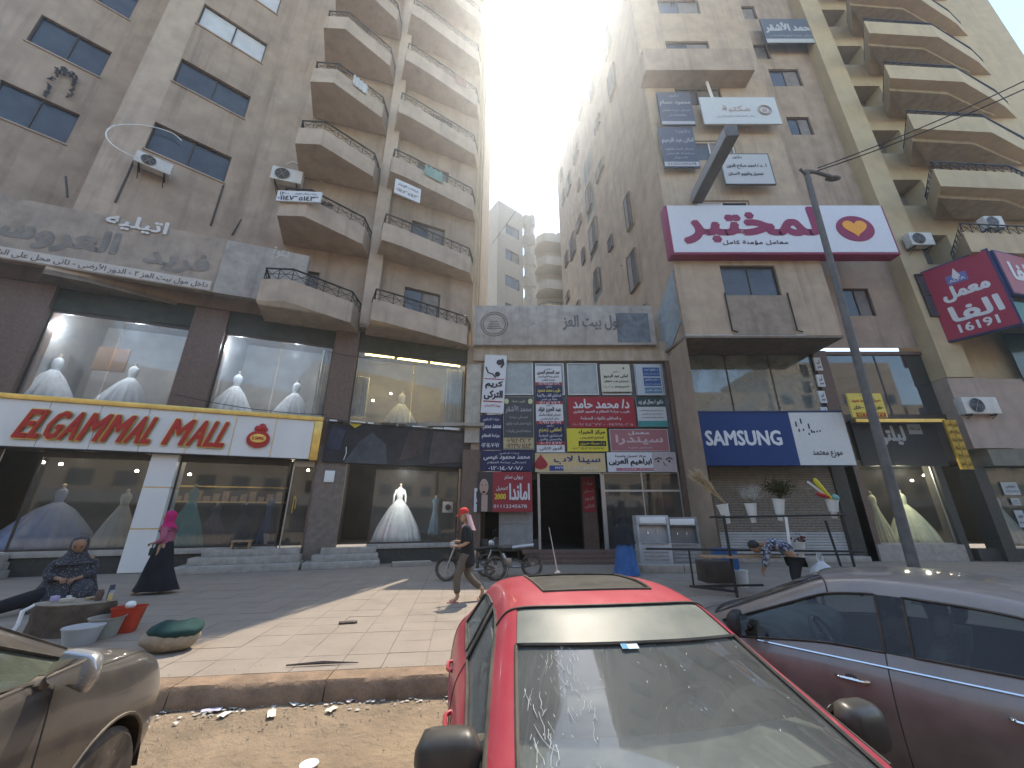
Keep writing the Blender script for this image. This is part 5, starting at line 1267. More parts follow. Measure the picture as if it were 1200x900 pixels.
ac_unit(FF, (1124, 461), (1177, 489), -.75, 'large air conditioner above the gold plaques by the pink cladding')
for i, (u, z, nm) in enumerate(((2.2, 10.6, 'lowest on the alley wall next to the purple sign'), (4.9, 12.1, 'second along the shaded alley wall'), (7.9, 11.2, 'third along the shaded alley wall, above the arcade fascia'), (5.2, 16.4, 'higher up on the shaded alley wall'))):
    rt = ac_unit(FF, (1062, 268), (1099, 291), -1.0, 'dusty air conditioner ' + nm); rt.location = FW.w(u, -.55, z); rt.rotation_euler = (0, 0, FW.a)
def hose(F, pts, label, r=.022, m=None):
    P = [F.w(*(lambda q: (q[0], n, q[1]))(F.px((x, y), n))) for x, y, n in pts]
    from_ = []
    for i in range(len(P) - 1):
        for k in range(4):
            t_ = k / 4; p0_, p1_, p2_, p3_ = P[max(i - 1, 0)], P[i], P[i + 1], P[min(i + 2, len(P) - 1)]
            from_.append(.5 * ((2 * p1_) + (p2_ - p0_) * t_ + (2 * p0_ - 5 * p1_ + 4 * p2_ - p3_) * t_ ** 2 + (-p0_ + 3 * p1_ - 3 * p2_ + p3_) * t_ ** 3))
    from_.append(P[-1]); mb = MB(); mb.tube(from_, r, 6); return mb.build('hose', m or M['white'], None, label=label, cat='hose', smooth=True)
hose(F1, [(157, 184, -.4), (135, 172, -.3), (124, 158, -.2), (135, 147, -.1), (170, 147, -.06), (200, 155, -.06), (213, 165, -.06)], 'white insulated hose looping from the air conditioner to the window')
hose(F2, [(336, 192, -.5), (345, 190, -.5), (358, 198, -.3), (370, 209, -.1), (378, 213, -.05)], 'short white hose arching from the air conditioner to the balcony door')
for (xa, ya, xb, yb, nm) in ((157, 188, 135, 237, 'left of the lower window'), (262, 217, 247, 264, 'right of the lower window'), (283, 257, 272, 275, 'by the end of the grey fascia'), (77, 207, 79, 231, 'above the faded fascia lettering')):
    F_ = F1 if nm[:3] != 'abo' else Frame(0, 10.6, 0); n_ = -.05
    a, b = F_.px((xa, ya), n_), F_.px((xb, yb), n_); mb = MB(); mb.tube([F_.w(a[0], n_, a[1]), F_.w(b[0], n_, b[1])], .035, 5)
    mb.build('rusty_rod', M['frame'], None, label='thin dark rod hanging down the wall ' + nm, cat='rod')
# scrap letters on wall
mb = MB(); F_ = Frame.line((-17.3, 11.0), (-15.6, 11.0)); rr_ = random.Random(3)
def wp_(x, y): q = F0.px((x, y), -.12); return F0.w(q[0], -.12, q[1])
path = [(54, 112), (57, 98), (66, 82), (78, 84), (88, 90), (86, 102), (78, 118)]
for i in range(len(path) - 1):
    for k in range(5):
        x = path[i][0] + (path[i + 1][0] - path[i][0]) * k / 5; y = path[i][1] + (path[i + 1][1] - path[i][1]) * k / 5
        a = wp_(x + rr_.uniform(-3, 3), y + rr_.uniform(-4, 4)); b = wp_(x + rr_.uniform(-4, 4), y + rr_.uniform(-5, 5)); c = wp_(x + rr_.uniform(-4, 4), y + rr_.uniform(-4, 4)); mb.tube([a, b, c], .035, 4)
mb.build('scrap_letter', mat('scrap_metal', (.10, .095, .09), .6, .4), None, label='arch shaped twisted dark metal ornament between the upper windows', cat='ornament')

# ------------------------------------------------------------------ SIGNS ON THE BUILDINGS
pn = 'number boards hung on the balconies'
sign(Frame(-8.9, 12.1, R(3)), (326, 223), (375, 237), 0, 'white board with a phone number hung on the lowest full balcony', WHT, [('١٢٠٠', .16, .28, .2, .3, INK, .03), ('عيادات ومكاتب للإيجار', .65, .28, .5, .2, INK), ('٠١١٤٧٦٥١٤٣٦', .5, .7, .92, .4, INK, .05)], group=None, name='notice_board')
FQ = Frame.line((-5.6, 13.6), (-4.5, 13.9)); 
sign(Frame(-4.75, 13.9, R(32)), (464, 209), (492, 238), 0, 'white board with rows of black writing under the second balcony column', WHT, [('عيادات للإيجار', .5, .3, .8, .2, INK, .03), ('٠١١٤٧٦٥١٤٣٦', .5, .7, .9, .2, INK, .03)], name='notice_board')
PUR = (.24, .03, .085); PALE = (.60, .62, .66)
# big lab sign
u0, z1 = FB.px((778, 241), -.45); u1, z0 = FB.px((1056, 298), -.45)
ls_ = thing('lab_sign', 'long white laboratory sign with purple Arabic name and an orange heart in a purple disc', 'sign', FB.w(u0, -.45, z0))
Wd, Hd = u1 - u0, z1 - z0
MB().box(0, Wd, 0, .5, 0, Hd).build('case', flat(PUR), ls_, bevel=.01)
MB().box(.12, Wd - .1, -.02, -.002, .1, Hd - .01).build('board', flat(PALE), ls_)
def lpx(x, y): q = FB.px((x, y), -.47); return q[0] - u0, q[1] - z0
a = lpx(804, 283); b = lpx(952, 245)
put_text(ls_, 'لمختبر', (a[0] + b[0]) / 2, -.03, (a[1] + b[1]) / 2, b[0] - a[0], b[1] - a[1] + .1, flat(PUR), bold=.055)
a = lpx(848, 289); b = lpx(922, 280); put_text(ls_, 'معامل مؤمنة كامل', (a[0] + b[0]) / 2, -.03, (a[1] + b[1]) / 2, b[0] - a[0], .26, flat((.03, .02, .05)), bold=.03)
c = lpx(1002, 268); mb = MB(); mb.lathe([(.02, 0), (.85, 0), (.85, .02), (.02, .02)], n=32, sy=.82); mb.xf(Matrix.Translation((c[0], -.022, c[1])) @ Matrix.Rotation(R(90), 4, 'X')); e = mb.build('emblem', flat(PUR), ls_)
hp = [(.55 * (16 * math.sin(t) ** 3) / 16, .5 * (13 * math.cos(t) - 5 * math.cos(2 * t) - 2 * math.cos(3 * t) - math.cos(4 * t)) / 16 + .05) for t in [2 * math.pi * k / 36 for k in range(36)]]
mb = MB(); mb.slab([(c[0] + x, c[1] + z) for x, z in hp], -.055, -.045); mb.build('emblem_heart', flat((.75, .33, .04)), e)
# its side face along the alley wall
a = FW.px((776, 246), -.15); 
ss = thing('side_sign', 'purple edged grey sign board running back along the alley wall', 'sign', FW.w(.1, -.25, z0 - .9), FW.a)
MB().slab([(0, .9), (3.2, .35), (3.2, 3.9), (0, 3.4)], 0, .2).build('board', flat(PUR), ss)
MB().slab([(.12, 1.02), (3.05, .5), (3.05, 3.75), (.12, 3.28)], -.012, -.002).build('face', flat((.33, .32, .34)), ss)
put_text(ss, 'المختبر', 1.6, -.02, 2.1, 2.2, .9, flat((.45, .43, .45)), bold=.02)
gs = thing('side_sign', 'pale grey-blue sign board with writing on the side of the bay under the purple sign', 'sign', Vector((bx0 - .05, YB + .15, 9.3)), FW.a)
MB().slab([(0, .2), (1.9, -1.1), (1.9, 1.6), (0, 2.9)], -.1, 0).build('board', mat('grey_blue_board', (.24, .28, .30), .6, var=.2, streak=.3), gs)
for i in range(5): put_text(gs, ['كشف نظر', 'نظارات طبية', 'عدسات', 'تركيب', 'صيانة'][i], .95, -.108, 1.9 - i * .35, 1.3, .22, (.42, .45, .47))
DB = (.06, .075, .12); LG = (.34, .36, .39)
sign(FB, (769, 108), (816, 146), -.35, 'upper of two dark blue clinic signs on the bay wall', DB, [('دكتور', .5, .12, .3, .1, LG), ('محمود حسام', .5, .34, .9, .18, LG, .03), ('اخصائى جراحة العظام', .5, .58, .8, .08, LG), ('والمفاصل', .5, .72, .5, .07, LG)], [(.02, .9, .98, .98, (.4, .41, .43))])
sign(FB, (771, 149), (821, 196), -.35, 'lower of two dark blue clinic signs on the bay wall', DB, [('دكتورة', .7, .12, .4, .08, LG), ('امانى عبد الرحيم', .5, .35, .9, .15, LG, .03), ('اخصائى النساء والتوليد', .5, .56, .8, .07, LG), ('متابعة الحمل', .5, .67, .8, .06, LG), ('بالسونار', .5, .77, .4, .06, LG), ('01002345678', .5, .92, .8, .06, INK)], [(.02, .87, .98, .97, (.45, .46, .48))])
k = sign(FB, (819, 114), (917, 145), -.5, 'white rounded sign with a round seal high on the bay', (.50, .52, .52), [('مكتبة', .45, .45, .36, .25, (.4, .3, .28), .04), ('دار الشفاء للتحاليل', .42, .72, .5, .1, (.35, .35, .35))])
W_, H_ = k['wh']; mb = MB()
for rr in (.34, .26): mb.tube([(W_ * .32 + rr * math.cos(q), -.015, H_ * .5 + rr * math.sin(q)) for q in [2 * math.pi * i / 24 for i in range(25)]], .022, 4)
mb.ball((W_ * .32, -.01, H_ * .5), .14, 8, sy=.1); mb.build('seal', flat((.36, .28, .27)), k)
sign(FB, (842, 180), (910, 216), -.5, 'pale grey sign with three lines of black writing below the slanted light box', (.44, .45, .45), [('دكتور', .35, .13, .2, .1, INK, .02), ('ا . د / احمد صلاح الدين', .5, .42, .8, .16, INK, .03), ('تجميل وتقويم الاسنان', .45, .68, .7, .14, INK, .03)], frame=(.16, .16, .16), border=.03)
sign(FR, (890, 22), (964, 50), -.6, 'dark blue sign with a large white name high beside the cream pilaster', (.10, .12, .15), [('محمد الأشقر', .5, .38, .9, .42, (.45, .46, .47), .04), ('اخصائى جراحة المخ والأعصاب', .5, .72, .8, .1, (.4, .4, .4))], [(.0, .84, 1, 1, (.42, .43, .42))])
# slanted projecting light box seen from below
pbx = thing('projecting_sign', 'dark grey slanted light box projecting from the bay over the purple name sign', 'sign', (0, 0, 0))
F_ = Frame.line((8.62, 11.0), (8.8, 14.45)); Lb = 3.45
pbx.location = F_.w(0, 0, CH + .975 * 14.4); pbx.rotation_euler = (0, 0, F_.a); hz = .55
MB().box(0, Lb, -.24, .24, 0, hz).build('case', mat('dark_grey_lightbox', (.10, .10, .10), .6, var=.2, streak=.3), pbx, bevel=.01)
MB().box(.06, Lb - .06, .242, .252, .06, hz - .06).build('face', flat((.30, .31, .32)), pbx)
mb = MB(); mb.box(Lb, Lb + .15, -.04, .04, .3, .35); mb.build('bracket', M['black'], pbx)
# light diagonal strip
mb = MB(); a, b = at(822, 78, 14.3), at(836, 118, 14.3); mb.tube([a, b], .09, 4); mb.build('light_box_edge', M['white'], None, label='thin white vertical light strip above the rounded sign on the bay', cat='strip')
# samsung fascia
FS = Frame(0, 15.6, R(-1.2))
sgn = sign(FS, (810, 484), (1004, 545), 0, 'wide electronics shop fascia, blue with white SAMSUNG and a white right end', (.016, .045, .16), [('SAMSUNG', .315, .49, .49, .27, (.66, .68, .70), .045), ('موزع معتمد', .835, .80, .19, .13, (.04, .04, .05), .03)], [(.645, 0, 1, 1, (.60, .61, .60))], th=.35)
W_, H_ = sgn['wh']; mb = MB(); r3 = random.Random(2)
for dx, dz, hh in ((.675, .72, .1), (.685, .62, .06), (.71, .78, .1), (.715, .64, .04), (.755, .68, .1), (.765, .6, .06), (.78, .6, .04), (.745, .56, .04), (.80, .61, .03), (.82, .62, .03)): mb.box((dx - .5) * W_, (dx - .5) * W_ + .05, -.016, -.008, dz * H_, dz * H_ + hh * H_)
mb.build('letter_remains', flat(INK), sgn)
MB().box(-W_ / 2, W_ / 2, -.02, .36, H_, H_ + .07).build('edge_trim', flat((.02, .04, .12)), sgn)
k = sign(FR, (992, 461), (1041, 489), -1.6, 'yellow notice with red and black writing on the ledge beside the lamp post', (.66, .52, .10), [('عيادة', .5, .1, .3, .1, INK), ('صباح محمد سيد', .5, .32, .84, .2, (.4, .05, .02), .04), ('حقن - غيار - ختان', .5, .6, .84, .18, INK, .03), ('٠١١٢٣٤٥٦٧٧', .5, .88, .8, .14, YEL, .03)], [(.1, .8, .95, .98, (.35, .03, .02))])
# black bridal fascia
k = sign(FR, (996, 492), (1113, 546), -.12, 'black fascia of the small bridal shop with a pale Arabic name', (.035, .033, .033), [('ليلتى', .42, .35, .34, .4, (.36, .36, .35), .05), ('ليلتى للزفاف', .74, .2, .13, .09, (.05, .05, .05))], [(.66, .1, .82, .32, (.3, .29, .28))])
mb = MB(); a = RP(1002, 489, -.5); b = RP(1108, 494, -.5); mb.box(a[0], b[0], -.5, -.3, b[1] - .02, b[1] + .12); mb.xf(FM(FR)).build('ledge_trim', M['gold'], None, label='gold strip along the ledge above the black bridal fascia', cat='trim')
k = sign(FF, (1106, 492), (1142, 550), -.75, 'gold plaques covered in small embossed writing beside the black fascia', (.48, .30, .03), [(s_, .27 + .5 * (i % 2), .1 + .16 * (i // 2), .34, .09, (.2, .11, .01), .04) for i, s_ in enumerate(['ذهب', 'فضة', 'خاتم', 'دبلة', 'شبكة', 'هدايا', 'سبائك', 'عيار', 'بيع', 'شراء', 'تصليح', 'نقش'])], [(.485, 0, .515, 1, (.1, .06, .01))])
# lab double sign
MR = (.30, .022, .05)
def vsign(tl, tr, Dl, Dr, zt, zb, label, base, lines, panels=()):
    p = at(*tl, Dl); q = at(*tr, Dr); F = Frame.line((p.x, p.y), (q.x, q.y)); W = math.hypot(q.x - p.x, q.y - p.y)
    rt = thing('projecting_sign', label, 'sign', (p.x, p.y, zb), F.a); H = zt - zb
    MB().box(0, W, 0, .22, 0, H).build('case', flat((.03, .03, .10)), rt, bevel=.012)
    MB().box(.07, W - .07, -.01, -.001, .07, H - .07).build('face', flat(base), rt)
    for x0, y0, x1, y1, c_ in panels: MB().box(x0 * W, x1 * W, -.014, -.011, (1 - y1) * H, (1 - y0) * H).build('colour_panel', flat(c_), rt)
    for s_, cx, cy, lw, lh, c_, bo in lines: put_text(rt, s_, cx * W, -.02, (1 - cy) * H, lw * W, lh * H, c_, bold=bo)
    return rt, W, H
zt_, zbm = at(1076, 320, 15.8).z, at(1110, 402, 15.8).z
rt, W_, H_ = vsign((1076, 320), (1157, 291), 15.8, 13.95, zt_, zbm, 'large red laboratory sign reading 16191 under the cream balcony', MR, [('معمل', .52, .42, .62, .19, WHT, .055), ('الفا', .54, .68, .66, .19, WHT, .055), ('16191', .5, .87, .52, .10, WHT, .045)])
mb = MB(); mb.box(W_ * .33, W_ * .62, -.02, -.012, H_ * .70, H_ * .82); e = mb.build('emblem', flat((.12, .14, .35)), rt)
mb = MB(); mb.slab([(W_ * .42, H_ * .78), (W_ * .48, H_ * .9), (W_ * .54, H_ * .78), (W_ * .48, H_ * .74)], -.03, -.022); mb.build('emblem_drop', flat(WHT), e); put_text(e, 'ALFA', W_ * .475, -.025, H_ * .74, W_ * .22, .14, WHT, bold=.03)
vsign((1162, 291), (1260, 312), 13.95, 15.3, zt_ - .1, zt_ - 2.3, 'faded pink laboratory sign folding back from the large red one', (.34, .10, .12), [('معمل الفا', .5, .5, .8, .5, WHT, .05)])
vsign((1172, 330), (1260, 330), 14.2, 15.3, zt_ - 2.45, zt_ - 3.7, 'teal panel under the faded pink sign', (.07, .22, .2), [('للتحاليل', .5, .5, .7, .4, WHT, .04)])
# ornate iron railing behind the ACs already on the balcony

# ------------------------------------------------------------------ DRESSES
def dress(F, px_, base_px, h, n, label, col, wskirt=.5, bodice=.15, head=False, group=None, sleeve=False, zbase=None, name='bridal_gown'):
    n = max(n, wskirt * 1.13 + .14); u, z = F.px(px_, n)
    zb2 = zbase if zbase is not None else F.px(base_px, n)[1]
    rt = thing(name, label, 'dress', F.w(u, n, zb2), F.a, group)
    m = mat('tulle_%d_%d_%d' % tuple(int(c * 100) for c in col), col, .85, var=.12, scale=7, bump=.3, bscale=40)
    wz = h * .66; rs = random.Random(int(u * 100)); ph = rs.random() * 6
    prof = [(wskirt * .97, 0), (wskirt, .03), (wskirt * .95, wz * .12), (wskirt * .83, wz * .35), (wskirt * .62, wz * .6), (wskirt * .38, wz * .84), (bodice * .82, wz)]
    mb = MB(); mb.lathe(prof, n=110, mod=lambda q, z_: 1 + (.06 * math.sin(q * 19 + ph) + .06 * math.sin(q * 8 + 2 * ph) + .03 * math.sin(q * 31)) * max(0, 1 - z_ / wz))
    mb.build('skirt', m, rt, smooth=80)
    mb = MB(); mb.lathe([(bodice * .82, wz - .01), (bodice * .78, wz + h * .03), (bodice * 1.02, wz + h * .10), (bodice * 1.0, wz + h * .15), (bodice * .85, wz + h * .18), (bodice * .35, wz + h * .21)], n=24, sy=.72); mb.build('bodice', m, rt, smooth=70)
    mb = MB(); mb.lathe([(bodice * .33, wz + h * .2), (bodice * .3, wz + h * .25), (bodice * .36, wz + h * .26), (.01, wz + h * .275)], n=12)
    mb.build('mannequin_neck', mat('mannequin_skin', (.5, .42, .34), .6), rt, smooth=True)
    for s_ in ((-1, 1) if sleeve else ()):
        mb = MB(); a_ = Vector((s_ * bodice * .95, 0, wz + h * .17)); mb.tube([a_, a_ + Vector((s_ * .09, -.03, -h * .1)), a_ + Vector((s_ * .1, -.12, -h * .22))], [.06, .045, .035] if sleeve else [.035, .03, .025], 8); mb.build('sleeve' if sleeve else 'mannequin_arm', m if sleeve else mat('mannequin_skin', (.5, .42, .34), .6), rt, smooth=True)
    return rt
OW = (.62, .63, .64); GU = 'white gowns in the upper shop windows'
dress(FA, (62, 440), (60, 464), 2.35, .75, 'white gown left of the brown board in the leftmost upper window', (.58, .59, .60), .86, zbase=4.96)
dress(FA, (150, 455), (150, 470), 2.3, .75, 'white gown right of the brown board in the leftmost upper window', OW, .86, zbase=4.96)
dress(FA, (274, 465), (274, 484), 2.4, .75, 'white gown with a narrow peak, left one in the middle upper window', OW, .86, zbase=4.96)
dress(FA, (345, 468), (345, 488), 2.3, .75, 'white gown with a puffed collar, right one in the middle upper window', OW, .86, zbase=4.96)
dress(FA, (470, 478), (470, 497), 2.3, .9, 'cream white gown standing alone under the yellow tube lights', (.66, .66, .58), .92, zbase=4.96)
dress(FA, (68, 590), (68, 640), 2.15, 1.2, 'very wide blue-grey ball gown in the left ground floor window', (.26, .30, .42), 1.15, zbase=.68, head=False)
dress(FA, (143, 600), (143, 640), 2.0, 1.2, 'pale cream gown beside the blue-grey one', (.50, .48, .44), .55, zbase=.68, head=True)
dress(FA, (222, 600), (222, 640), 2.2, .8, 'sea green gown in the window behind the woman in pink', (.13, .27, .24), .55, zbase=.68)
dress(FA, (253, 600), (253, 640), 1.55, 1.4, 'dark mauve dress, left of the two dark dresses', (.10, .07, .08), .5, zbase=.68)
dress(FA, (287, 600), (287, 640), 1.6, 1.5, 'black dress between the mauve and the blue dresses', (.03, .03, .035), .45, zbase=.68)
dress(FA, (316, 600), (316, 640), 1.8, 1.5, 'slim navy blue dress near the glass door', (.06, .09, .17), .3, zbase=.68)
dress(FA, (467, 600), (467, 640), 2.45, .75, 'bright white ball gown with long sleeves in the ground window', (.78, .80, .80), .95, zbase=.68, sleeve=True)
dress(FA, (510, 600), (510, 640), 1.75, 1.7, 'slim steel blue dress behind the bright white gown', (.12, .2, .27), .26, zbase=.9)
dress(FR, (1026, 600), (1026, 640), 2.2, .6, 'slim cream gown behind the lamp post in the dark bridal shop', (.62, .58, .36), .42, zbase=.6)
dress(FR, (1062, 600), (1062, 640), 2.3, .6, 'wide ivory and green tinted gown in the dark bridal shop', (.60, .64, .48), .8, zbase=.6)
dress(FF, (1172, 600), (1172, 640), 2.2, .9, 'pale gown behind the glass at the far right shop, beside white notices', (.5, .56, .56), .5, zbase=.5)
for i, (a_, b_, c_, d_, lb) in enumerate(((1172, 565, 1197, 580, 'wide white notice on the far right shop glass'), (1184, 584, 1197, 592, 'small white notice under the wide one on the far right shop glass'), (1188, 598, 1206, 618, 'square pale poster low on the far right shop glass'))): sign(FF, (a_, b_), (c_, d_), -.02, lb, (.42, .45, .46), [('عروض', .5, .35, .6, .25, (.1, .1, .12), .02), ('فساتين زفاف', .5, .7, .8, .16, (.1, .1, .12))], name='notice', cat='notice', th=.015)
# brown board, curtains, shop lights
sign(FA, (116, 406), (144, 436), 1.3, 'brown board hanging inside the leftmost upper window', (.14, .075, .04), name='notice_board', cat='board')
def hang(F, tl, br, n, label, m):
    u0, z1 = F.px(tl, n); u1, z0 = F.px(br, n); mb = MB(); N_ = 24; vs = []
    for i in range(N_ + 1):
        x = u0 + (u1 - u0) * i / N_; y = n + .05 * math.sin(i * 1.9); vs += [(x, y, z0), (x, y, z1)]
    mb.add(vs, [(2 * i, 2 * i + 2, 2 * i + 3, 2 * i + 1) for i in range(N_)]); mb.xf(FM(F)); return mb.build('curtain', m, None, label=label, cat='curtain', smooth=True)
cw = mat('white_curtain', (.6, .6, .52), .9, var=.1, scale=3)
hang(FA, (523, 432), (544, 505), .6, 'pale curtain at the right end of the window with tube lights', cw); hang(FA, (415, 440), (428, 488), .6, 'white veil hanging at the left of the window with tube lights', cw)
hang(FA, (378, 410), (392, 488), .5, 'white curtain strip beside the brown pillar in the middle upper window', cw)
tube = emis('tube_light_yellow', (1, .72, .2), 9)
for i, (a, b) in enumerate(((428, 462), (466, 501), (505, 539))):
    n_ = .55; p = FA.px((a, 414 + i * 5), n_); q = FA.px((b, 418 + i * 5), n_)
    mb = MB(); mb.box(p[0], q[0], n_, n_ + .06, p[1] - .05, p[1] + .03); mb.xf(FM(FA)).build('tube_light', tube, None, label=['left', 'middle', 'right'][i] + ' of three yellow tube lights in the upper window', cat='light')
ORD = ['first', 'second', 'third', 'fourth', 'fifth', 'sixth', 'seventh', 'eighth']
spot = emis('spot_lamp', (1, .85, .65), 14)
def spots_(F, pts, n, where):
    for i, (x, y) in enumerate(pts):
        u, z = F.px((x, y), n); mb = MB(); mb.lathe([(.05, 0), (.05, .06), (.02, .08)], n=10); o = mb.build('ceiling_spot', spot, None, label='tiny lit ceiling spot lamp %s, %s from the window column end' % (where, ORD[i]), cat='light', group='spot lamps ' + where); o.location = F.w(u, n, z)
spots_(FA, [(50, 543), (71, 545), (160, 553), (222, 557), (361, 552)], 1.6, 'inside the mall windows')
spots_(FA, [(430, 451), (458, 462), (437, 470)], 2.4, 'inside the tube lit window')
spots_(FR, [(1069, 564), (1083, 558), (1100, 573)], 1.4, 'inside the dark bridal shop')
# shelves, reflections of warm goods
for F_, (x0, x1), nm in ((FA, (225, 320), 'mall'),):
    rt = thing('display_shelf', 'lit gold shelf with small boxes along the back of the mall', 'shelf', FA.w(AP((270, 575), 3)[0], 3.2, .68), FA.a)
    MB().box(-2, 2, 0, .4, 1.5, 1.55).build('board', M['gold'], rt); MB().box(-2, 2, 0, .4, 2.1, 2.15).build('board', M['gold'], rt)
    for i in range(12): MB().box(-1.9 + i * .32, -1.68 + i * .32, .05, .3, 1.552, 1.75 + .1 * (i % 3)).build('box', M['wood'], rt)
rt = thing('price_board', 'framed white board leaning in the ground window beside the slim blue dress', 'board', FA.w(AP((525, 590), .9)[0], .9, 1.8), FA.a); MB().box(-.22, .22, 0, .03, 0, .45).build('board', M['white'], rt); MB().lathe([(.01, 0), (.12, 0), (.12, .01)], n=16).xf(Matrix.Translation((0, -.012, .22)) @ Matrix.Rotation(R(90), 4, 'X')).build('print', M['black'], rt)
rt = thing('price_board', 'small white framed notice on the brown marble pillar by the mall door', 'board', FA.w(AP((386, 558), -.2)[0], -.2, AP((386, 565), -.2)[1]), FA.a); MB().box(-.17, .17, 0, .05, 0, .42).build('board', M['white'], rt, bevel=.01)
rt = thing('price_board', 'small white framed notice on the pillar right of the bright white gown', 'board', FA.w(AP((549, 557), -.2)[0], -.2, AP((549, 562), -.2)[1]), FA.a); MB().box(-.15, .15, 0, .05, 0, .38).build('board', M['white'], rt, bevel=.01)
# wooden stools by the mall door
rt = thing('wooden_stool', 'low wooden box stool on the mall steps', 'stool', FA.w(AP((283, 640), -.3)[0], -.35, .64), FA.a)
MB().box(-.28, .28, -.16, .16, .2, .26).build('seat', M['wood'], rt, bevel=.008)
for x in (-.24, .24): MB().box(x - .025, x + .025, -.13, .13, 0, .198).build('leg', M['wood'], rt)

# ------------------------------------------------------------------ SHOP LAMPS AND FILL LIGHTS (lit ceiling lamps; added fills in the upper bays)
def shop_and_fill_lamp(F, u, n, z, e, c=(1, .86, .68), r=.03):
    l = bpy.data.lights.new('shop_and_fill_lamp', 'POINT'); l.energy = e; l.color = c; l.shadow_soft_size = r
    o = bpy.data.objects.new('shop_and_fill_lamp', l); COL.objects.link(o); o.location = F.w(u, n, z)
for px_, e in ((70, 16), (150, 8), (250, 9), (330, 5)): shop_and_fill_lamp(FA, AP((px_, 600), 1.2)[0], 1.6, 3.5, e)
shop_and_fill_lamp(FA, AP((470, 600), .8)[0], .45, 3.4, 55, (1, .97, .92)); shop_and_fill_lamp(FR, RP(1056, 600, 1)[0], .5, 3.4, 34, (1, .93, .72)); shop_and_fill_lamp(FR, RP(1030, 600, 1)[0], .5, 3.4, 16, (1, .9, .65))
for x in (447, 483, 522): shop_and_fill_lamp(FA, AP((x, 420), .6)[0], .7, 7.9, 22, (1, .8, .45), .05)
cl_ = [((-4.3, 14.45), (-3.5, 15.0), 2, (.16, .27, .24), 'green cloth hung over the third balcony of the corner column'), ((-7.7, 12.8), (-7.2, 13.3), 3, (.5, .5, .48), 'white sheet hung over the fourth balcony of the inner column'), ((-3.3, 15.15), (-2.7, 15.55), 4, (.28, .14, .12), 'brick red cloth hung over the fifth balcony of the corner column'), ((-9.1, 12.2), (-8.5, 12.23), 5, (.2, .22, .3), 'blue-grey towel hung over the sixth balcony of the inner column')]
for (a, b, k_, c_, lb) in cl_:
    zt = ZB + FH * k_ + 1.42; mb = MB(); n_ = 14; nrm = Vector((b[1] - a[1], -(b[0] - a[0]), 0)).normalized(); vs = []
    for i in range(n_ + 1):
        t_ = i / n_
        for z_, q_ in ((zt - .55, .0), (zt, .03), (zt - .85, .11)) if False else ((zt - .5, -.06), (zt + .01, .0), (zt - .75, .09)):
            p_ = Vector((a[0] + (b[0] - a[0]) * t_, a[1] + (b[1] - a[1]) * t_, z_)) + nrm * (q_ + .02 * math.sin(i * 1.7)); vs.append(p_)
    mb.add(vs, [(3 * i + j, 3 * i + 3 + j, 3 * i + 4 + j, 3 * i + 1 + j) for i in range(n_) for j in range(2)]); mb.build('hanging_cloth', mat('hung_cloth_%d' % k_, c_, .9, var=.15), None, label=lb, cat='cloth', smooth=True)
for (p_, q_, sag, lb) in (((381, 489, -.6), (560, 497, -.6), .25, 'sagging black cable along the ledge under the tube lit window'), ((384, 412, -.3), (545, 402, -.3), .5, 'thin cable sagging across the top of the tube lit window'), ((205, 462, -.6), (383, 486, -.6), .15, 'thin cable lying along the gold top edge of the mall sign')):
    a = AP(p_[:2], p_[2]); b = AP(q_[:2], q_[2]); A_ = FA.w(a[0], p_[2], a[1]); B_ = FA.w(b[0], q_[2], b[1]); pts = []
    for k in range(13): t_ = k / 12; v_ = A_.lerp(B_, t_); v_.z -= 4 * sag * t_ * (1 - t_); pts.append(v_)
    mb = MB(); mb.tube(pts, .014, 5); mb.build('cable', M['black'], None, label=lb, cat='cable')
# ------------------------------------------------------------------ PEOPLE
def skin_mesh(P, E_, name, m, parent, sub=2, extra=None, smooth=True):
    """P: list of (x,y,z,rx,ry?); E_: edges; first point is the root"""
    me = bpy.data.meshes.new(name); me.from_pydata([p[:3] for p in P], E_, [])
    o = bpy.data.objects.new('tmp', me); COL.objects.link(o)
    md = o.modifiers.new('k', 'SKIN'); md.use_smooth_shade = True
    sk = me.skin_vertices[0].data
    for i, p in enumerate(P): sk[i].radius = (p[3], p[4] if len(p) > 4 else p[3])
    sk[0].use_root = True
    s2 = o.modifiers.new('s', 'SUBSURF'); s2.levels = sub; s2.render_levels = sub
    dg = bpy.context.evaluated_depsgraph_get(); em = bpy.data.meshes.new_from_object(o.evaluated_get(dg)); bpy.data.objects.remove(o)
    em.name = name; em.materials.clear(); em.materials.append(m)
    if extra:
        bm = bmesh.new(); bm.from_mesh(em)
        vs = [bm.verts.new(v) for v in extra.v]
        for f in extra.f:
            try: bm.faces.new([vs[i] for i in f])
            except Exception: pass
        bmesh.ops.recalc_face_normals(bm, faces=bm.faces); bm.to_mesh(em); bm.free()
    em.polygons.foreach_set('use_smooth', [True] * len(em.polygons))
    return link(name, em, parent)
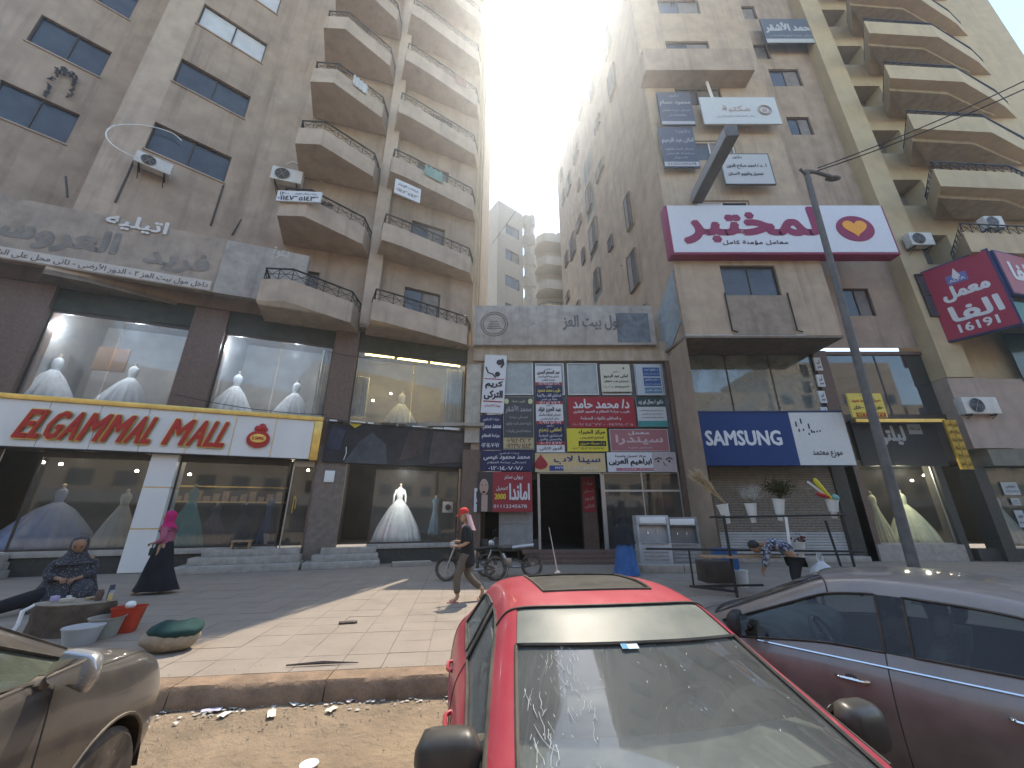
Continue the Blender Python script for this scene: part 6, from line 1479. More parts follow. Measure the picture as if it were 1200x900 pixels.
def head_geo(c, tilt=0., turn=0., r=.095):
    """head facing +x about centre c, with nose, ears, chin"""
    mb = MB(); rings = []
    prof = [(-1.25, .42, .5, .25), (-1.12, .62, .6, .22), (-.9, .8, .74, .12), (-.55, .93, .84, .06), (-.2, 1.0, .9, .02), (.2, 1.04, .92, -.02), (.6, 1.0, .88, -.05), (.92, .8, .72, -.06), (1.15, .5, .45, -.05), (1.24, .1, .1, -.05)]
    for z_, a_, b_, ox in prof:
        rings.append([(ox * r + a_ * r * math.cos(q) * 1.05, b_ * r * math.sin(q), z_ * r) for q in [2 * math.pi * k / 16 for k in range(16)]])
    mb.loft(rings)
    mb.loft([[(r * 1.0, s * .12 * r, .12 * r) for s in (-1, 0, 1)] + [(r * .9, 0, .2 * r)], [(r * 1.30, s * .17 * r, -.36 * r) for s in (-1, 0, 1)] + [(r * 1.0, 0, -.2 * r)], [(r * .95, s * .14 * r, -.48 * r) for s in (-1, 0, 1)] + [(r * .95, 0, -.45 * r)]])
    mb.ball((r * .92, 0, -.72 * r), r * .24, 5, sx=.6, sy=1.3, sz=.4)
    for s in (-1, 1): mb.ball((0, s * .92 * r, -.1 * r), r * .26, 6, sx=.7, sy=.35, sz=1.1)
    mt = Matrix.Translation(c) @ Matrix.Rotation(turn, 4, 'Z') @ Matrix.Rotation(tilt, 4, 'Y'); mb.xf(mt); return mb, mt
def hand(P, E_, wi, wrist, d, up, side, curl=.5, k=1.0):
    """adds palm and five fingers to the skeleton lists from wrist index wi; d finger direction, up palm back, side thumb side"""
    d = Vector(d).normalized(); up = Vector(up).normalized(); sd_ = d.cross(up).normalized() * side
    w_ = Vector(wrist); palm = w_ + d * .045 * k; P.append((*palm, .024 * k, .014 * k)); pi = len(P) - 1; E_.append((wi, pi))
    for j, (o_, ln) in enumerate(((.028, .07), (.010, .08), (-.009, .075), (-.026, .058))):
        a = palm + sd_ * o_ * k + d * .035 * k; b = a + (d * (1 - curl * .5) - up * curl * .6).normalized() * ln * .5 * k; c = b + (d * (.6 - curl * .6) - up * (curl + .2)).normalized() * ln * .5 * k
        for q, rr in ((a, .0085), (b, .008), (c, .006)): P.append((*q, rr * k))
        n_ = len(P); E_ += [(pi, n_ - 3), (n_ - 3, n_ - 2), (n_ - 2, n_ - 1)]
    a = palm + sd_ * .035 * k - d * .012 * k; b = a + (sd_ * .6 + d * .7 - up * .3).normalized() * .035 * k; c = b + (d * .9 + sd_ * .1 - up * .4).normalized() * .028 * k
    for q, rr in ((a, .011), (b, .0095), (c, .007)): P.append((*q, rr * k))
    n_ = len(P); E_ += [(pi, n_ - 3), (n_ - 3, n_ - 2), (n_ - 2, n_ - 1)]
SKIN = mat('brown_skin', (.30, .165, .10), .6, var=.08); SKIN2 = mat('olive_skin', (.38, .24, .16), .6, var=.08)
def eyes(mt, r, parent, m=None):
    mb = MB()
    for s in (-1, 1): mb.ball((r * .93, s * .36 * r, .08 * r), r * .12, 5, sy=1.3, sz=.6); mb.box(r * .9, r * 1.0, s * .36 * r - r * .22, s * .36 * r + r * .22, .28 * r, .34 * r)
    mb.box(r * .98, r * 1.08, -.28 * r, .28 * r, -.73 * r, -.69 * r)
    mb.xf(mt); return mb.build('face_features', mat('dark_face_features', (.04, .02, .015), .5), parent)

def man():
    g = ground(546, 705); rt = thing('person', 'person in red cap, black tee and pink-white neck scarf walking past the red car', 'person', g, R(186))
    P = [(0, 0, .96, .15, .11), (.01, 0, 1.12, .135, .10), (.03, 0, 1.3, .16, .105), (.03, 0, 1.43, .13, .08), (.05, 0, 1.5, .055, .055), (.075, 0, 1.57, .05, .05)]
    E_ = [(0, 1), (1, 2), (2, 3), (3, 4), (4, 5)]
    def chain(start, pts):
        a = start
        for p in pts: P.append(p); E_.append((a, len(P) - 1)); a = len(P) - 1
        return a
    chain(0, [(.03, .1, .88, .1), (.19, .11, .52, .066), (.20, .11, .3, .058), (.17, .11, .1, .042), (.24, .115, .045, .042, .03), (.34, .12, .03, .04, .02)])
    chain(0, [(-.02, -.1, .88, .1), (.0, -.11, .5, .066), (-.18, -.11, .32, .058), (-.34, -.11, .2, .042), (-.33, -.11, .10, .04, .03), (-.27, -.11, .03, .038, .02)])
    wl = chain(3, [(.03, .18, 1.41, .06), (-.02, .24, 1.15, .042), (.10, .22, 1.08, .036), (.22, .17, 1.06, .027)]); wr = chain(3, [(.03, -.18, 1.41, .06), (.0, -.25, 1.14, .042), (.14, -.2, 1.12, .036), (.26, -.13, 1.13, .027)])
    hand(P, E_, wl, (.22, .17, 1.06), (1, -.3, .1), (0, .2, 1), 1, .8); hand(P, E_, wr, (.26, -.13, 1.13), (1, .3, .1), (0, -.2, 1), -1, .9)
    hd, mt = head_geo((.10, 0, 1.665), R(12), 0)
    b = skin_mesh(P, E_, 'body', SKIN2, rt, extra=hd); eyes(mt, .095, b)
    blk = mat('black_cotton', (.022, .022, .025), .9, var=.3)
    T = [(-.01, 0, .60, .23, .18), (.01, 0, 1.02, .195, .16), (.03, 0, 1.3, .205, .15), (.03, 0, 1.44, .16, .11), (.03, .18, 1.42, .09), (0, .225, 1.24, .085), (-.01, .245, 1.13, .085), (.03, -.18, 1.42, .09), (.02, -.23, 1.24, .085), (.01, -.25, 1.12, .085)]
    skin_mesh(T, [(0, 1), (1, 2), (2, 3), (3, 4), (4, 5), (5, 6), (3, 7), (7, 8), (8, 9)], 't_shirt', blk, b)
    mb = MB(); 
    for k in range(9): mb.box(.13, .155, -.09 + (k % 3) * .06, -.05 + (k % 3) * .06, 1.16 + (k // 3) * .08, 1.21 + (k // 3) * .08)
    mb.build('chest_print', mat('pink_print', (.55, .12, .12), .8), b)
    tr = mat('khaki_trousers', (.13, .105, .08), .9, var=.2)
    T = [(0, 0, .95, .155, .12), (.03, .1, .86, .115), (.19, .11, .52, .085), (.20, .11, .32, .078), (.18, .11, .16, .07), (-.02, -.1, .86, .115), (.0, -.11, .5, .085), (-.17, -.11, .33, .078), (-.3, -.11, .24, .07)]
    skin_mesh(T, [(0, 1), (1, 2), (2, 3), (3, 4), (0, 5), (5, 6), (6, 7), (7, 8)], 'trousers', tr, b)
    cap = mat('red_cap_cloth', (.55, .04, .03), .8, var=.15); mb = MB()
    mb.lathe([(.104, 0), (.108, .03), (.10, .07), (.075, .105), (.03, .122), (.002, .124)], n=20, cap=False)
    mb.loft([[(.06 + .06 * math.cos(q) * 1, .085 * math.sin(q), .0) for q in [R(-90) + R(180) * k / 10 for k in range(11)]], [(.08 + .12 * math.cos(q), .085 * math.sin(q), -.015) for q in [R(-90) + R(180) * k / 10 for k in range(11)]], [(.08 + .12 * math.cos(q), .085 * math.sin(q), -.024) for q in [R(-90) + R(180) * k / 10 for k in range(11)]]])
    mb.xf(mt @ Matrix.Translation((-.004, 0, .045))); mb.build('cap', cap, b, smooth=60)
    sc_ = mat('pink_white_scarf', (.60, .38, .38), .9, var=.3, scale=30); mb = MB(); rings = []
    for t_ in range(9):
        z_ = 1.70 - t_ * .04; wdt = .10 + .007 * t_; cx_ = .075 - .011 * t_; rings.append([(cx_ - (.115 + .004 * t_) * math.cos(q), wdt * math.sin(q) * (1 + .08 * math.sin(7 * q)), z_ - .02 * math.cos(q)) for q in [R(-85) + R(170) * k / 14 for k in range(15)]])
    mb.loft([r_ for r_ in rings], cap=False); mb.build('neck_scarf', sc_, b, smooth=60)
    mb = MB(); mb.tube([(.0, .0, 1.50), (.09, .06, 1.46), (.12, 0, 1.44), (.09, -.06, 1.46), (0, 0, 1.5)], .028, 7); mb.build('neck_scarf', sc_, b, smooth=True)
    for yy, xx, zz, rt_ in ((.115, .25, 0, 0), (-.11, -.30, .0, R(35))):
        mb = MB(); mb.box(-.1, .13, -.045, .045, 0, .022); mb.tube([(.03, -.045, .02), (.03, 0, .075), (.03, .045, .02)], .014, 6); mb.xf(Matrix.Translation((xx, yy, zz)) @ Matrix.Rotation(rt_, 4, 'Y')); mb.build('sandal', mat('sandal_leather', (.35, .16, .12), .7), b, bevel=.008)
    ph = thing('phone', 'small pale phone held in the walking persons hands', 'phone', g + Vector((-.345, .03, 1.12)), R(186)); MB().box(-.04, .04, -.035, .035, -.005, .005).build('case', M['white'], ph, bevel=.003); MB().box(-.034, .034, -.03, .03, .0051, .0065).build('screen', M['black'], ph)
man()

def robe(rings_, m, name, parent, n=36, fold=.04, f=9, seed=0, cap=False):
    """rings_: (cx, cy, cz, rx, ry); cloth tube with folds"""
    rnd_ = random.Random(seed); ph = [rnd_.random() * 6 for _ in range(3)]; out = []
    L_ = len(rings_)
    for i, (cx, cy, cz, rx, ry) in enumerate(rings_):
        k_ = fold * (1 - i / (L_ - 1)) ** .7
        out.append([(cx + rx * math.cos(q) * (1 + k_ * math.sin(f * q + ph[0] + i * .12) + k_ * .6 * math.sin((f - 4) * q + ph[1])), cy + ry * math.sin(q) * (1 + k_ * math.sin(f * q + ph[0] + i * .12) + k_ * .6 * math.sin((f - 4) * q + ph[1])), cz) for q in [2 * math.pi * k / n for k in range(n)]])
    mb = MB(); mb.loft(out, cap=cap); return mb.build(name, m, parent, smooth=80)

def pink_woman():
    g = ground(178, 696); rt = thing('person', 'person in a magenta headscarf, pink top and long black skirt walking by the white pillar', 'person', g, R(196))
    P = [(0, 0, .95, .15, .12), (.01, 0, 1.15, .13, .1), (.02, 0, 1.34, .15, .1), (.02, 0, 1.42, .11, .07), (.03, 0, 1.48, .05), (.05, 0, 1.55, .048)]; E_ = [(0, 1), (1, 2), (2, 3), (3, 4), (4, 5)]
    def chain(a, pts):
        for p in pts: P.append(p); E_.append((a, len(P) - 1)); a = len(P) - 1
        return a
    for s, fx in ((1, .2), (-1, -.22)): chain(0, [(0, s * .09, .86, .09), (fx * .6, s * .09, .5, .06), (fx, s * .09, .1, .04), (fx + .05, s * .09, .05, .04, .03), (fx + .16, s * .09, .035, .04, .022)])
    wl = chain(3, [(.02, .17, 1.38, .055), (-.02, .21, 1.14, .04), (.18, .13, 1.06, .026)]); wr = chain(3, [(.02, -.17, 1.38, .055), (-.02, -.21, 1.14, .04), (.18, -.12, 1.05, .026)])
    hand(P, E_, wl, (.18, .13, 1.06), (1, -.4, 0), (0, .2, 1), 1, .9); hand(P, E_, wr, (.18, -.12, 1.05), (1, .4, 0), (0, -.2, 1), -1, .9)
    hd, mt = head_geo((.07, 0, 1.635), R(10)); b = skin_mesh(P, E_, 'body', SKIN2, rt, extra=hd); eyes(mt, .095, b)
    pk = mat('dusty_pink_knit', (.36, .11, .17), .9, var=.15); mg = mat('magenta_scarf', (.42, .015, .12), .85, var=.2)
    bk = mat('black_skirt_cloth', (.018, .017, .02), .9, var=.35)
    robe([(-.06, 0, .07, .42, .24), (-.04, 0, .25, .35, .23), (0, 0, .55, .26, .22), (0, 0, .85, .2, .17), (.005, 0, 1.0, .17, .15), (.01, 0, 1.1, .15, .135)], bk, 'skirt', b, f=8, seed=1, fold=.12)
    T = [(0, 0, .98, .19, .15), (.01, 0, 1.15, .165, .13), (.02, 0, 1.34, .178, .125), (.02, 0, 1.42, .13, .09), (.02, .17, 1.38, .07), (-.02, .21, 1.15, .06), (.12, .155, 1.08, .052), (.02, -.17, 1.38, .07), (-.02, -.21, 1.15, .06), (.12, -.15, 1.07, .052)]
    skin_mesh(T, [(0, 1), (1, 2), (2, 3), (3, 4), (4, 5), (5, 6), (3, 7), (7, 8), (8, 9)], 'top', pk, b)
    robe([(.02, 0, 1.40, .17, .17), (.03, 0, 1.46, .12, .12), (.045, 0, 1.52, .10, .10), (.04, 0, 1.60, .112, .108), (.035, 0, 1.68, .118, .11), (.045, 0, 1.74, .10, .095), (.05, 0, 1.775, .05, .05), (.05, 0, 1.785, .003, .003)], mg, 'headscarf', b, f=5, seed=2, fold=.06)
    bg_ = thing('handbag', 'small dark green handbag hanging from the pink dressed persons arm', 'bag', g + Vector((-.30, .12, .78)), R(196)); MB().box(-.1, .1, -.05, .05, 0, .17).build('pouch', mat('dark_green_leather', (.03, .05, .04), .6), bg_, bevel=.02); mb = MB(); mb.tube([(-.08, 0, .16), (-.06, 0, .30), (.06, 0, .30), (.08, 0, .16)], .01, 6); mb.build('strap', M['black'], bg_)
pink_woman()

def blue_woman():
    g = ground(735, 674); rt = thing('person', 'person in a long black headcover and blue skirt standing beside the water dispensers', 'person', g, R(95))
    P = [(0, 0, .95, .15, .12), (.0, 0, 1.15, .13, .1), (.0, 0, 1.34, .15, .1), (.0, 0, 1.42, .05), (.02, 0, 1.5, .045)]; E_ = [(0, 1), (1, 2), (2, 3), (3, 4)]
    def chain(a, pts):
        for p in pts: P.append(p); E_.append((a, len(P) - 1)); a = len(P) - 1
        return a
    for s in (1, -1): chain(0, [(0, s * .09, .86, .09), (.02, s * .09, .5, .06), (0, s * .09, .1, .04), (.12, s * .09, .035, .04, .022)])
    wl = chain(2, [(.0, .17, 1.36, .055), (.05, .23, 1.12, .04), (.22, .17, 1.02, .026)]); wr = chain(2, [(.0, -.17, 1.36, .055), (.05, -.23, 1.12, .04), (.22, -.17, 1.02, .026)])
    hand(P, E_, wl, (.22, .17, 1.02), (1, -.2, 0), (0, .2, 1), 1, .9); hand(P, E_, wr, (.22, -.17, 1.02), (1, .2, 0), (0, -.2, 1), -1, .9)
    hd, mt = head_geo((.05, 0, 1.57), R(5)); b = skin_mesh(P, E_, 'body', SKIN2, rt, extra=hd); eyes(mt, .095, b)
    robe([(.0, 0, .02, .36, .36), (.0, 0, .3, .30, .31), (0, 0, .7, .24, .26), (0, 0, .95, .2, .21), (.0, 0, 1.1, .16, .17)], mat('blue_skirt_cloth', (.05, .12, .30), .9, var=.25), 'skirt', b, f=9, seed=4, fold=.07)
    robe([(.0, 0, .86, .27, .34), (.0, 0, 1.05, .23, .30), (0, 0, 1.25, .19, .26), (0, 0, 1.38, .15, .2), (.01, 0, 1.45, .11, .11), (.02, 0, 1.54, .112, .108), (.02, 0, 1.62, .118, .11), (.03, 0, 1.68, .09, .085), (.03, 0, 1.71, .004, .004)], mat('black_headcover', (.022, .022, .026), .9, var=.3), 'headcover', b, f=7, seed=5, fold=.08)
blue_woman()

def vendor():
    g = ground(92, 716); g.z = 0; g += Vector((-.65, .30, 0)); rt = thing('person', 'person in a dotted grey robe and headscarf sitting behind the tray of small goods', 'person', g, R(-50)); rt.scale = (1.18, 1.18, 1.18)
    P = [(0, 0, .28, .17, .14), (.03, 0, .46, .16, .12), (.1, 0, .64, .17, .11), (.15, 0, .75, .12, .08), (.19, 0, .81, .05), (.23, 0, .86, .048)]; E_ = [(0, 1), (1, 2), (2, 3), (3, 4), (4, 5)]
    def chain(a, pts):
        for p in pts: P.append(p); E_.append((a, len(P) - 1)); a = len(P) - 1
        return a
    chain(0, [(.15, .14, .26, .1), (.42, .22, .34, .07), (.55, .2, .1, .05), (.66, .2, .05, .04)]); chain(0, [(.12, -.14, .24, .1), (.38, -.42, .18, .07), (.55, -.75, .08, .05), (.60, -.86, .06, .04)])
    wl = chain(3, [(.13, .18, .72, .055), (.2, .26, .5, .042), (.38, .1, .45, .028)]); wr = chain(3, [(.13, -.18, .72, .055), (.2, -.26, .5, .042), (.38, -.08, .46, .028)])
    hand(P, E_, wl, (.38, .1, .45), (1, -.5, 0), (0, .2, 1), 1, .95); hand(P, E_, wr, (.38, -.08, .46), (1, .5, 0), (0, -.2, 1), -1, .95)
    hd, mt = head_geo((.27, 0, .95), R(28)); b = skin_mesh(P, E_, 'body', SKIN, rt, extra=hd); eyes(mt, .095, b)
    dm = bpy.data.materials.new('dotted_grey_cloth'); dm.use_nodes = True; N, L = nodes(dm); bs_ = N['Principled BSDF']; bs_.inputs['Roughness'].default_value = .9
    tc = N.new('ShaderNodeTexCoord'); vo = N.new('ShaderNodeTexVoronoi'); vo.inputs['Scale'].default_value = 34; L.new(tc.outputs['Object'], vo.inputs['Vector'])
    rp = N.new('ShaderNodeValToRGB'); rp.color_ramp.elements[0].position = .22; rp.color_ramp.elements[0].color = (.17, .17, .18, 1); rp.color_ramp.elements[1].position = .34; rp.color_ramp.elements[1].color = (.03, .03, .038, 1); L.new(vo.outputs['Distance'], rp.inputs[0]); L.new(rp.outputs[0], bs_.inputs['Base Color'])
    robe([(.1, 0, .02, .42, .40), (.1, 0, .2, .36, .36), (.08, 0, .38, .28, .30), (.09, 0, .56, .22, .27), (.13, 0, .70, .17, .23), (.16, 0, .79, .10, .11)], dm, 'robe', b, f=7, seed=7, fold=.1)
    for s in (1, -1):
        skin_mesh([(.13, s * .18, .73, .085), (.19, s * .26, .51, .08), (.33, s * .13, .46, .065)], [(0, 1), (1, 2)], 'sleeve', dm, b)
    skin_mesh([(.12, -.1, .25, .15), (.38, -.42, .19, .11), (.55, -.75, .09, .09)], [(0, 1), (1, 2)], 'skirt', mat('black_skirt_cloth', (.018, .017, .02)), b)
    skin_mesh([(.1, .1, .26, .17), (.42, .22, .33, .14), (.56, .2, .12, .12)], [(0, 1), (1, 2)], 'skirt', dm, b)
    robe([(.10, 0, .66, .25, .26), (.15, 0, .76, .18, .17), (.19, 0, .84, .12, .115), (.215, 0, .92, .115, .112), (.235, 0, 1.0, .115, .11), (.25, 0, 1.06, .09, .085), (.26, 0, 1.085, .004, .004)], dm, 'headscarf', b, f=5, seed=9, fold=.08)
vendor()

def bender():
    g = Vector((5.98, 8.9, 0)); rt = thing('person', 'person bending over behind the brown car in a blue-grey patterned top and black trousers', 'person', g, R(150))
    P = [(0, 0, .88, .16, .13), (.15, 0, 1.0, .15, .11), (.36, 0, 1.08, .16, .11), (.47, 0, 1.08, .12, .08), (.54, 0, 1.06, .05), (.6, 0, 1.03, .048)]; E_ = [(0, 1), (1, 2), (2, 3), (3, 4), (4, 5)]
    def chain(a, pts):
        for p in pts: P.append(p); E_.append((a, len(P) - 1)); a = len(P) - 1
        return a
    for s in (1, -1): chain(0, [(0, s * .1, .8, .1), (.06, s * .12, .45, .066), (-.02, s * .12, .1, .042), (.12, s * .12, .035, .04, .025)])
    wl = chain(3, [(.44, .18, 1.04, .055), (.5, .2, .78, .042), (.6, .14, .56, .028)]); wr = chain(3, [(.44, -.18, 1.04, .055), (.5, -.2, .78, .042), (.6, -.14, .56, .028)])
    hand(P, E_, wl, (.6, .14, .56), (.5, 0, -1), (1, 0, .4), 1, .95); hand(P, E_, wr, (.6, -.14, .56), (.5, 0, -1), (1, 0, .4), -1, .95)
    hd, mt = head_geo((.68, 0, 1.0), R(70)); b = skin_mesh(P, E_, 'body', SKIN, rt, extra=hd); eyes(mt, .095, b)
    hair = MB(); hair.ball((0, 0, 0), .108, 8, sz=1.1); hair.xf(mt @ Matrix.Translation((-.03, 0, .03))); hair.build('hair', M['black'], b, smooth=True)
    cm_ = bpy.data.materials.new('mottled_blue_grey_cloth'); cm_.use_nodes = True; N, L = nodes(cm_); bs_ = N['Principled BSDF']; bs_.inputs['Roughness'].default_value = .9
    tc = N.new('ShaderNodeTexCoord'); no = N.new('ShaderNodeTexNoise'); no.inputs['Scale'].default_value = 16; L.new(tc.outputs['Object'], no.inputs['Vector'])
    rp = N.new('ShaderNodeValToRGB'); rp.color_ramp.interpolation = 'CONSTANT'; rp.color_ramp.elements[0].color = (.03, .035, .06, 1); rp.color_ramp.elements[1].position = .48; rp.color_ramp.elements[1].color = (.14, .15, .2, 1); e = rp.color_ramp.elements.new(.56); e.color = (.35, .36, .4, 1); L.new(no.outputs['Fac'], rp.inputs[0]); L.new(rp.outputs[0], bs_.inputs['Base Color'])
    skin_mesh([(-.02, 0, .9, .185, .15), (.15, 0, 1.02, .18, .14), (.36, 0, 1.1, .185, .135), (.47, 0, 1.1, .14, .1), (.44, .18, 1.05, .078), (.5, .2, .78, .062), (.57, .16, .63, .055), (.44, -.18, 1.05, .078), (.5, -.2, .78, .062), (.57, -.16, .63, .055)], [(0, 1), (1, 2), (2, 3), (3, 4), (4, 5), (5, 6), (3, 7), (7, 8), (8, 9)], 'shirt', cm_, b)
    skin_mesh([(-.03, 0, .88, .19, .155), (-.01, .1, .76, .13), (.05, .12, .45, .09), (-.01, .12, .12, .075), (-.01, -.1, .76, .13), (.05, -.12, .45, .09), (-.01, -.12, .12, .075)], [(0, 1), (1, 2), (2, 3), (0, 4), (4, 5), (5, 6)], 'trousers', mat('black_cotton', (.022, .022, .025)), b)
bender()

# ------------------------------------------------------------------ STREET ITEMS
# motorcycle
def motorbike(loc, rot, label, cover):
    rt = thing('motorcycle', label, 'motorcycle', loc, rot, 'motorcycles by the arcade door')
    ty = mat('tyre', (.03, .029, .028)); fr_ = mat('dark_bike_metal', (.06, .06, .062), .45, .5, dust=.3); ch = mat('dull_chrome', (.4, .4, .4), .3, .9)
    for x in (.66, -.66):
        mb = MB(); mb.tube([(x + .27 * math.cos(q), 0, .31 + .27 * math.sin(q)) for q in [2 * math.pi * k / 28 for k in range(29)]], .045, 8); w_ = mb.build('wheel', ty, rt, smooth=True)
        mb = MB()
        for k in range(12): mb.tube([(x, .0, .31), (x + .25 * math.cos(k * math.pi / 6), 0, .31 + .25 * math.sin(k * math.pi / 6))], .004, 3)
        mb.tube([(x, -.06, .31), (x, .06, .31)], .05, 8); mb.build('spokes', ch, w_)
        mb = MB(); mb.loft([[(x + (.34) * math.cos(q), yy, .31 + .34 * math.sin(q)) for q in [R(30 if x > 0 else 20) + R(120) * k / 8 for k in range(9)]] for yy in (-.06, .06)], cap=False); mb.build('mudguard', fr_, rt, smooth=True)
    mb = MB()
    for y in (-.07, .07): mb.tube([(.66, y, .31), (.55, y, .62), (.44, y, .92)], .022, 7)
    mb.build('fork', ch, rt, smooth=True)
    mb = MB(); mb.tube([(.46, 0, .85), (.1, 0, .5), (-.25, 0, .45), (-.3, 0, .72), (.42, 0, .78)], .025, 7); mb.tube([(-.25, .08, .42), (-.66, .09, .31)], .02, 6); mb.tube([(-.25, -.08, .42), (-.66, -.09, .31)], .02, 6); mb.build('frame', fr_, rt, smooth=True)
    mb = MB(); mb.box(-.08, .2, -.12, .12, .26, .5); mb.tube([(.12, 0, .45), (.2, 0, .62)], .07, 10); mb.build('engine', ch, rt, bevel=.03)
    mb = MB(); mb.tube([(.15, -.14, .4), (.0, -.16, .24), (-.4, -.17, .26), (-.75, -.18, .33)], [.02, .025, .045, .05], 8); mb.build('exhaust', ch, rt, smooth=True)
    mb = MB(); mb.loft([[(.38 - .5 * k / 6, .12 * math.sin(math.pi * (k + .6) / 7.2) * math.cos(q), .78 + .09 * math.sin(math.pi * (k + .6) / 7.2) * math.sin(q)) for q in [2 * math.pi * j / 12 for j in range(12)]] for k in range(7)]); mb.build('fuel_tank', fr_, rt, smooth=True)
    mb = MB(); mb.loft([[(-.1 - .62 * k / 6, .13 * math.cos(q), .78 + .012 * k + .055 * math.sin(q)) for q in [2 * math.pi * j / 12 for j in range(12)]] for k in range(7)]); mb.build('seat', cover, rt, smooth=60)
    mb = MB(); mb.tube([(.40, .36, 1.02), (.44, .2, 1.04), (.44, 0, .98), (.44, -.2, 1.04), (.40, -.36, 1.02)], .016, 7); mb.build('handlebar', ch, rt, smooth=True)
    mb = MB(); mb.ball((.53, 0, .9), .09, 8); mb.build('headlight', mat('headlight_lens', (.5, .5, .5)), rt, smooth=True)
    for y in (.3, -.3):
        mb = MB(); mb.tube([(.42, y, 1.04), (.44, y * 1.15, 1.2)], .006, 5); mb.ball((.44, y * 1.18, 1.23), .05, 6, sx=.3, sy=1.2); mb.build('wing_mirror', M['black'], rt, smooth=True)
    mb = MB(); mb.tube([(0, .08, .28), (.05, .22, .02)], .012, 5); mb.build('side_stand', fr_, rt)
    return rt
a = ground(520, 681); motorbike(Vector((a.x + .72, a.y + .05, 0)), R(183), 'dark motorcycle with a bare front wheel parked in front of the gown window', M['black'])
motorbike(Vector((a.x + 1.75, a.y + .75, 0)), R(176), 'motorcycle with a pale silver seat cover half hidden behind the walking person', mat('silver_seat_cover', (.45, .46, .47), .4, .3, var=.3, scale=14))

# water dispensers
def cooler(tlx, trx, ytop, D, label, m):
    x0 = at(tlx, 640, D).x; x1 = at(trx, 640, D).x; H = at(tlx, ytop, D).z; W = x1 - x0
    rt = thing('water_dispenser', label, 'water dispenser', ((x0 + x1) / 2, D, .22), R(-2), 'water dispensers on the stone block')
    H -= .22; D2 = .5
    mb = MB(); mb.box(-W / 2, W / 2, 0, D2, 0, H * .42); mb.box(-W / 2, W / 2, .16, D2, H * .42, H * .8); mb.box(-W / 2, W / 2, 0, D2, H * .8, H)
    mb.box(-W / 2, -W / 2 + .06, 0, .16, H * .42, H * .8); mb.box(W / 2 - .06, W / 2, 0, .16, H * .42, H * .8); mb.build('cabinet', m, rt, bevel=.006)
    mb = MB(); mb.box(-W * .4, W * .4, -.02, 0, H * .83, H * .96); mb.build('header_panel', M['white'], rt, bevel=.004)
    mb = MB(); mb.box(-W * .42, W * .42, -.03, .16, H * .40, H * .425); mb.build('basin', M['steel'], rt)
    for s in (-.18, .12):
        mb = MB(); mb.tube([(s, .16, H * .66), (s, .06, H * .66), (s, .05, H * .61)], .016, 7); mb.build('tap', mat('chrome', (.7, .7, .7)), rt, smooth=True)
    for k in range(4):
        mb = MB(); mb.box(-W * .38, W * .38, -.012, -.001, H * (.06 + .075 * k), H * (.1 + .075 * k)); mb.build('louvre', M['steel'], rt)
cooler(749, 787, 604, 13.4, 'pale steel water dispenser, the one nearer the person in blue', mat('pale_steel', (.46, .48, .50), .45, .4, var=.15))
cooler(785, 821, 606, 13.4, 'darker grey water dispenser, the one nearer the flower rack', mat('dark_steel', (.25, .255, .26), .5, .4, var=.15))
a, b = at(752, 675, 13.1), at(852, 675, 13.1)
for i in range(2):
    mb = MB(); x0, x1 = a.x + (b.x - a.x) * i / 2, a.x + (b.x - a.x) * (i + 1) / 2 - .02; mb.box(x0, x1, 13.0, 13.95, 0, .22); mb.build('stone_block', M['concrete'], None, bevel=.02, label=['left', 'right'][i] + ' grey stone block under the water dispensers', cat='block')

# flower rack
DR = 9.3
def rk(px_, py_, D=DR): return at(px_, py_, D)
rk_ = thing('flower_rack', 'dark iron pipe rack holding white flower buckets before the roller shutter', 'rack', (rk(868, 700).x, DR, 0))
o_ = rk_.location
def bar(pts, r, name, m=M['black']):
    mb = MB(); mb.tube([Vector(p) - o_ for p in pts], r, 7); return mb.build(name, m, rk_, smooth=True)
XL, XR_ = rk(848, 605).x, rk(990, 605).x
zt_ = rk(848, 605).z; zm_ = rk(900, 648).z
bar([(XL, DR, 0), (XL, DR, zt_ + .02)], .032, 'post'); bar([(XR_, DR + .1, 0), (XR_, DR + .1, zt_ + .02)], .028, 'post'); bar([(XR_ + .45, DR + 1.0, 0), (XR_ + .3, DR + 1.0, zt_ - .1)], .028, 'post')
bar([(XL - .15, DR, zt_ - .02), (XR_ + .1, DR + .1, zt_ + .03)], .022, 'top_rail'); bar([(XL - .15, DR + .35, zt_ - .02), (XR_ + .1, DR + .45, zt_ + .03)], .022, 'top_rail')
bar([rk(757, 643, DR + .6), (XL, DR + .02, zm_ + .06), (XR_ + .3, DR + .1, zm_ + .02)], .024, 'middle_rail')
bar([(XL - .75, DR + .6, .12), (XL + .05, DR + .02, .10)], .024, 'foot'); bar([(XL - .7, DR + .6, .12), (XL + .9, DR + .5, .16)], .024, 'foot'); bar([(XL - .65, DR + .6, .1), (XL - .65, DR + .6, zm_)], .022, 'post')
wp_ = bar([rk(921, 606), rk(932, 690)], .03, 'leaning_bar', M['white'])
mb = MB(); p = rk(820, 651, DR + .1); q = rk(908, 648, DR + .1); mb.box(p.x, q.x, DR - .12, DR + .28, p.z - .04, p.z); mb.build('tabletop', M['wood'], None, label='thin wooden plank lying across the rack at knee height', cat='plank', bevel=.004)
mb = MB(); p = rk(823, 652, DR + .9); mb.box(p.x - .02, p.x + .62, DR + .8, DR + 1.3, .15, p.z - .1); mb.build('crate', mat('dark_brown_crate', (.07, .055, .045), .8, var=.3), None, label='dark brown crate standing under the plank', cat='crate', bevel=.01)
mb = MB(); p = rk(842, 655, DR + 1.5); mb.box(p.x - .05, p.x + .5, DR + 1.45, DR + 1.8, .1, p.z + .25); mb.build('barrel', mat('blue_plastic', (.03, .10, .25), .5), None, label='blue plastic container behind the rack', cat='container', bevel=.05)
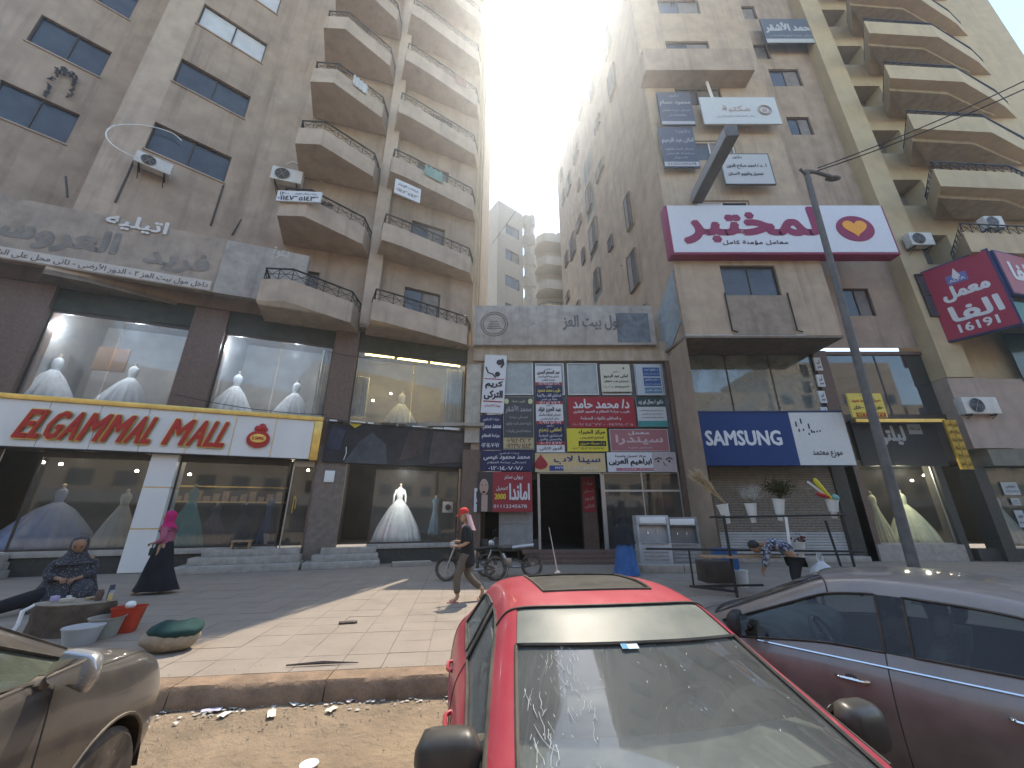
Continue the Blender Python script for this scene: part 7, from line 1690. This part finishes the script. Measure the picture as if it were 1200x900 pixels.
bucket_m = mat('white_plastic_bucket', (.62, .62, .59), .5, var=.06)
def bucket(c, h, r0, r1, label, tilt=0.):
    rt = thing('flower_bucket', label, 'bucket', c, 0, 'white buckets on the flower rack'); rt.rotation_euler = (0, tilt, 0)
    mb = MB(); mb.lathe([(r0, 0), (r1, h), (r1 + .008, h), (r1 + .008, h - .02), (r1 - .006, h - .004), (r0 - .01, .02)], n=20); mb.build('pail', bucket_m, rt, smooth=50)
    mb = MB(); mb.lathe([(r0 * .95, 0), (r0 * .7, -.0), (r0 * .62, -.14), (.01, -.14)], n=16); mb.build('foot_cup', bucket_m, rt, smooth=50); return rt
def bk_at(px_, ptop, pbot, label, D=DR + .17, tilt=0.):
    a_ = at(px_, pbot, D); t_ = at(px_, ptop, D); return bucket(a_, t_.z - a_.z, .085, .125, label, tilt), t_
b1, t1 = bk_at(851, 591, 606, 'white bucket with the dry plumes, first from the plume end', tilt=R(-10)); b2, t2 = bk_at(882, 590, 605, 'white bucket holding a pale airy bunch'); b3, t3 = bk_at(914, 585, 603, 'white bucket holding a dark bushy bunch', tilt=R(6)); b4, t4 = bk_at(977, 586, 600, 'white bucket holding bright yellow stems', tilt=R(6))
b5, t5 = bk_at(938, 635, 645, 'white bucket of dark red blooms on the middle rail')
def stems(name, label, root_p, n, ln, dirv, spread, r, m, head=None, hm=None, hr=.02, cat='flowers', hcount=1, seed=1):
    rt = thing(name, label, cat, root_p); rn = random.Random(seed); sb = MB(); hb = MB()
    for i in range(n):
        d = (Vector(dirv).normalized() + Vector((rn.gauss(0, spread), rn.gauss(0, spread), rn.gauss(0, spread * .5)))).normalized(); L_ = ln * rn.uniform(.75, 1.1); pts = []
        for k in range(6): t_ = k / 5; pts.append(Vector((rn.uniform(-.02, .02), rn.uniform(-.02, .02), 0)) * (1 - t_) + d * L_ * t_ + Vector((0, 0, -.12 * L_ * t_ * t_ * abs(d.x))))
        sb.tube(pts, [r * (1 - .6 * k / 5) for k in range(6)], 4, cap=False)
        if head == 'plume':
            for k in range(44):
                t_ = .45 + .6 * rn.random(); p_ = d * L_ * t_ + Vector((0, 0, -.12 * L_ * t_ * t_ * abs(d.x))); q_ = p_ + d * .10 + Vector((rn.gauss(0, .025), rn.gauss(0, .025), rn.gauss(0, .025))); hb.tube([p_, p_.lerp(q_, .5) + Vector((0, 0, .004)), q_], [.004, .009, .002], 3, cap=False)
        elif head == 'dots':
            for k in range(hcount):
                p_ = d * L_ * rn.uniform(.45, 1.05) + Vector((rn.gauss(0, .045), rn.gauss(0, .045), rn.gauss(0, .04))); hb.ball(tuple(p_), hr * rn.uniform(.5, 1.2), 3)
    sb.build('stem', m, rt, kind='stuff'); 
    if hb.v: hb.build('bloom', hm, rt, kind='stuff')
    return rt
stems('dry_plumes', 'beige dry plumes leaning out of the first bucket', t1, 16, .95, (-.75, -.05, .85), .07, .008, mat('dry_stem', (.42, .33, .2), .9), 'plume', mat('dry_plume', (.50, .40, .26), .95, var=.2), seed=3, cat='dried flowers')
stems('airy_flowers', 'pale airy grey-green bunch in the second bucket', t2, 34, .38, (0, 0, 1), .5, .0025, mat('pale_green_stem', (.2, .22, .15), .9), 'dots', mat('tiny_pale_bloom', (.42, .41, .36), .9), .009, seed=4, hcount=26)
stems('dark_foliage', 'dark olive bushy bunch in the third bucket', t3, 34, .42, (0, 0, 1), .45, .003, mat('olive_stem', (.07, .07, .03), .9), 'dots', mat('dark_olive_leaf', (.06, .055, .02), .9, var=.4), .016, seed=5, hcount=22, cat='foliage')
stems('red_flowers', 'dark red and cream blooms in the low bucket', t5, 14, .12, (0, 0, 1), .7, .003, mat('olive_stem', (.07, .07, .03)), 'dots', mat('dark_red_bloom', (.13, .03, .025), .8, var=.5, scale=30), .026, seed=6, hcount=2)
rt = thing('wrapped_stems', 'bright yellow and white wrapped stems with a red bundle in the last bucket', 'flowers', t4)
mb = MB(); mb.tube([(0, 0, -.1), (-.12, 0, .12), (-.30, 0, .42), (-.33, 0, .50)], [.03, .045, .055, .03], 8); mb.build('yellow_stem', mat('yellow_wrap', (.62, .55, .03), .5), rt, smooth=True)
mb = MB(); mb.tube([(-.02, .02, -.1), (-.2, .02, .15), (-.5, .02, .42)], [.02, .03, .025], 8); mb.build('white_stem', M['white'], rt, smooth=True)
mb = MB(); mb.tube([(-.12, -.03, .06), (-.25, -.03, .10), (-.38, -.03, .14)], [.03, .05, .035], 8); mb.build('red_bundle', mat('red_wrap', (.42, .02, .02), .6), rt, smooth=True)
mb = MB(); mb.ball((.05, 0, .05), .08, 7); mb.build('teal_bundle', mat('teal_wrap', (.16, .33, .33), .6), rt, smooth=True)
p = rk(857, 690, DR + 1.0); 
rt = thing('white_pail', 'plain white pail standing on the pavement under the rack', 'bucket', (at(870, 682, 10.6).x, 10.6, 0)); mb = MB(); mb.lathe([(.12, 0), (.16, .38), (.17, .38), (.17, .35), (.15, .36), (.11, .02)], n=20); mb.build('pail', bucket_m, rt, smooth=50)
# plastic bag
p = at(965, 672, 9.9); rt = thing('plastic_bag', 'full white carrier bag standing by the rack beside the person bending', 'bag', (p.x, p.y, .18))
mb = MB(); mb.lathe([(.16, 0), (.24, .05), (.25, .18), (.19, .33), (.08, .43), (.05, .47)], n=26, mod=lambda q, z_: 1 + .07 * math.sin(5 * q + z_ * 9) + .04 * math.sin(11 * q)); 
mb.build('sack', mat('white_film', (.6, .63, .66), .35, var=.08), rt, smooth=60)
for s in (-1, 1): mb = MB(); mb.tube([(s * .04, 0, .44), (s * .07, 0, .56), (s * .03, 0, .66), (0, .02, .56)], [.02, .014, .012, .014], 6); mb.build('handle', mat('white_film', (.6, .63, .66)), rt, smooth=True)
rt = thing('low_bench', 'low dark shelf carrying the white carrier bag behind the rack', 'bench', (p.x - .1, p.y, 0)); MB().box(-.5, .5, -.2, .2, .14, .178).build('top', M['frame'], rt); MB().box(-.45, -.4, -.15, .15, 0, .139).build('leg', M['frame'], rt); MB().box(.4, .45, -.15, .15, 0, .139).build('leg', M['frame'], rt)

# vendor tray, tubs, bundle
tg = ground(82, 742); 
rt = thing('vendor_tray', 'low cloth draped tray stand holding the vendors small goods', 'tray', (tg.x - .05, tg.y, 0), R(8))
robe([(0, 0, .0, .50, .3), (0, 0, .2, .48, .29), (0, 0, .36, .52, .31), (0, 0, .40, .50, .3)], mat('brown_sacking', (.10, .075, .055), .95, var=.35, scale=8), 'drape', rt, f=8, fold=.05, seed=2)
mb = MB(); mb.lathe([(.50, .40), (.52, .42), (.01, .425)], n=28, sy=.6); mb.build('tray_top', mat('worn_tray', (.26, .22, .17), .8, var=.3, scale=9), rt, smooth=40)
goods = [(-.35, .05, .09, .06, .07, (.42, .36, .55)), (-.1, -.05, .16, .1, .05, (.42, .38, .30)), (.12, .08, .12, .09, .04, (.36, .27, .16)), (.28, .0, .07, .07, .15, (.12, .08, .07)), (.40, .06, .05, .05, .13, (.3, .32, .36)), (.47, -.05, .05, .04, .1, (.55, .42, .2)), (.34, .12, .06, .05, .2, (.05, .05, .08)), (-.22, .12, .05, .05, .06, (.55, .55, .55))]
for i, (x, y, a_, b_, h_, c_) in enumerate(goods):
    o = Vector((rt.location.x + x * math.cos(R(8)) - y * math.sin(R(8)), rt.location.y + x * math.sin(R(8)) + y * math.cos(R(8)), .425))
    nm = ['lilac packet', 'grey folded cloth', 'tan folded packet', 'dark brown jar', 'silvery jar', 'amber packet', 'tall black packet', 'small white packet'][i]
    mb = MB()
    if 'jar' in nm: mb.lathe([(a_ * .6, 0), (a_ * .7, h_ * .8), (a_ * .5, h_ * .85), (a_ * .55, h_), (.01, h_)], n=14)
    else: mb.box(-a_ / 2, a_ / 2, -b_ / 2, b_ / 2, 0, h_)
    o2 = mb.build('vendor_goods', flat(c_), None, smooth=('jar' in nm), bevel=0 if 'jar' in nm else .006, label=nm + ' on the vendors low tray', cat='goods'); o2.location = o; o2.rotation_euler = (0, 0, i * .7)
mb = MB(); mb.tube([(tg.x - .35, tg.y - .3, .43), (tg.x - .42, tg.y - .36, .36), (tg.x - .4, tg.y - .38, .2), (tg.x - .43, tg.y - .4, .08)], [.02, .03, .025, .03], 6); mb.build('cloth_strip', M['white'], None, smooth=True, label='strip of white cloth hanging off the vendor tray', cat='cloth')
g = ground(122, 768); g.y += .15
rt = thing('tin_basin', 'round pale lidded basin on the pavement behind the grey crossover', 'basin', (at(93, 752, 6.1).x, 6.1, 0)); mb = MB(); mb.lathe([(.16, 0), (.21, .2), (.22, .205), (.22, .22), (.01, .23)], n=30); mb.build('basin', mat('pale_tin', (.46, .47, .48), .4, .3, var=.1), rt, smooth=40)
rt = thing('grey_tub', 'grey plastic tub between the pale basin and the red bucket', 'tub', (at(118, 752, 6.45).x, 6.45, 0)); mb = MB(); mb.lathe([(.15, 0), (.2, .26), (.215, .26), (.21, .24), (.18, .245), (.14, .03)], n=24); mb.build('tub', mat('grey_plastic', (.30, .28, .24), .6), rt, smooth=40)
rt = thing('red_bucket', 'orange-red square bucket next to the vendor tray', 'bucket', (at(143, 745, 6.7).x, 6.7, 0), R(20)); mb = MB(); mb.loft([[(s * math.copysign(abs(math.cos(q)) ** .4, math.cos(q)), s * .8 * math.copysign(abs(math.sin(q)) ** .4, math.sin(q)), z_) for q in [2 * math.pi * k / 24 for k in range(24)]] for s, z_ in ((.13, 0), (.19, .34), (.2, .34), (.195, .32), (.175, .33), (.12, .03))]); mb.build('pail', mat('orange_red_plastic', (.48, .055, .025), .5), rt, smooth=40)
mb = MB(); mb.ball((0, 0, .36), .07, 6, sz=.8); mb.build('cloth', M['white'], rt, smooth=True)
g = ground(182, 768)
rt = thing('sack_bundle', 'filled burlap sack bundle covered with a dark green cloth', 'sack', (g.x, g.y + .18, 0), R(12))
mb = MB(); mb.ball((0, 0, .15), .16, 12, sx=2.1, sy=1.5, sz=1.0); mb.v = [(x, y, max(0, z + .035 * NZ.noise(Vector((x * 6, y * 6, z * 6))))) for x, y, z in mb.v]; mb.build('sack', mat('burlap', (.34, .27, .19), .95, var=.2, scale=20, bump=.6, bscale=90), rt, smooth=True)
mb = MB(); mb.ball((0.04, 0, .24), .12, 14, sx=2.6, sy=2.0, sz=.9); mb.v = [(x, y, max(.14, z + .05 * NZ.noise(Vector((x * 5, y * 5, 2))))) for x, y, z in mb.v]; mb.build('cover_cloth', mat('dark_green_cloth', (.012, .045, .04), .85, var=.4, scale=5), rt, smooth=True)
# litter, stick, slipper, stones
rn = random.Random(11)
p = ground(407, 731); mb = MB(); mb.loft([[(x, y_ * w_, z_) for y_, z_ in ((-1, .004), (-1, .03), (0, .045), (1, .03), (1, .004))] for x, w_ in ((-.13, .02), (-.08, .045), (.02, .035), (.1, .05), (.15, .02))]); o = mb.build('slipper', M['frame'], None, smooth=True, label='single dark slipper lying on the sunlit paving', cat='slipper'); o.location = p; o.rotation_euler = (0, 0, .3)
p, q = ground(335, 782), ground(420, 778); mb = MB(); mb.tube([p + Vector((0, 0, .02)), p.lerp(q, .5) + Vector((0, .01, .03)), q + Vector((0, 0, .015))], [.008, .018, .004], 5); mb.build('stick', M['frame'], None, label='dark broken stick lying near the kerb', cat='stick')
def rg(px_, py_): return ground(px_, py_, ROAD + .02)
trash = [((444, 818), (.55, .42, .04), 'upright yellow and green bottle against the kerb', 'bottle'), ((388, 833), (.62, .60, .45), 'crumpled white and yellow wrapper on the dirt', 'wrapper'), ((345, 826), (.60, .58, .52), 'white torn paper strip close to the kerb', 'paper'), ((412, 822), (.55, .45, .42), 'pinkish crumpled tissue close to the kerb', 'tissue'), ((318, 836), (.62, .56, .45), 'long cream paper scrap', 'paper'), ((243, 834), (.50, .47, .55), 'lilac wrapper in the rubbish along the kerb', 'wrapper'), ((262, 839), (.62, .6, .56), 'small white scrap right of the lilac wrapper', 'wrapper'), ((362, 897), (.62, .62, .6), 'round white lid at the bottom edge', 'lid')]
for i, ((x, y), c_, lb, ct) in enumerate(trash):
    p = rg(x, y); mb = MB()
    if ct == 'bottle': mb.lathe([(.025, 0), (.03, .01), (.03, .09), (.012, .12), (.012, .14), (.002, .14)], n=14)
    elif ct == 'lid': mb.lathe([(.07, 0), (.07, .012), (.06, .014), (.01, .01)], n=20)
    else:
        n_ = 7; g_ = [[(a_ * .018 * (1.6 if 'strip' in lb or 'long' in lb else 1.) - .05, b_ * .012 - .035, .012 + .02 * abs(NZ.noise(Vector((a_ * .8 + i * 5, b_ * .8, i))))) for b_ in range(n_)] for a_ in range(n_)]
        vs = [v for r_ in g_ for v in r_]; mb.add(vs, [(a_ * n_ + b_, a_ * n_ + b_ + 1, (a_ + 1) * n_ + b_ + 1, (a_ + 1) * n_ + b_) for a_ in range(n_ - 1) for b_ in range(n_ - 1)])
    o = mb.build(ct, flat(c_), None, smooth=True, label=lb, cat=ct); o.location = p; o.rotation_euler = (0, 0, i * 1.3)
deb = MB()
for i in range(900):
    u = rn.uniform(-2.5, 9); v = -abs(rn.gauss(0, .35)) - .03 if rn.random() < .6 else -rn.uniform(.1, 3.5)
    c = KF.w(u, v, ROAD + .006 + .012 * 1); r_ = rn.uniform(.004, .016) * (1.5 if rn.random() < .06 else 1)
    a0 = rn.random() * 6; deb.add([c + Vector((r_ * math.cos(a0 + k * 2.1) * rn.uniform(.6, 1.3), r_ * math.sin(a0 + k * 2.1) * rn.uniform(.6, 1.3), -.004)) for k in range(3)] + [c + Vector((0, 0, r_ * .7))], [(0, 1, 3), (1, 2, 3), (2, 0, 3), (0, 2, 1)])
deb.build('rubble', mat('pale_rubble', (.42, .34, .26), .95, var=.4, scale=30), None, kind='stuff')
deb = MB()
for i in range(160):
    u = rn.uniform(-1.2, 3.0); v = -abs(rn.gauss(0, .10)) - .03; c = KF.w(u, v, ROAD + .022); r_ = rn.uniform(.006, .022); a0 = rn.random() * 6
    deb.add([c + Vector((r_ * 1.5 * math.cos(a0 + k * 1.57), r_ * math.sin(a0 + k * 1.57), rn.uniform(0, .012))) for k in range(4)], [(0, 1, 2, 3)])
deb.build('litter', mat('mixed_litter', (.48, .45, .40), .8, var=.7, scale=14), None, kind='stuff')
for i, (x, y, r_, lb) in enumerate(((470, 725, .34, 'pale dusty patch'), (330, 745, .28, 'faint patch'), (250, 720, .4, 'dark patch'))): pass
rn2 = random.Random(21); gm_ = MB()
for i in range(500):
    u = rn2.uniform(-3.5, 8); v = rn2.uniform(.02, 7) if rn2.random() < .6 else rn2.uniform(.02, .6); c = KF.w(u, v, .002); r_ = rn2.uniform(.003, .012); a0 = rn2.random() * 6
    gm_.add([c + Vector((r_ * math.cos(a0 + k * 2.1) * rn2.uniform(.6, 1.5), r_ * math.sin(a0 + k * 2.1), 0)) for k in range(3)] + [c + Vector((0, 0, r_ * .5))], [(0, 1, 3), (1, 2, 3), (2, 0, 3), (0, 2, 1)])
gm_.build('grit', mat('brown_grit', (.22, .17, .12), .95, var=.5, scale=40), None, kind='stuff')
# street cover stones, dirty patches on the pavement kept to the material

# ------------------------------------------------------------------ HAZE
hz_ = bpy.data.materials.new('dusty_air'); hz_.use_nodes = True; N, L = nodes(hz_); N.remove(N['Principled BSDF'])
pvn = N.new('ShaderNodeVolumePrincipled'); pvn.inputs['Color'].default_value = (.86, .93, 1, 1); pvn.inputs['Density'].default_value = .0025; pvn.inputs['Anisotropy'].default_value = .8
L.new(pvn.outputs[0], N['Material Output'].inputs['Volume'])
MB().box(-60, 60, -40, 70, -1.6, 50).build('haze', hz_, None, kind='stuff')
for x, e in ((60, 60), (150, 60), (275, 60), (345, 60)): shop_and_fill_lamp(FA, AP((x, 420), .6)[0], .6, 8.0, e, (.9, .95, 1), .03)  # added fill lights to brighten the upper window gowns; no lamps hang there
